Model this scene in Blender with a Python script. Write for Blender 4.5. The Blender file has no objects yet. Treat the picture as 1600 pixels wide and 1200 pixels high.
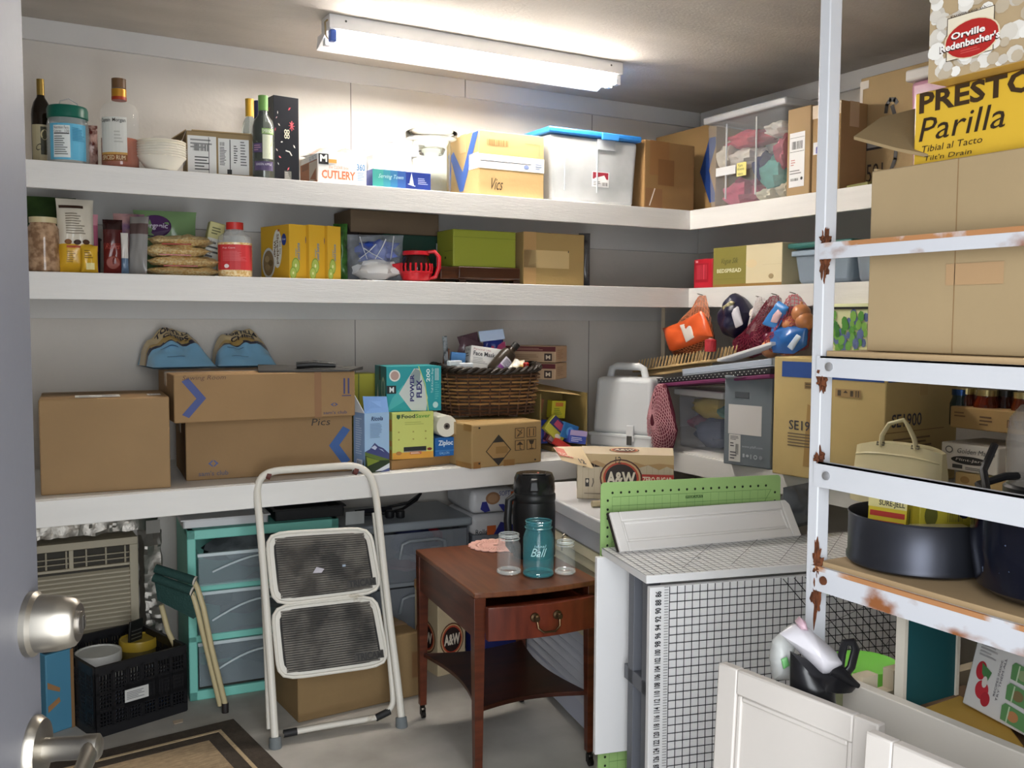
import bpy, math, random
from mathutils import Matrix, Vector, noise
random.seed(7)
scene = bpy.context.scene
COL = scene.collection
# ---------------------------------------------------------------- camera
F0, YAW, PITCH, ROLL, EYE = 1500.0, .5183, .067, .0048, 1.374
FW = Vector((math.sin(YAW)*math.cos(PITCH), math.cos(YAW)*math.cos(PITCH), -math.sin(PITCH)))
_r = Vector((math.cos(YAW), -math.sin(YAW), 0)); _u = _r.cross(FW)
RT = _r*math.cos(ROLL) + _u*math.sin(ROLL); UP = -_r*math.sin(ROLL) + _u*math.cos(ROLL)
cd = bpy.data.cameras.new('camera'); cam = bpy.data.objects.new('camera', cd); COL.objects.link(cam)
cd.sensor_width = 36; cd.lens = 36*F0/1600; cd.clip_start = .05
cam.matrix_world = Matrix(((RT.x, UP.x, -FW.x, 0), (RT.y, UP.y, -FW.y, 0), (RT.z, UP.z, -FW.z, EYE), (0, 0, 0, 1)))
scene.camera = cam
# ---------------------------------------------------------------- light
W = bpy.data.worlds.new('world'); scene.world = W; W.use_nodes = True
bg = W.node_tree.nodes['Background']; bg.inputs[0].default_value = (.92, .96, 1, 1); bg.inputs[1].default_value = 3.9
TUBE = 39.0
scene.view_settings.view_transform = 'Standard'; scene.view_settings.look = 'None'
scene.view_settings.exposure = 1.2; scene.view_settings.gamma = 1
pl = bpy.data.lights.new('doorway_daylight', 'AREA'); pl.shape = 'RECTANGLE'; pl.size = 1.10; pl.size_y = 2.05
pl.cycles.is_portal = True
po = bpy.data.objects.new('doorway_daylight', pl); COL.objects.link(po); po.location = (.25, .12, 1.03); po.rotation_euler = (math.pi/2, 0, 0)

# ---------------------------------------------------------------- helpers
def at(px, py, **k):
    d = FW + RT*((px-800)/F0) + UP*((600-py)/F0)
    if 'z' in k: t = (k['z']-EYE)/d.z
    elif 'y' in k: t = k['y']/d.y
    elif 'x' in k: t = k['x']/d.x
    else: t = k['d']
    return Vector((0, 0, EYE)) + d*t
def onplane(px, py, O, n):
    d = FW + RT*((px-800)/F0) + UP*((600-py)/F0); C = Vector((0, 0, EYE))
    return C + d*((O-C).dot(n)/d.dot(n))
def lin(h):
    c = [int(h[i:i+2], 16)/255 for i in (0, 2, 4)]
    return tuple(x/12.92 if x <= .04045 else ((x+.055)/1.055)**2.4 for x in c) + (1,)
_mats = {}
def M(h, r=.55, m=0., a=1., t=0., n=0., ns=8., b=0., bs=60., e=0., h2=None, st=(1, 1, 1), lo=.45, hi=.62, ior=1.45, sp=.5):
    key = (h, r, m, a, t, n, ns, b, bs, e, h2, st, lo, hi, ior, sp)
    if key in _mats: return _mats[key]
    mt = bpy.data.materials.new('finish_%s' % h); mt.use_nodes = True
    nt = mt.node_tree; N = nt.nodes; L = nt.links; p = N['Principled BSDF']
    c = lin(h); p.inputs['Base Color'].default_value = c
    p.inputs['Roughness'].default_value = r; p.inputs['Metallic'].default_value = m; p.inputs['Alpha'].default_value = a
    p.inputs['Transmission Weight'].default_value = t; p.inputs['IOR'].default_value = ior
    p.inputs['Specular IOR Level'].default_value = sp
    if e: p.inputs['Emission Color'].default_value = c; p.inputs['Emission Strength'].default_value = e
    if n or b:
        tc = N.new('ShaderNodeTexCoord'); mp = N.new('ShaderNodeMapping'); mp.inputs['Scale'].default_value = st
        L.new(tc.outputs['Object'], mp.inputs[0])
    if n:
        no = N.new('ShaderNodeTexNoise'); no.inputs['Scale'].default_value = ns; no.inputs['Detail'].default_value = 6
        L.new(mp.outputs[0], no.inputs['Vector'])
        rp = N.new('ShaderNodeValToRGB'); rp.color_ramp.elements[0].position = lo if h2 else .3; rp.color_ramp.elements[1].position = hi if h2 else .7
        c2 = lin(h2) if h2 else tuple(x*(1-n) for x in c[:3]) + (1,)
        rp.color_ramp.elements[0].color = c; rp.color_ramp.elements[1].color = c2
        L.new(no.outputs[0], rp.inputs[0]); L.new(rp.outputs[0], p.inputs['Base Color'])
    if b:
        n2 = N.new('ShaderNodeTexNoise'); n2.inputs['Scale'].default_value = bs; n2.inputs['Detail'].default_value = 4
        L.new(mp.outputs[0], n2.inputs['Vector'])
        bu = N.new('ShaderNodeBump'); bu.inputs['Strength'].default_value = b; bu.inputs['Distance'].default_value = .01
        L.new(n2.outputs[0], bu.inputs['Height']); L.new(bu.outputs[0], p.inputs['Normal'])
    _mats[key] = mt
    return mt
def CB(h='a68560', k=.16):
    c = [int(h[i:i+2], 16) for i in (0, 2, 4)]; m = sum(c)/3; h = '%02x%02x%02x' % tuple(min(255, int((x+(m-x)*k)*s)) for x, s in zip(c, (1.05, 1.10, 1.08)))
    return M(h, r=.75, n=.10, ns=5, b=.04, bs=90, sp=.25)     # corrugated card
def GL(h='f4faf8', r=.02): return M(h, r=r, t=1, ior=1.3)
def CP(h='dfe4e6', a=.35, r=.15): return M(h, r=r, a=a)              # clear or milky plastic

class G:
    """collects shapes, then links them as one mesh object"""
    def __init__(s, mat=None): s.v = []; s.f = []; s.fm = []; s.ms = []; s.mat = mat; s.X = Matrix()
    def mi(s, m):
        m = m or s.mat
        if m not in s.ms: s.ms.append(m)
        return s.ms.index(m)
    def add(s, vs, fs, m=None):
        o = len(s.v); s.v += [s.X @ Vector(p) for p in vs]; i = s.mi(m)
        for f in fs: s.f.append([o+k for k in f]); s.fm.append(i)
        return s
    def box(s, x0, y0, z0, x1, y1, z1, m=None):
        return s.hexa([(x0, y0, z0), (x1, y0, z0), (x1, y1, z0), (x0, y1, z0), (x0, y0, z1), (x1, y0, z1), (x1, y1, z1), (x0, y1, z1)], m)
    def hexa(s, p, m=None):
        return s.add(p, [(3, 2, 1, 0), (4, 5, 6, 7), (0, 1, 5, 4), (1, 2, 6, 5), (2, 3, 7, 6), (3, 0, 4, 7)], m)
    def poly(s, pts, m=None): return s.add(pts, [list(range(len(pts)))], m)
    def prism(s, pts, d, m=None):
        n = len(pts); d = Vector(d); a = [Vector(p) for p in pts]
        return s.add(a + [p+d for p in a], [list(range(n))[::-1], list(range(n, 2*n))] + [(i, (i+1) % n, n+(i+1) % n, n+i) for i in range(n)], m)
    def lathe(s, prof, m=None, c=(0, 0, 0), seg=28, sx=1, sy=1, cap=True, ph=0., sq=2.):
        vs = []; fs = []; n = len(prof)
        for (r, z) in prof:
            for k in range(seg):
                a = 2*math.pi*k/seg + ph; ca, sa = math.cos(a), math.sin(a)
                if sq != 2.:
                    q = (abs(ca)**sq + abs(sa)**sq)**(-1/sq); ca *= q; sa *= q
                vs.append((c[0]+r*ca*sx, c[1]+r*sa*sy, c[2]+z))
        for i in range(n-1):
            for k in range(seg):
                fs.append((i*seg+k, i*seg+(k+1) % seg, (i+1)*seg+(k+1) % seg, (i+1)*seg+k))
        if cap: fs.append(list(range(seg))[::-1]); fs.append([(n-1)*seg+k for k in range(seg)])
        return s.add(vs, fs, m)
    def ell(s, c, r, m=None, seg=16, rings=10, w=0.):
        prof = []; vs = []; fs = []
        for i in range(rings+1):
            t = math.pi*i/rings
            for k in range(seg):
                a = 2*math.pi*k/seg
                p = Vector((math.sin(t)*math.cos(a), math.sin(t)*math.sin(a), -math.cos(t)))
                q = 1 + w*noise.noise(p*2.3 + Vector(c)*9)
                vs.append((c[0]+r[0]*p.x*q, c[1]+r[1]*p.y*q, c[2]+r[2]*p.z*q))
        for i in range(rings):
            for k in range(seg): fs.append((i*seg+k, i*seg+(k+1) % seg, (i+1)*seg+(k+1) % seg, (i+1)*seg+k))
        return s.add(vs, fs, m)
    def tube(s, pts, r, m=None, seg=8, closed=False, flat=1.):
        P = [Vector(p) for p in pts]; n = len(P); vs = []; fs = []; ref = None
        R = r if isinstance(r, (list, tuple)) else [r]*n
        for i in range(n):
            if closed: t = P[(i+1) % n]-P[i-1]
            else: t = P[min(i+1, n-1)]-P[max(i-1, 0)]
            t.normalize()
            if ref is None: ref = Vector((0, 0, 1)) if abs(t.z) < .9 else Vector((1, 0, 0))
            a = t.cross(ref)
            if a.length < 1e-4: a = t.cross(Vector((1, .3, .2)))
            a.normalize(); b = a.cross(t); ref = b
            for k in range(seg):
                an = 2*math.pi*k/seg; vs.append(P[i] + a*math.cos(an)*R[i] + b*math.sin(an)*R[i]*flat)
        for i in range(n if closed else n-1):
            j = (i+1) % n
            for k in range(seg): fs.append((i*seg+k, i*seg+(k+1) % seg, j*seg+(k+1) % seg, j*seg+k))
        if not closed: fs.append(list(range(seg))[::-1]); fs.append([(n-1)*seg+k for k in range(seg)])
        return s.add(vs, fs, m)
    def grid(s, nu, nv, fn, m=None, mf=None, wrap=False):
        vs = [fn(i/nu, j/nv) for j in range(nv+1) for i in range(nu+1)]
        o = len(s.v); s.v += [s.X @ Vector(p) for p in vs]
        for j in range(nv):
            for i in range(nu):
                s.f.append([o+j*(nu+1)+i, o+j*(nu+1)+i+1, o+(j+1)*(nu+1)+i+1, o+(j+1)*(nu+1)+i])
                s.fm.append(s.mi(mf((i+.5)/nu, (j+.5)/nv) if mf else m))
        return s
    def build(s, name, parent=None, bevel=0, bs=2, smooth=True, loc=None, rz=None, ang=38):
        me = bpy.data.meshes.new(name); me.from_pydata([tuple(p) for p in s.v], [], s.f)
        for m in s.ms: me.materials.append(m or M('c0c0c0'))
        me.polygons.foreach_set('material_index', s.fm); me.update()
        if smooth:
            me.polygons.foreach_set('use_smooth', [True]*len(s.f)); me.set_sharp_from_angle(angle=math.radians(ang))
        o = bpy.data.objects.new(name, me); COL.objects.link(o)
        if parent: o.parent = parent
        if loc is not None: o.location = loc
        if rz is not None: o.rotation_euler = (0, 0, rz)
        if bevel:
            b = o.modifiers.new('edge', 'BEVEL'); b.width = bevel; b.segments = bs; b.limit_method = 'ANGLE'; b.angle_limit = math.radians(40)
        return o
def tag(o, label=None, cat=None, group=None, kind=None):
    if label: o['label'] = label
    if cat: o['category'] = cat
    if group: o['group'] = group
    if kind: o['kind'] = kind
    return o
def thing(name, label, cat, loc=(0, 0, 0), rz=0, group=None):
    o = bpy.data.objects.new(name, None); COL.objects.link(o); o.empty_display_size = .05
    o.location = loc; o.rotation_euler = (0, 0, rz)
    return tag(o, label, cat, group)
def copy_tree(o, parent=None):
    c = o.copy(); COL.objects.link(c)
    if parent: c.parent = parent
    for ch in list(o.children): copy_tree(ch, c)
    return c
def struct(g, name, **k): return tag(g.build(name, **k), kind='structure')
# ------------------------------------------------ print on faces
_tx = {}
def text_geo(t, bold=0.):
    if (t, bold) in _tx: return _tx[(t, bold)]
    cu = bpy.data.curves.new('t', 'FONT'); cu.body = t; cu.size = 1; cu.offset = bold; cu.resolution_u = 2
    ob = bpy.data.objects.new('t', cu); me = bpy.data.meshes.new_from_object(ob)
    vs = [tuple(v.co) for v in me.vertices]; fs = [list(p.vertices) for p in me.polygons]
    bpy.data.objects.remove(ob); bpy.data.curves.remove(cu); bpy.data.meshes.remove(me)
    x0 = min(v[0] for v in vs); x1 = max(v[0] for v in vs); y0 = min(v[1] for v in vs); y1 = max(v[1] for v in vs)
    vs = [((v[0]-x0)/(x1-x0 or 1), (v[1]-y0)/(y1-y0 or 1)) for v in vs]
    _tx[(t, bold)] = (vs, fs)
    return vs, fs
def face(w, d, h, s, z0=0):
    V = Vector
    return {'F': (V((0, 0, z0)), V((w, 0, 0)), V((0, 0, h)), V((0, -1, 0))),
            'L': (V((0, d, z0)), V((0, -d, 0)), V((0, 0, h)), V((-1, 0, 0))),
            'R': (V((w, 0, z0)), V((0, d, 0)), V((0, 0, h)), V((1, 0, 0))),
            'T': (V((0, 0, z0+h)), V((w, 0, 0)), V((0, d, 0)), V((0, 0, 1)))}[s]
def prints(root, name, fr, items, label=None, e=.0012, r=.5, bend=None):
    """flat printing in fractions of a face: r rect, t text, v upright-rotated text, p polygon, e ellipse, l stroke, b barcode, w lines of small print"""
    O, U, Vv, N = fr; g = G(); k = [0]; dl = min(.00025, .0036/max(1, len(items)))
    ul, vl = U.length, Vv.length
    def pt(u, v):
        if bend: return bend(u, v, e + k[0]*dl)
        return O + U*u + Vv*v + N*(e + k[0]*dl)
    def poly(ps, c): g.poly([pt(*p) for p in ps], M(c, r=r))
    def rect(u0, v0, u1, v1, c):
        if bend:
            n = 8
            for i in range(n):
                a = u0+(u1-u0)*i/n; b = u0+(u1-u0)*(i+1)/n; poly([(a, v0), (b, v0), (b, v1), (a, v1)], c)
        else: poly([(u0, v0), (u1, v0), (u1, v1), (u0, v1)], c)
    def stroke(ps, wd, c):
        for (a, b) in zip(ps, ps[1:]):
            du = (b[0]-a[0])*ul; dv = (b[1]-a[1])*vl; L = math.hypot(du, dv) or 1
            nu = -dv/L*wd/2/ul; nv = du/L*wd/2/vl; xu = du/L*wd*.25/ul; xv = dv/L*wd*.25/vl
            poly([(a[0]-nu-xu, a[1]-nv-xv), (b[0]-nu+xu, b[1]-nv+xv), (b[0]+nu+xu, b[1]+nv+xv), (a[0]+nu-xu, a[1]+nv-xv)], c)
    for it in items:
        q = it[0]; k[0] += 1
        if q == 'r': rect(*it[1:6])
        elif q in 'tvd':
            t, u0, v0, u1, v1, c = it[1:7]; op = it[7] if len(it) > 7 else {}
            vs, fs = text_geo(t, op.get('b', 0.)); sh = op.get('i', 0.)
            def mp(x, y):
                x2 = x + sh*(y-.5)*(abs(v1-v0)*vl/(abs(u1-u0)*ul) if q == 't' else abs(u1-u0)*ul/(abs(v1-v0)*vl))
                if q == 'd': return (u0+(u1-u0)*y, v1-(v1-v0)*x2)
                return (u0+(u1-u0)*x2, v0+(v1-v0)*y) if q == 't' else (u0+(u1-u0)*(1-y), v0+(v1-v0)*x2)
            g.add([pt(*mp(x, y)) for x, y in vs], fs, M(c, r=r))
        elif q == 'p': poly(it[1], it[2])
        elif q == 'e':
            cu, cv, ru, rv, c = it[1:6]; n = it[6] if len(it) > 6 else 24
            poly([(cu+ru*math.cos(2*math.pi*i/n), cv+rv*math.sin(2*math.pi*i/n)) for i in range(n)], c)
        elif q == 'l': stroke(it[1], it[2], it[3])
        elif q == 'b':
            u0, v0, u1, v1, n, c = it[1:7]; rr = random.Random(n); x = 0
            for i in range(n): w = rr.choice((.3, .45, .7)); rect(u0+(u1-u0)*(i/n), v0, u0+(u1-u0)*((i+w)/n), v1, c)
        elif q == 'w':
            u0, v0, u1, v1, n, c = it[1:7]; rr = random.Random(n*7+3)
            for i in range(n):
                y = v1-(v1-v0)*(i+.7)/n; rect(u0, y, u0+(u1-u0)*rr.uniform(.55, 1), y+(v1-v0)*.42/n, c)
    o = g.build(name, root, smooth=False)
    if label: o['label'] = label
    return o
S1, S2, S3 = 1.870, 1.520, .8195
def corner(s, z):
    if len(s) == 2: p = at(s[0], s[1], z=z)
    elif s[2] == 'y': p = at(s[0], s[1], y=s[3])
    elif s[2] == 'x': p = at(s[0], s[1], x=s[3])
    else: p = at(s[0], s[1], d=s[3])
    return Vector((p.x, p.y, z))
def frame(bl, br, z):
    a = corner(bl, z); b = corner(br, z); dv = b-a
    return a, dv.length, math.atan2(dv.y, dv.x)
def height(px, py, a, rz):
    return onplane(px, py, a, Vector((math.sin(rz), -math.cos(rz), 0))).z - a.z
def card(root, w, d, h, mat, name='body', seam=None, bevel=.004):
    g = G(mat); g.box(0, 0, 0, w, d, h); o = g.build(name, root, bevel=bevel)
    return o
def bx(name, label, cat, bl, br, top, d, z, mat, pr=(), group=None, tape=None, bevel=.004, h=None, w=None, lid=True):
    """a box standing on height z; bl/br are its lower front corners, top a picture point on the front's upper edge"""
    a, ww, rz = frame(bl, br, z); w = w or ww; h = h or height(top[0], top[1], a, rz)
    r = thing(name, label, cat, a, rz, group); card(r, w, d, h, mat, bevel=bevel)
    if tape:
        tw = .05; g = G(M(tape, r=.25)); t = .0009
        g.box(-.0, d/2-tw/2, h, w, d/2+tw/2, h+t); g.box(-t, d/2-tw/2, h*.72, 0, d/2+tw/2, h+t); g.box(w, d/2-tw/2, h*.72, w+t, d/2+tw/2, h+t)
        g.build('packing_tape', r)
    for it in pr: prints(r, it[0], face(w, d, h, it[1]), it[2], it[3] if len(it) > 3 else None)
    r['dims'] = (w, d, h)
    return r
def spot(px, py, z, **k):
    p = at(px, py, **k) if k else at(px, py, z=z)
    return Vector((p.x, p.y, z))
def hpx(px, py, p):          # height above p of a picture point seen at p's distance
    n = Vector((p.x, p.y, 0)).normalized()
    return onplane(px, py, p, n).z - p.z
def wpx(npx, p):             # size of a picture length at p
    return npx/F0*(p-Vector((0, 0, EYE))).dot(FW)
def face_cam(p): return math.atan2(p.y, p.x) - math.pi/2
def pillow(g, w, h, t, m=None, mf=None, nu=18, nv=22, wr=.15, seed=0, crimp=.06, pinch=.0, back=True):
    """a filled bag lying in the local XZ plane, bulging along -Y and +Y"""
    for sgn in ((-1, 1) if back else (-1,)):
        def fn(u, v, sgn=sgn):
            x = (u-.5)*2; y = (v-.5)*2
            e = max(0, 1-abs(x)**2.6); q = max(0, 1-(abs(y)/(1-crimp))**3) if abs(y) < 1-crimp else 0
            b = (e*q)**.55*t/2
            nn = noise.noise(Vector((x*2.2+seed, y*2.2, sgn*2.+seed)))*wr*t*(e**.3)*(.3+q)
            wx = 1 - pinch*(1-y*y)*.5 - .05*(q**.5)
            return (x*w/2*wx, sgn*(b) + sgn*nn*(1 if b > 0 else .2), v*h)
        g.grid(nu, nv, fn, m, mf)
    return g
# ================================================================ setting
Xw, Yw, ZC = 3.347, 3.909, 2.44
Ys, Xs, Ys3, Xs3 = 3.420, 2.878, 3.221, 2.62
XL, YF = -.98, .27
WH = M('d4cec6', r=.7, n=.10, ns=3, b=.10, bs=45)
g = G(M('bcb8b1', r=.8, n=1, ns=2.6, h2='8c8880', b=.06, bs=30, lo=.35, hi=.75)); g.box(XL-.1, YF-.9, -.1, Xw+.1, Yw+.1, 0); struct(g, 'floor')
g = G(M('c2bbb2', r=.85, n=.18, ns=2.5, b=.22, bs=70, st=(1, 2.5, 1))); g.box(XL-.1, YF-.12, ZC, Xw+.1, Yw+.1, ZC+.1); struct(g, 'ceiling')
g = G(WH); g.box(XL-.1, Yw, 0, Xw+.1, Yw+.1, ZC); struct(g, 'wall_back')
g = G(WH); g.box(Xw, YF-.12, 0, Xw+.1, Yw, ZC); struct(g, 'wall_right')
g = G(WH); g.box(XL-.1, YF-.12, 0, XL, Yw, ZC); struct(g, 'wall_left')
DX0, DX1, DH = -.30, .80, 2.06
g = G(WH); g.box(XL, YF-.12, 0, DX0, YF, ZC); g.box(DX1, YF-.12, 0, Xw, YF, ZC); g.box(DX0, YF-.12, DH, DX1, YF, ZC); struct(g, 'wall_front')
TR = M('d3d1ce', r=.6, n=.07, ns=4, b=.06, bs=50)
g = G(TR)
for x0, x1 in ((XL, 1.97), (1.975, Xw-.02)): g.box(x0, Yw-.018, ZC-.077, x1, Yw, ZC)
struct(g, 'trim_1', bevel=.0015)
g = G(TR); g.box(Xw-.018, YF, ZC-.077, Xw, Yw-.018, ZC); struct(g, 'trim_2', bevel=.0015)
# panel seams in the back wall boards: thin dark battens of shadow gap
g = G(M('77736e', r=.9))
for px, py, z0, z1 in ((548, 150, S1, ZC-.077), (925, 190, S1, ZC-.077)):
    X = at(px, py, y=Yw).x; g.box(X-.0015, Yw-.0012, z0, X+.0015, Yw, z1)
for px, py, z0, z1 in ((446, 325, S2, S1-.12), (555, 550, S3, S2-.1), (920, 510, S3, S2-.1)):
    X = at(px, py, y=Yw).x; g.box(X-.0015, Yw-.0012, z0, X+.0015, Yw, z1)
struct(g, 'trim_3')
g = G(TR)                                                        # ledgers under the upper shelves
for s in (S1, S2): g.box(XL, Yw-.02, s-.15, Xw-.02, Yw, s-.022)
struct(g, 'trim_4', bevel=.0015)
g = G(TR)
for s in (S1, S2): g.box(Xw-.02, YF, s-.15, Xw, Yw-.02, s-.022)
struct(g, 'trim_5', bevel=.0015)
# door leaf, opened into the room on the left
hin = Vector((-.265, .34, 0)); lat = Vector((.062, 1.14, 0))
d = lat-hin; L = d.length; rz = math.atan2(d.y, d.x)
g = G(M('545459', r=.5, n=.08, ns=2, b=.02)); g.box(0, 0, .012, L, .044, 2.03)
dr = struct(g, 'door_1', bevel=.002); dr.location = hin; dr.rotation_euler = (0, 0, rz)
NI = M('9a958c', r=.34, m=1.); NID = M('8f8a84', r=.35, m=1.)
def dpt(px, py): 
    n = Vector((math.sin(rz), -math.cos(rz), 0)); p = onplane(px, py, hin, n); q = p-hin
    return q.dot(d.normalized()), p.z
RY = Matrix.Rotation(math.pi/2, 4, 'X')            # lathe axis z -> -y, out of the door's room face
u, z = dpt(46, 975)
g = G(NI); g.X = Matrix.Translation((u, 0, z)) @ RY
g.lathe([(.034, 0), (.034, .006), (.030, .010), (.029, .030), (.025, .046), (.020, .050), (.018, .050)], NI, seg=36)
g.lathe([(.012, .050), (.012, .053), (.010, .054)], NID, seg=24); g.box(-.0012, -.007, .0535, .0012, .007, .0548, M('3a3836', m=1, r=.4))
g.build('deadbolt', dr)
u, z = dpt(52, 1172)
g = G(NI); g.X = Matrix.Translation((u, 0, z)) @ RY
g.lathe([(.036, 0), (.036, .004), (.032, .010), (.022, .012)], NI, seg=36)
lv = g.build('lever_rose', dr)
g = G(NI); g.X = Matrix.Translation((u, 0, z)) @ RY
g.lathe([(.0125, .010), (.0125, .050), (.014, .052), (.014, .066), (.010, .069)], NI, seg=24)
g.tube([(0, 0, .058), (-.02, -.004, .060), (-.05, -.012, .060), (-.085, -.018, .056), (-.105, -.016, .050)], [.012, .0115, .010, .009, .007], NI, seg=14, flat=.75)
g.build('lever_handle', dr)
# shelving: boards with painted front boards, an L along back and right walls
WB = M('e6e4e1', r=.5, n=.07, ns=3, b=.12, bs=26, st=(1, 1, 14))
WBX = M('e6e4e1', r=.5, n=.07, ns=3, b=.10, bs=18, st=(.5, 4, 8))
WB3 = M('e2e0dc', r=.45, n=.06, ns=2.5, b=.03, bs=26, st=(1, 1, 6))
def shelf(s, y, x, m, label, fh=.088, end=.42):
    t = thing('wall_shelf', label, 'shelf', (XL, y, s-fh))
    o = Vector((XL, y, s-fh))
    g = G(m); g.box(0, 0, fh-.02, Xw-XL, Yw-y, fh); g.box(x-XL, YF+end-y, fh-.02, Xw-XL, 0, fh); g.build('shelf_board', t)
    g = G(m); g.box(0, -.019, 0, x-XL-.0002, -.0002, fh-.0015); g.build('front_board', t, bevel=.0015)
    g = G(m); g.box(x-XL-.019, YF+end-y, 0, x-XL-.0002, -.020, fh-.0015); g.build('front_board', t, bevel=.0015)
    return t
shelf(S1, Ys, Xs, WB, 'highest white wooden shelf running around the corner under the ceiling', .088)
shelf(S2, Ys, Xs, WB, 'middle white wooden shelf with net bags nailed to its front', .088)
shelf(S3, Ys3, Xs3, WB3, 'lowest and deepest white wooden shelf, above the drawers and the air conditioner', .083)
# ceiling light
X0, X1, YL = 1.141, 2.405, 3.345
t = thing('ceiling_light', 'white two-tube fluorescent strip light on the ceiling', 'light', ((X0+X1)/2, YL, ZC))
w = X1-X0; LM = M('dcdcde', r=.4)
g = G(LM); g.prism([(-w/2, -.045, 0), (-w/2, .045, 0), (-w/2, .045, -.05), (-w/2, -.045, -.05)], (w, 0, 0))
g.build('housing', t, bevel=.003)
g = G(LM); g.hexa([(-w/2, -.045, -.05), (w/2-.03, -.045, -.05), (w/2-.03, .085, -.05), (-w/2, .085, -.05), (-w/2, -.02, -.052), (w/2-.03, -.02, -.052), (w/2-.03, .10, -.095), (-w/2, .10, -.095)]); g.build('reflector', t)
TB = M('fff8ee', e=TUBE)
for y in (-.024, .034):
    g = G(TB); g.tube([(-w/2+.04, y, -.074), (w/2-.03, y, -.074)], .015, TB, seg=14); tb = g.build('fluorescent_tube', t)
    for s in (-1, 1):
        g = G(M('3f5fb0' if s < 0 and y < 0 else 'e8eaf0', r=.4)); x = s*(w/2-.018); g.box(x-.012, y-.014, -.092, x+.012, y+.014, -.052); g.build('socket', tb, bevel=.003)
g = G(M('8c7a58', r=.5)); g.tube([(-w/2-.002, -.03, -.02), (-w/2-.012, -.032, -.03), (-w/2-.010, -.034, -.075), (-w/2-.001, -.03, -.085)], .003); g.build('end_clip', t)
for x in (-w/2+.06, w/2-.06): g = G(M('4a4a4a')); g.X = Matrix.Translation((x, -.0455, -.02)) @ RY; g.lathe([(.004, 0), (.004, .001)], seg=10); g.build('screw_hole', t)
# ================================================================ top shelf, back wall
def bottle(name, label, cat, px, ytop, wpx_, Y, z, prof, mat, extra=None, group=None, H=None, seg=28, ybase=None):
    """prof: (radius, height) fractions; extra(thing, R, H)"""
    p = spot(px, 240, z, y=Y); h = H or hpx(px, ytop, p); R = wpx(wpx_, p)/2
    t = thing(name, label, cat, p, face_cam(p), group)
    g = G(mat); g.lathe([(a*R, b*h) for a, b in prof], seg=seg); g.build('bottle_body' if 'bottle' in name else 'body', t)
    if extra: extra(t, R, h)
    return t, R, h
def ring(t, name, R, z0, z1, mat, seg=28, r2=None, cap=True):
    g = G(mat); g.lathe([(R, z0), (r2 or R, z1)], seg=seg, cap=cap); return g.build(name, t)
def wrap(R, h0, h1, span=1.0, off=0.):
    """curved label frame for prints(): bend function and a face spec of the right size"""
    fr = (Vector((0, 0, h0)), Vector((2*R*span, 0, 0)), Vector((0, 0, h1-h0)), Vector((0, -1, 0)))
    def bend(u, v, e):
        a = -math.pi/2 + off + (u-.5)*2*span
        return Vector(((R+e)*math.cos(a), (R+e)*math.sin(a), h0+(h1-h0)*v))
    return fr, bend
def cyl_label(t, name, R, h0, h1, items, span=1.0, off=0., label=None):
    fr, bend = wrap(R, h0, h1, span, off); return prints(t, name, fr, items, label, e=.0008, bend=bend)
BR = [(.3, 0), (.97, 0), (1, .02), (1, .60), (.95, .66), (.75, .74), (.42, .80), (.36, .84), (.34, .98), (.34, 1)]
def ex(t, R, h):
    ring(t, 'gold_capsule', R*.385, h*.80, h*1.004, M('a08442', r=.35, m=.7))
    cyl_label(t, 'bottle_label', R, h*.03, h*.48, [('r', 0, 0, 1, 1, 'b4a988'), ('r', .45, .25, 1, .95, '3c3a28'), ('e', .62, .75, .16, .13, 'd6c99a'), ('e', .62, .75, .11, .09, '4c4930'), ('t', 'Cella', .25, .35, .85, .52, '2c2a20', {'i': .3})], 1.1)
bottle('wine_bottle', 'dark wine bottle with gold neck foil, far left of the top shelf', 'bottle', 66, 125, 29, 3.60, S1, BR, M('1d140c', r=.08, sp=.6), ex)
# tub with a green lid
p = spot(107, 240, S1, y=3.50); t = thing('snack_tub', 'clear plastic tub with a dark green lid and blue nutrition label', 'tub', p, face_cam(p))
h = hpx(107, 188, p); R = wpx(61, p)/2
g = G(CP('dfe9ea', .35)); g.lathe([(R*.9, 0), (R, .01), (R, h*.85), (R*.93, h)], seg=40); g.build('body', t)
g = G(M('0d6050', r=.35)); g.lathe([(R*.92, h), (R*.98, h+.004), (R*.98, h+.03), (R*.92, h+.04)], seg=40); g.build('screw_lid', t)
g = G(M('d8d8d8', r=.15, a=.6)); g.tube([(-.03, 0, h+.03), (-.02, 0, h+.06), (.005, 0, h+.07), (.03, 0, h+.055), (.035, 0, h+.035)], .002); g.build('wire_handle', t)
cyl_label(t, 'nutrition_label', R*1.01, .012, h*.86, [('r', 0, 0, 1, 1, '5fb2d4'), ('r', .12, .06, .55, .94, 'e6ebea'), ('t', 'Nutrition Facts', .14, .84, .53, .92, '1a1a1a'), ('r', .14, .70, .53, .73, '222222'), ('t', 'Calories', .14, .75, .34, .81, '222222'), ('t', '130', .43, .74, .53, .82, '222222'), ('w', .15, .12, .50, .66, 9, '6c7474'), ('w', .60, .52, .95, .9, 9, '3c88ac')], .92)
g = G(); pillow(g, .05, .15, .04, M('b8968a', r=.25, n=.6, ns=40, h2='5a2a24'), seed=3, nu=10, nv=12)
p = spot(141, 240, S1, y=3.57); tag(g.build('snack_bag', loc=p+Vector((0, 0, .002)), rz=-.2), 'small clear bag of snacks squeezed behind the green-lidded tub', 'bag')
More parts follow.
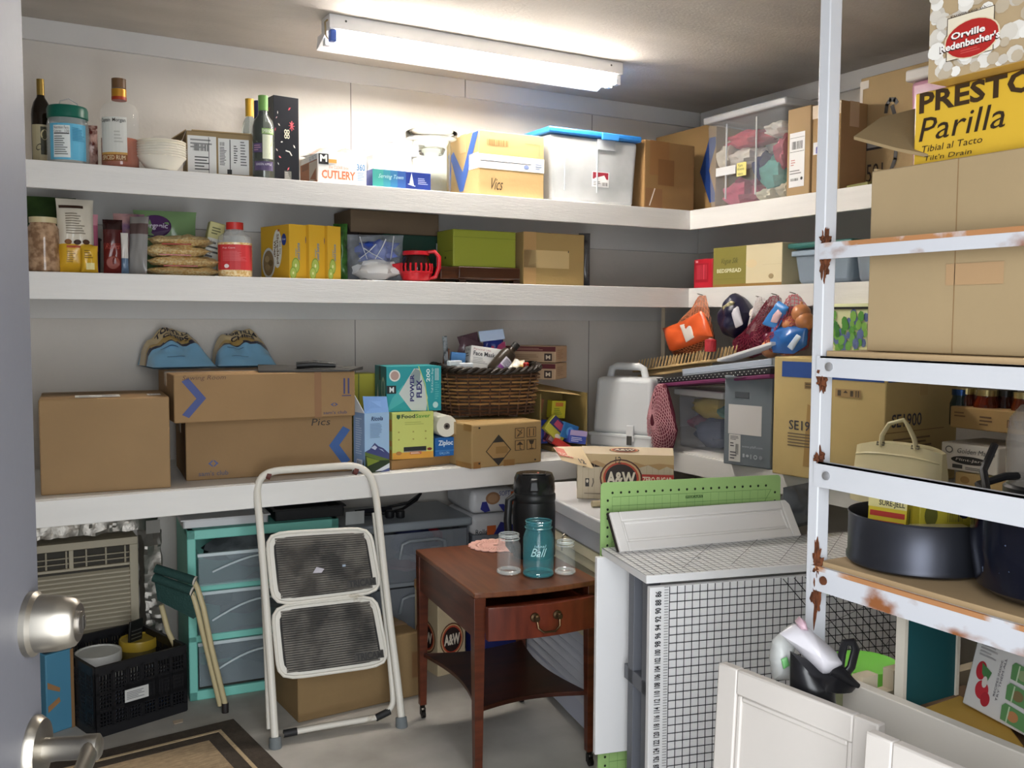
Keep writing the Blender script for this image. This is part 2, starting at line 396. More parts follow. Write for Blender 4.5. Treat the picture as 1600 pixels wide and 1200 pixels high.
# rum bottle
RB = [(.4, 0), (.96, 0), (1, .015), (1, .60), (.95, .665), (.80, .715), (.45, .745), (.36, .76), (.36, .96), (.3, .97)]
def ex(t, R, h):
    g = G(M('a8480e', r=.05, sp=.6)); g.lathe([(R*.9, .004), (R*.955, .012), (R*.955, h*.335)], seg=28); g.build('rum', t, label=None) if False else g.build('rum', t)
    ring(t, 'brown_cap', R*.37, h*.895, h*1.0, M('6a4c30', r=.45)); ring(t, 'gold_neck_label', R*.385, h*.80, h*.885, M('c28a2c', r=.35, m=.4)); ring(t, 'red_neck_band', R*.388, h*.765, h*.80, M('a3351c', r=.4))
    cyl_label(t, 'bottle_label', R, h*.07, h*.55, [('r', 0, 0, 1, 1, 'd8d8d2'), ('r', 0, 0, 1, .15, '8a5026'), ('r', 0, .15, 1, .2, 'c89a50'), ('t', 'SPICED RUM', .06, .03, .92, .13, 'f0e0b8'), ('t', 'Captain', .02, .86, .42, .97, '2a2420', {'b': .01}), ('t', 'Morgan', .5, .86, .95, .97, '2a2420', {'b': .01}), ('w', .55, .4, .9, .7, 4, 'bcbcb4')], .72, -.36)
bottle('rum_bottle', 'large clear rum bottle, one third full of amber rum', 'bottle', 188, 124, 57, 3.50, S1, RB, CP('e6ecea', .13, .04), ex)
# foam bowls in a bag
p0 = spot(252, 240, S1, y=3.475); rz = face_cam(p0)
r0 = thing('foam_bowl', 'white ridged foam bowl in the bagged stack beside the rum bottle', 'bowl', p0+Vector((0, 0, .004)), rz, 'foam bowls stacked in a clear bag')
g = G(M('efe9d8', r=.6)); R = wpx(72, p0)/2
pr = [(R*.55, 0), (R*.62, .002), (R*.92, .035), (R, .042), (R*1.0, .045), (R*.88, .04), (R*.58, .006)]
vs = []
g.lathe(pr, seg=48, cap=False); g.poly([(R*.56*math.cos(i*math.pi/12), R*.56*math.sin(i*math.pi/12), .003) for i in range(24)]); g.build('bowl_shell', r0)
g = G(M('e6dfcc', r=.6)); g.tube([(R*1.0*math.cos(i*math.pi/20)*(1+.012*(i % 2)), R*math.sin(i*math.pi/20)*(1+.012*(i % 2)), .044) for i in range(40)], .0022, seg=6, closed=True); g.build('rim', r0)
for k in range(1, 7): c = copy_tree(r0); c.location.z += k*.0085; c.rotation_euler = (0, 0, rz+k*.05)
g = G(M('ffffff', r=.08, a=.16)); hh = .12
g.grid(24, 12, lambda u, v: (lambda a, q: (math.cos(a)*R*1.04*q, math.sin(a)*R*1.04*q, .002 + hh*v*.98))(u*2*math.pi, (1.0 + .06*noise.noise(Vector((math.cos(u*6.283)*2, math.sin(u*6.283)*2, v*3))))*(.72 + .33*min(1, v*2.2) if v < .6 else 1.05*max(.25, 1-((v-.6)/.4)**2*.8))))
tag(g.build('plastic_bag', loc=p0, rz=rz), 'clear thin plastic bag around the stack of foam bowls', 'bag')
# parcel with shipping labels
r = bx('parcel_box', 'brown parcel box with white shipping labels behind the foam bowls', 'box', (291, 235, 'y', 3.555), (396, 235, 'y', 3.525), (340, 207), .20, S1, CB('9c7c58'), [('shipping_label', 'F', [('r', .02, .1, .44, .90, 'e4e4e2'), ('b', .1, .58, .34, .72, 14, '222222'), ('w', .06, .62, .4, .85, 3, '8a8a8a'), ('w', .12, .16, .36, .48, 5, '555555'), ('l', [(.33, .12), (.33, .88)], .002, '333333')]), ('shipping_label', 'F', [('r', .47, .12, .93, .88, 'e2e2e0'), ('b', .49, .72, .57, .8, 8, '222222'), ('l', [(.645, .15), (.645, .86)], .003, '222222'), ('w', .49, .3, .6, .7, 12, '333333'), ('r', .6, .12, .67, .22, '222222'), ('w', .7, .35, .76, .75, 8, '444444'), ('w', .8, .3, .9, .85, 9, '777777')])], bevel=.003)
w, d, h = r['dims']
g = G(CB('a8855e')); g.hexa([(-.07, .05, h*.72), (.0, .0, h), (.0, .19, h), (-.07, .2, h*.72), (-.07, .05, h*.75), (.0, .0, h+.004), (0, .19, h+.004), (-.07, .2, h*.75)]); g.build('box_flap', r)
g = G(CB('b08c62')); g.box(.02, -.001, h, w-.005, .09, h+.004); g.build('box_flap', r)
# bottles behind the parcel
def ex(t, R, h):
    ring(t, 'yellow_cap', R*.5, h*.80, h*1.0, M('c49a2e', r=.4)); cyl_label(t, 'bottle_label', R, h*.25, h*.5, [('r', 0, 0, 1, 1, 'd8dade'), ('r', .1, .3, .5, .6, '30343a')])
bottle('liquor_bottle', 'bottle with a yellow cap behind the parcel box', 'bottle', 391, 155, 26, 3.72, S1, BR, M('c9d0cf', r=.05, t=.8), ex)
def ex(t, R, h): ring(t, 'blue_cap', R*.5, h*.80, h*1.0, M('22264a', r=.4))
bottle('liquor_bottle', 'bottle with a dark blue cap just behind the green-capped vodka', 'bottle', 404, 158, 24, 3.83, S1, BR, M('b9c2c6', r=.05, t=.8), ex)
def ex(t, R, h):
    ring(t, 'green_cap', R*.44, h*.82, h*1.0, M('6c9a52', r=.4)); 
    cyl_label(t, 'bottle_label', R, h*.23, h*.60, [('r', .45, 0, 1, .78, 'd6dcc4'), ('p', [(.5, .1), (.8, .15), (.95, .5), (.7, .45)], '8fae54'), ('p', [(.6, .6), (.9, .4), (.98, .7)], 'a6c070'), ('r', .42, .8, 1.05, .98, '86a860'), ('t', 'SMIRNOFF', .45, .83, 1.03, .95, 'eef2e4'), ('r', -.05, .2, .42, .5, '54486a'), ('w', .0, .25, .38, .46, 3, 'b08aa0')], .9)
    cyl_label(t, 'lower_label', R, h*.09, h*.20, [('r', 0, 0, 1, 1, '54486a'), ('t', 'GREEN APPLE', .1, .55, .9, .8, 'd8d4e0')], .9)
bottle('vodka_bottle', 'clear vodka bottle with a green cap in front of the black gift box', 'bottle', 412, 150, 34, 3.46, S1, [(.4, 0), (.97, 0), (1, .02), (1, .62), (.85, .70), (.5, .76), (.4, .82), (.4, .9)], M('9aa49e', r=.05, t=.85), ex)
fl = []
rr = random.Random(5)
for c, u, v, s in [('c04a58', .62, .86, .07), ('d86068', .70, .68, .09), ('e6e2d0', .52, .57, .0), ('f0ece0', .15, .80, .04), ('e8dcd0', .2, .66, .05), ('b85060', .05, .6, .05), ('ece6d8', .8, .42, .06), ('e8e4dc', .3, .46, .05), ('d87078', .22, .28, .06), ('e0d0c8', .1, .36, .05), ('c85a64', .55, .15, .06), ('f0f0e8', .15, .2, .04), ('d0a0a0', .1, .74, .04)]:
    if s:
        a = rr.random()*6; fl.append(('p', [(u+s*math.cos(a), v+s*.5*math.sin(a)), (u+s*.4*math.cos(a+1.6), v+s*.2*math.sin(a+1.6)), (u-s*math.cos(a), v-s*.5*math.sin(a)), (u+s*.4*math.cos(a-1.6), v+s*.2*math.sin(a-1.6))], c))
for i in range(8): fl.append(('l', [(.70, .66), (.70+.11*math.cos(i*.785), .66+.055*math.sin(i*.785))], .0025, 'd85a66'))
for du, dv in ((-.05, .025), (.05, .025), (-.05, -.03), (.05, -.03)): fl += [('e', .5+du, .56+dv, .055, .027, 'e8e4c8'), ('e', .5+du, .56+dv, .03, .014, '23242a')]
fl += [('l', [(.45, .36), (.6, .35), (.68, .31)], .004, 'e8e4dc'), ('r', .38, .02, .66, .12, '6c6c66'), ('w', .4, .03, .64, .11, 4, 'b8b8b0')]
bx('gift_box', 'tall black gift box printed with pink and white blossoms', 'box', (428, 210, 'y', 3.46), (467, 210, 'y', 3.47), (440, 150), .10, S1, M('1f2127', r=.35), [('blossom_print', 'F', fl), ('side_print', 'L', [fl[i] for i in (0, 3, 4, 6, 8)])], bevel=.001)
# cutlery box
bx('cutlery_box', 'white box of plastic cutlery with orange side', 'box', (496, 262, 'y', 3.44), (573, 262, 'y', 3.44), (535, 241), .20, S1, M('e6e6e4', r=.4), [('front_print', 'F', [('r', .02, .62, .22, .97, '26262a'), ('t', 'M', .05, .7, .19, .93, 'f0f0f0', {'b': .03}), ('t', 'CUTLERY', .08, .16, .76, .44, 'd0744c', {'b': .03}), ('t', 'the CLEAR box', .22, .5, .62, .6, 'c99070'), ('r', .22, .68, .38, .8, 'd8a050'), ('t', '360', .79, .5, .96, .72, '4a86b8', {'b': .02}), ('w', .8, .16, .96, .45, 5, '88aac8')]), ('side_panel', 'L', [('r', 0, 0, 1, .78, '9a5c34'), ('r', .1, .55, .5, .75, '7a4626'), ('t', '360 PIECES', .55, .76, .98, .94, '5a7a98'), ('r', .55, .1, 1, .74, 'b8b0a4'), ('p', [(.6, .2), (.95, .1), (.95, .5)], '8a5030')])])
# bag and white stack beside it
bx('white_carton', 'plain white carton behind the teal and blue box', 'box', (584, 255, 'y', 3.56), (643, 255, 'y', 3.56), (630, 243), .22, S1, M('e2e2e0', r=.5))
g = G(); g.X = Matrix.Rotation(-math.pi/2+.06, 4, 'X'); pillow(g, .26, .20, .05, mf=lambda u, v: M('c4a49a', r=.2) if v < .55 and u < .7 else M('d8d8d8', r=.12), seed=5, wr=.5)
p = spot(556, 236, S1, y=3.62); bg2 = tag(g.build('plastic_bag', loc=Vector((p.x, p.y+.08, S1+.155)), rz=.05), 'crumpled clear bag with a pinkish content lying above the cutlery box', 'bag')
g = G(M('d9d9d8', r=.6)); g.box(-.17, .02, 0, .025, .2, .128); tag(g.build('carton', loc=Vector((p.x+.02, p.y-.02, S1)), bevel=.003), 'pale carton standing behind the cutlery box', 'box')
g = G(M('e8e6e4', r=.35)); 
for k in range(4): g.X = Matrix.Translation((.01*k, 0, k*.014)); g.grid(16, 8, lambda u, v: ((u-.5)*.17, v*.2, .004+.006*noise.noise(Vector((u*4, v*3, k)))))
g.X = Matrix(); g.box(-.084, 0, 0, .084, .19, .044)
q = spot(640, 236, S1, y=3.58); tag(g.build('folded_cloth', loc=Vector((q.x-.045, q.y, S1+hpx(630, 243, spot(630, 240, S1, y=3.56))+.004))), 'folded white cloths on the white carton', 'cloth')
bx('long_box', 'long flat box fading from teal to dark blue', 'box', (582, 280, 'y', 3.43), (673, 282, 'y', 3.43), (600, 265), .10, S1, M('2a3c86', r=.3), [('front_print', 'F', [('r', 0, 0, .18, 1, '3f9a92'), ('r', .18, 0, .3, 1, '38889a'), ('r', .3, 0, .42, 1, '3474a0'), ('r', .42, 0, .56, 1, '30589a'), ('t', 'Serving Town', .1, .45, .52, .75, 'b8d8dc', {'i': .35}), ('p', [(.62, .3), (.7, .25), (.66, .95)], 'dcdce4'), ('l', [(.6, .3), (.72, .2)], .003, 'e6e6ee'), ('w', .77, .3, .97, .7, 4, 'b0b6e0')])], bevel=.001)
# big glass jar
p = spot(674, 240, S1, y=3.62); t = thing('glass_jar', 'large clear glass jar with a wide flared lid', 'jar', p, 0)
R = wpx(62, p)/2; h = hpx(672, 222, p); H2 = hpx(672, 206, p)
g = G(GL()); g.lathe([(R*.9, 0), (R, .01), (R, h*.9), (R*.95, h), (R*.92, h*.98), (R*.955, h*.9), (R*.955, .014), (.0005, .012)], seg=40); g.build('body', t)
R2 = wpx(82, p)/2
g = G(GL()); g.lathe([(R*.6, h-.05), (R*.9, h+.001), (R2*.97, h+.012), (R2, H2*.97), (R2*.96, H2), (R2*.6, H2+.004), (.001, H2+.006)], seg=40, cap=False); g.build('glass_lid', t)
# Vics box
DV = 3.44
bx('moving_box', 'taped cardboard box with a blue V stripe and handwritten name', 'box', (748, 260, 'y', DV), (850, 262, 'y', DV), (775, 205), .28, S1, CB('b58d5c'), [('printed_stripe', 'L', [('p', [(.08, .72), (.2, .78), (.5, .42), (.82, .98), (1.0, .98), (.52, .12), (.4, .12)], '3558a0')]), ('label_tape', 'F', [('r', -.0, .42, 1, .64, 'dcdcdc'), ('w', .02, .52, .98, .55, 1, '44444c'), ('e', .72, .49, .04, .035, '7888b0'), ('w', .86, .46, .97, .56, 3, '8090b0')], 'white printed tape around the middle'), ('small_print', 'F', [('b', .12, .78, .45, .87, 14, '8a6a40'), ('r', .7, .85, .92, .86, '94744c'), ('r', .92, .68, .925, .86, '94744c')]), ('handwriting', 'F', [('t', 'Vics', .17, .10, .36, .28, '3a2a1c', {'i': .25})]), ('side_label', 'L', [('r', .7, .42, 1, .66, 'e0e0e0'), ('e', .85, .53, .08, .05, '9aa4bc')])], tape='c8a878')
# clear tote with blue lid
def tote(name, label, bl, br, top, d, z, body, lidm, lid_h=.03, over=.012, taper=.06, group=None, h=None, latch=None, prs=(), rim=None):
    a, w, rz = frame(bl, br, z); h = h or height(top[0], top[1], a, rz)
    t = thing(name, label, 'tote', a, rz, group); hb = h-lid_h; k = taper
    g = G(body)
    g.hexa([(w*k, d*k, 0), (w*(1-k), d*k, 0), (w*(1-k), d*(1-k), 0), (w*k, d*(1-k), 0), (0, 0, hb), (w, 0, hb), (w, d, hb), (0, d, hb)]); g.build('tub_body', t, bevel=.018, bs=3)
    if rim: g = G(rim); g.box(-.004, -.004, hb-.03, w+.004, d+.004, hb-.008); g.build('tub_rim', t, bevel=.004)
    if lidm: g = G(lidm); g.box(-over, -over, hb, w+over, d+over, h); g.build('lid', t, bevel=.008, bs=3)
    fr = (Vector((w*k, d*k, 0)), Vector((w*(1-2*k), 0, 0)), Vector((0, -d*k, hb)), Vector((0, -1, 0)))
    for it in prs: prints(t, it[0], fr, it[1])
    t['dims'] = (w, d, h); return t
t = tote('storage_tote', 'large milky clear storage tote with a bright blue lid', (859, 260, 'y', 3.45), (997, 262, 'y', 3.45), (925, 205), .30, S1, M('d4d8da', r=.22, n=.3, ns=5, a=.86), M('2f7fcc', r=.3), .026, prs=[('sticker', [('r', .47, .27, .68, .50, 'e6e6e6'), ('r', .48, .39, .67, .49, 'a03040'), ('p', [(.5, .40), (.62, .45), (.66, .36), (.56, .33)], 'f4f4f4'), ('w', .49, .29, .58, .36, 3, '7a7a7a'), ('b', .6, .29, .67, .34, 8, '333333')])], taper=.035)
w, d, h = t['dims']
for x in (.16, .52): g = G(M('b9bec4', r=.25, a=.9)); g.box(w*x, -.002, .05, w*x+.004, .004, h-.05); g.build('moulded_rib', t)
g = G(M('b9bec4', r=.25, a=.9)); g.box(w*.52, -.006, h-.075, w*.72, .002, h-.03); g.build('handle_grip', t)
g = G(M('3a86d0', r=.3)); g.box(w*.55, -.022, h-.034, w*.74, -.011, h-.004); g.build('lid_latch', t, bevel=.003)
# taped brown box and the big chevron box in the corner
bx('moving_box', 'brown taped cardboard box just right of the blue-lidded tote', 'box', (1007, 265, 'y', 3.45), (1085, 270, 'y', 3.47), (1040, 222), .20, S1, CB('94693f'), [('packing_tape', 'F', [('r', .1, .5, .48, 1, '8a6238'), ('r', .26, .36, .58, .74, '7c5630'), ('r', .02, .02, .35, .3, '86603a'), ('l', [(.1, .05), (.2, .3)], .006, 'e0d8cc')])], tape='8a6440')
bx('moving_box', 'big cardboard box with a dark blue chevron in the shelf corner', 'box', (1024, 270, 'x', 3.02), (1118, 270, 'x', 3.02), (1060, 206), .31, S1, CB('a27748'), [('printed_stripe', 'F', [('p', [(.90, .84), (1.0, .84), (1.0, .74), (.90, .48), (1.0, .22), (1.0, .12), (.92, .12), (.76, .48)], '1f3f80')])])
# ================================================================ middle shelf, back wall
def pouch(name, label, px0, px1, ytop, Y, z, th, mf, lean=0., rz=0., group=None, cat='bag', seed=1, wr=.12, ret=False, pr=(), nu=12, nv=16, pinch=0.):
    p0 = spot((px0+px1)/2, (ytop+420)/2, z, y=Y); w = wpx(px1-px0, p0); h = hpx((px0+px1)/2, ytop, p0)
    p0.y += th/2; p0.z += .003
    g = G(); g.X = Matrix.Rotation(-lean, 4, 'X'); 
    if callable(mf): pillow(g, w, h, th, mf=mf, seed=seed, wr=wr, nu=nu, nv=nv, pinch=pinch)
    else: pillow(g, w, h, th, mf, seed=seed, wr=wr, nu=nu, nv=nv, pinch=pinch)
    r = face_cam(p0)+rz
    if not pr: return tag(g.build(name, loc=p0, rz=r, ang=60), label, cat, group)
    t = thing(name, label, cat, p0, r, group); g.build('pouch_body', t, ang=60)
    fr = (Vector((-w/2, -th/2-.001, 0)), Vector((w, 0, 0)), Vector((0, 0, h)), Vector((0, -1, 0)))
    def bend(u, v, e):
        x = (u-.5)*2; y = (v-.5)*2; q = max(0, 1-abs(y/.94)**3); b = (max(0, 1-abs(x)**2.6)*q)**.55*th/2
        nn = noise.noise(Vector((x*2.2+seed, y*2.2, -2+seed)))*wr*th*(max(0, 1-abs(x)**2.6)**.3)*(.3+q)
        return g.X @ Vector((x*w/2*(1-.05*q**.5), -b-nn-e-.0008, v*h))
    for nm, items in pr: prints(t, nm, fr, items, bend=bend)
    return t
def bands(*bs):
    ms = [(a, M(c, r=.22) if isinstance(c, str) else c) for a, c in bs]
    def f(u, v):
        for a, m in ms:
            if v <= a: return m
        return ms[-1][1]
    return f
# nut jar
def ex(t, R, h):
    ring(t, 'cream_lid', R*.86, h*.90, h, M('d2c49a', r=.4), r2=R*.86); 
bottle('nut_jar', 'clear jar of mixed nuts with a cream lid, far left of the middle shelf', 'jar', 64, 340, 46, 3.50, S2, [(.9, 0), (1, .03), (1, .25), (.95, .4), (1, .6), (.98, .8), (.8, .88), (.8, .9)], M('8a6a50', r=.12, n=.6, ns=38, h2='c2a080', lo=.4, hi=.6), ex)
pouch('snack_bag', 'dark green bag standing behind the jar of nuts', 44, 118, 308, 3.74, S2, .06, M('3d5a2a', r=.25, n=.4, ns=14), seed=2)
g = G(M('241a20', r=.5)); g.lathe([(.05, 0), (.062, .01), (.066, .12), (.07, .125), (.066, .13)], seg=28); p = spot(125, 370, S2, y=3.66); tag(g.build('black_pot', loc=p), 'dark round canister behind the chocolate pouch', 'canister')
pouch('snack_bag', 'pink bag showing beside the yellow and cream chocolate pouch', 120, 154, 335, 3.54, S2, .05, bands((.35, '5a2a60'), (.8, 'b0607a'), (1, 'd0909c')), seed=4, pr=[('fruit_print', [('e', .4, .62, .3, .12, 'd8a0a8'), ('e', .45, .3, .35, .1, '7a3070')])])
pouch('chocolate_pouch', 'tall pouch, cream above and yellow below, leaning beside the nut jar', 93, 148, 310, 3.465, S2, .06, bands((.36, 'd6a82c'), (.97, 'dad2c2'), (1, 'cfc6b6')), lean=.08, rz=.15, seed=5, pr=[('pouch_print', [('r', .05, .86, .7, .9, '3a2418'), ('w', .2, .5, .75, .8, 9, '8c8272'), ('e', .25, .40, .1, .035, '7a4a1c'), ('e', .5, .395, .1, .035, '3a2014'), ('e', .74, .40, .1, .035, '4a2a14'), ('r', .2, .32, .7, .35, 'b0502c'), ('w', .2, .12, .5, .28, 6, 'a07c20')])])
pouch('chocolate_pouch', 'small yellow pouch in front of the tall cream and yellow pouch', 128, 153, 385, 3.45, S2, .03, bands((1, 'd8ac30')), seed=6, pr=[('pouch_print', [('r', .3, .1, .8, .35, 'e8dca0'), ('w', .2, .5, .8, .85, 4, '8a6a1c')])])
g = G(M('3b7d3a', r=.4)); g.lathe([(.02, 0), (.022, .06), (.012, .075), (.012, .085)], seg=16); p = spot(90, 400, S2, y=3.56); tag(g.build('small_tub', loc=p), 'small green tub between the nut jar and the chocolate pouch', 'tub')
pouch('jerky_bag', 'dark red slim pouch standing on the middle shelf', 163, 192, 344, 3.48, S2, .035, bands((.55, '6a2420'), (.8, '4c1a1a'), (1, '2a1414')), seed=7, pr=[('pouch_print', [('t', 'Ruffles', .15, .45, .85, .55, 'a8483c', {'i': .3}), ('e', .5, .2, .35, .12, '8a3a28')])])
pouch('snack_packet', 'thin white packet beside the dark red pouch', 190, 201, 365, 3.47, S2, .02, bands((.4, '5f7690'), (1, 'd2cdc8')), seed=8)
pouch('snack_packet', 'silver grey packet leaning left of the popcorn bags', 199, 231, 338, 3.46, S2, .03, bands((.7, '8c8a88'), (.9, '5c4a48'), (1, '8a8683')), lean=.1, rz=-.5, seed=9)
pouch('snack_packet', 'pinkish clear packet with a purple print behind the silver packet', 180, 226, 335, 3.58, S2, .03, M('b8908e', r=.2, n=.5, ns=14, h2='6a4a78'), seed=10)
pouch('organic_bag', 'green bag with a purple oval reading Organic', 214, 308, 330, 3.66, S2, .06, bands((.97, '7d9c6c'), (1, '93ae82')), seed=11, pr=[('oval_label', [('e', .34, .76, .26, .17, '4b2358'), ('t', 'Organic', .14, .70, .54, .81, 'd0c6d8', {'b': .02}), ('l', [(.5, .4), (.7, .6), (.9, .45)], .003, '5d8a45')])])
# popcorn kernel bags, stacked
KN = M('dcb674', r=.35, n=1, ns=120, h2='f2e0b0', lo=.42, hi=.58, b=.8, bs=130)
p = spot(283, 400, S2, y=3.47); zz = 0
for i, (wd, th, dx) in enumerate(((116, .030, 4), (112, .036, 2), (104, .036, -6), (96, .034, -4))):
    g = G(); g.X = Matrix.Rotation(-math.pi/2, 4, 'X'); pillow(g, wpx(wd, p), .15, th, KN, seed=20+i, wr=.35, nu=20, nv=12)
    pos = ['lowest bag of the stack', 'second bag from the bottom', 'third bag from the bottom', 'topmost bag of the stack'][i]
    t = thing('popcorn_bag', 'clear bag of popcorn kernels, %s' % pos, 'bag', (p.x+wpx(dx, p), p.y, S2+zz+th/2+.002), face_cam(p)+(.05, -.06, .08, -.12)[i], 'stacked bags of popcorn kernels')
    g.build('kernel_bag', t, ang=60)
    g = G(M('f4f0e8', r=.08, a=.35)); W2 = wpx(wd, p)/2
    for s in (-1, 1): 
        g = G(M('f0e8e0', r=.08, a=.4)); g.grid(6, 6, lambda u, v: (s*(W2*.88+u*.022), .03+v*.09, .008*noise.noise(Vector((u*4+i, v*6, s))))); g.build('bag_end', t)
    if i: g = G(M('b04440', r=.3, a=.8)); g.box(-W2*.5, -.004, -th/2-.001, W2*.4, .001, -th/2+.003); g.build('red_seal', t)
    zz += th+.001
a = bx('seasoning_box', 'small carton with a nutrition panel, tilted behind the popcorn bags', 'box', (309, 380, 'y', 3.60), (334, 380, 'y', 3.60), (320, 342), .04, S2, M('cfc98e', r=.5), [('nutrition_panel', 'F', [('r', .05, 0, .95, .72, 'dcdcd4'), ('w', .1, .05, .9, .68, 8, '555555'), ('w', .2, .78, .8, .92, 3, '6a6a40')])])
a.rotation_euler.y = .22
# popcorn jar with red label
def ex(t, R, h):
    g = G(CP('e8ecea', .3)); g.lathe([(R, h*.62), (R*.95, h*.74), (R*.5, h*.84), (R*.46, h*.88)], seg=32); g.build('jar_shoulder', t)
    ring(t, 'red_cap', R*.5, h*.87, h*1.0, M('c2302c', r=.4))
    cyl_label(t, 'red_label', R, h*.12, h*.58, [('r', 0, 0, 1, 1, 'c9353a'), ('t', 'Pop Corn', .2, .82, .5, .9, 'f0d8d8'), ('w', .2, .35, .8, .75, 9, 'd86a6c'), ('e', .3, .15, .06, .08, 'f0e0e0')], 1.25)
bottle('popcorn_jar', 'clear jar of popcorn kernels with red cap and red label', 'jar', 365, 348, 52, 3.47, S2, [(.95, 0), (1, .02), (1, .62)], M('d8b070', r=.12, n=1, ns=110, h2='f0dcae', lo=.42, hi=.58), ex)
# cereal boxes
YE = M('d2a52e', r=.45)
kiwi = lambda u, v, s: [('e', u, v, s*1.5, s*.9, '7a9a3c'), ('e', u, v, s*1.25, s*.75, 'a8bc5c'), ('e', u, v, s*.35, s*.2, 'e0e2b4')]
side = [('r', 0, 0, 1, 1, 'd6a92e'), ('v', 'Good Source', .42, .34, .62, .66, '3a7fae', {'b': .02}), ('w', .36, .3, .40, .66, 1, '5a96b8')] + kiwi(.36, .24, .16) + kiwi(.2, .1, .13)
front = [('e', .60, .56, .16, .36, 'dfe0d6'), ('d', 'Shredded', .58, .28, .66, .84, '6a4a1c', {'b': .02}), ('d', 'Wheat', .48, .4, .57, .72, '6a4a1c', {'b': .02}), ('d', 'Bite Size', .68, .45, .74, .7, '6a4a1c'), ('e', .84, .72, .08, .11, '28408c'), ('t', 'Great', .78, .71, .90, .75, 'e8e8f4'), ('e', .30, .30, .23, .29, 'cfd0cc'), ('e', .30, .30, .19, .24, '8a7452'), ('e', .25, .38, .08, .06, 'a89068'), ('e', .38, .3, .08, .06, '6f5a3c'), ('e', .27, .22, .09, .06, '9c845c'), ('r', .64, .88, .70, .92, 'b0552c')]
def cereal(label, x0, x1, y0, Y0, Y1, dd):
    return bx('cereal_box', label, 'box', (x0, 400, 'y', Y0), (x1, 400, 'y', Y1), (x0+2, y0), dd, S2, YE, [('narrow_side_print', 'F', side), ('front_panel_print', 'L', front)], group='yellow shredded wheat boxes', bevel=.0015)
cereal('yellow shredded wheat box with its bowl picture showing, nearest the popcorn jar', 452, 478, 350, 3.438, 3.458, .19)
cereal('middle of the three yellow shredded wheat boxes', 483, 508, 351, 3.438, 3.458, .19)
cereal('yellow shredded wheat box against the dark green bag', 512, 532, 353, 3.438, 3.455, .19)
pouch('snack_bag', 'dark green glossy bag right of the yellow cereal boxes', 524, 547, 350, 3.50, S2, .05, M('3a6a2c', r=.2, n=.6, ns=20, h2='1c3414'), rz=-.3, seed=31)
# boxes at the back
bx('flat_carton', 'dark green carton with a white end tag behind the red teapot', 'box', (600, 390, 'y', 3.66), (690, 390, 'y', 3.66), (640, 367), .2, S2, M('1e4034', r=.5), [('tag', 'F', [('r', .9, .1, .97, .85, 'c8cccc')])])
a = bx('moving_box', 'brown cardboard box laid on the dark green carton', 'box', (548, 350, 'y', 3.665), (686, 350, 'y', 3.665), (600, 330), .2, S2+bpy.data.objects['flat_carton']['dims'][2]+.001, CB('6f5743'), h=.09)
g = G(M('2a2220', r=.4, n=.4, ns=10)); pillow(g, .10, .225, .07, seed=4, m=g.mat); p = spot(556, 380, S2, y=3.60); tag(g.build('dark_bag', loc=p+Vector((0, .10, .004)), rz=-.3), 'dark brown bag standing beside the brown box at the back', 'bag')
# clear bag of blue and white things
p = spot(586, 400, S2, y=3.49); rzb = face_cam(p)
t = thing('clear_bag', 'clear plastic bag holding blue and white cutlery and napkins', 'bag', p, rzb)
g = G(M('dfe6f0', r=.06, a=.22)); g.X = Matrix.Rotation(-.25, 4, 'X'); pillow(g, wpx(92, p), hpx(590, 362, p), .11, M('dfe6f0', r=.06, a=.22), seed=33, wr=.5); g.build('bag_film', t, ang=70).location = (0, .065, .003)
g = G(M('e4e2e0', r=.5)); 
g.ell((.01, .05, .042), (wpx(36, p), .045, .038), w=.4); g.build('napkin_bundle', t)
g = G(M('2f4fae', r=.3)); g.ell((.01, .09, .115), (.075, .035, .045), w=.6); g.build('blue_wrapper', t)
for i in range(5):
    g = G(M('e8ecf4', r=.2)); a = (.9, -.35, .55, -1.1, .15)[i]; g.tube([(-.06+i*.03, .03, .085), (-.06+i*.03+.05*math.sin(a), .02, .085+.05*abs(math.cos(a))), (-.06+i*.03+.08*math.sin(a), .03, .085+.09*abs(math.cos(a)))], [.003, .004, .007], seg=8, flat=.4); g.build('plastic_spoon', t)
# red teapot
p = spot(650, 410, S2, y=3.47); rzt = face_cam(p)
t = thing('teapot', 'round glass coffee pot in a red plastic holder with red handle', 'pot', p, rzt); R = wpx(50, p)/2; h = hpx(650, 392, p)
RD = M('c8202c', r=.3)
g = G(M('33211f', r=.05, t=.4)); g.lathe([(R*.6, .006), (R*.95, h*.3), (R*.97, h*.5), (R*.75, h*.82), (R*.7, h*.9)], seg=32); g.build('glass_bowl', t)
g = G(RD); g.lathe([(R*.7, 0), (R*.85, .004), (R*1.0, h*.26), (R*1.02, h*.32), (R*.97, h*.32)], seg=32); g.build('holder_base', t)
for k in range(9):
    a = -2.9+k*.33
    g = G(RD); g.tube([(R*1.0*math.cos(a), R*1.0*math.sin(a), h*.3), (R*1.05*math.cos(a), R*1.05*math.sin(a), h*.48), (R*1.0*math.cos(a), R*1.0*math.sin(a), h*.58)], .004, seg=8); g.build('holder_rib', t)
g = G(RD); g.tube([(R*1.0*math.cos(i*math.pi/16), R*1.0*math.sin(i*math.pi/16), h*.30) for i in range(32)], .004, seg=8, closed=True); g.build('holder_ring', t)
g = G(RD); g.lathe([(R*.82, h*.85), (R*.86, h*.88), (R*.84, h*.98), (R*.5, h)], seg=32); g.build('lid', t)
g = G(RD); g.tube([(R*.6, -R*.3, h*.95), (R*1.15, -R*.3, h*.97), (R*1.42, -R*.3, h*.8), (R*1.42, -R*.3, h*.45), (R*1.2, -R*.3, h*.15), (R*.8, -R*.3, h*.1)], [.006, .008, .009, .009, .008, .006], seg=10); g.build('handle', t)
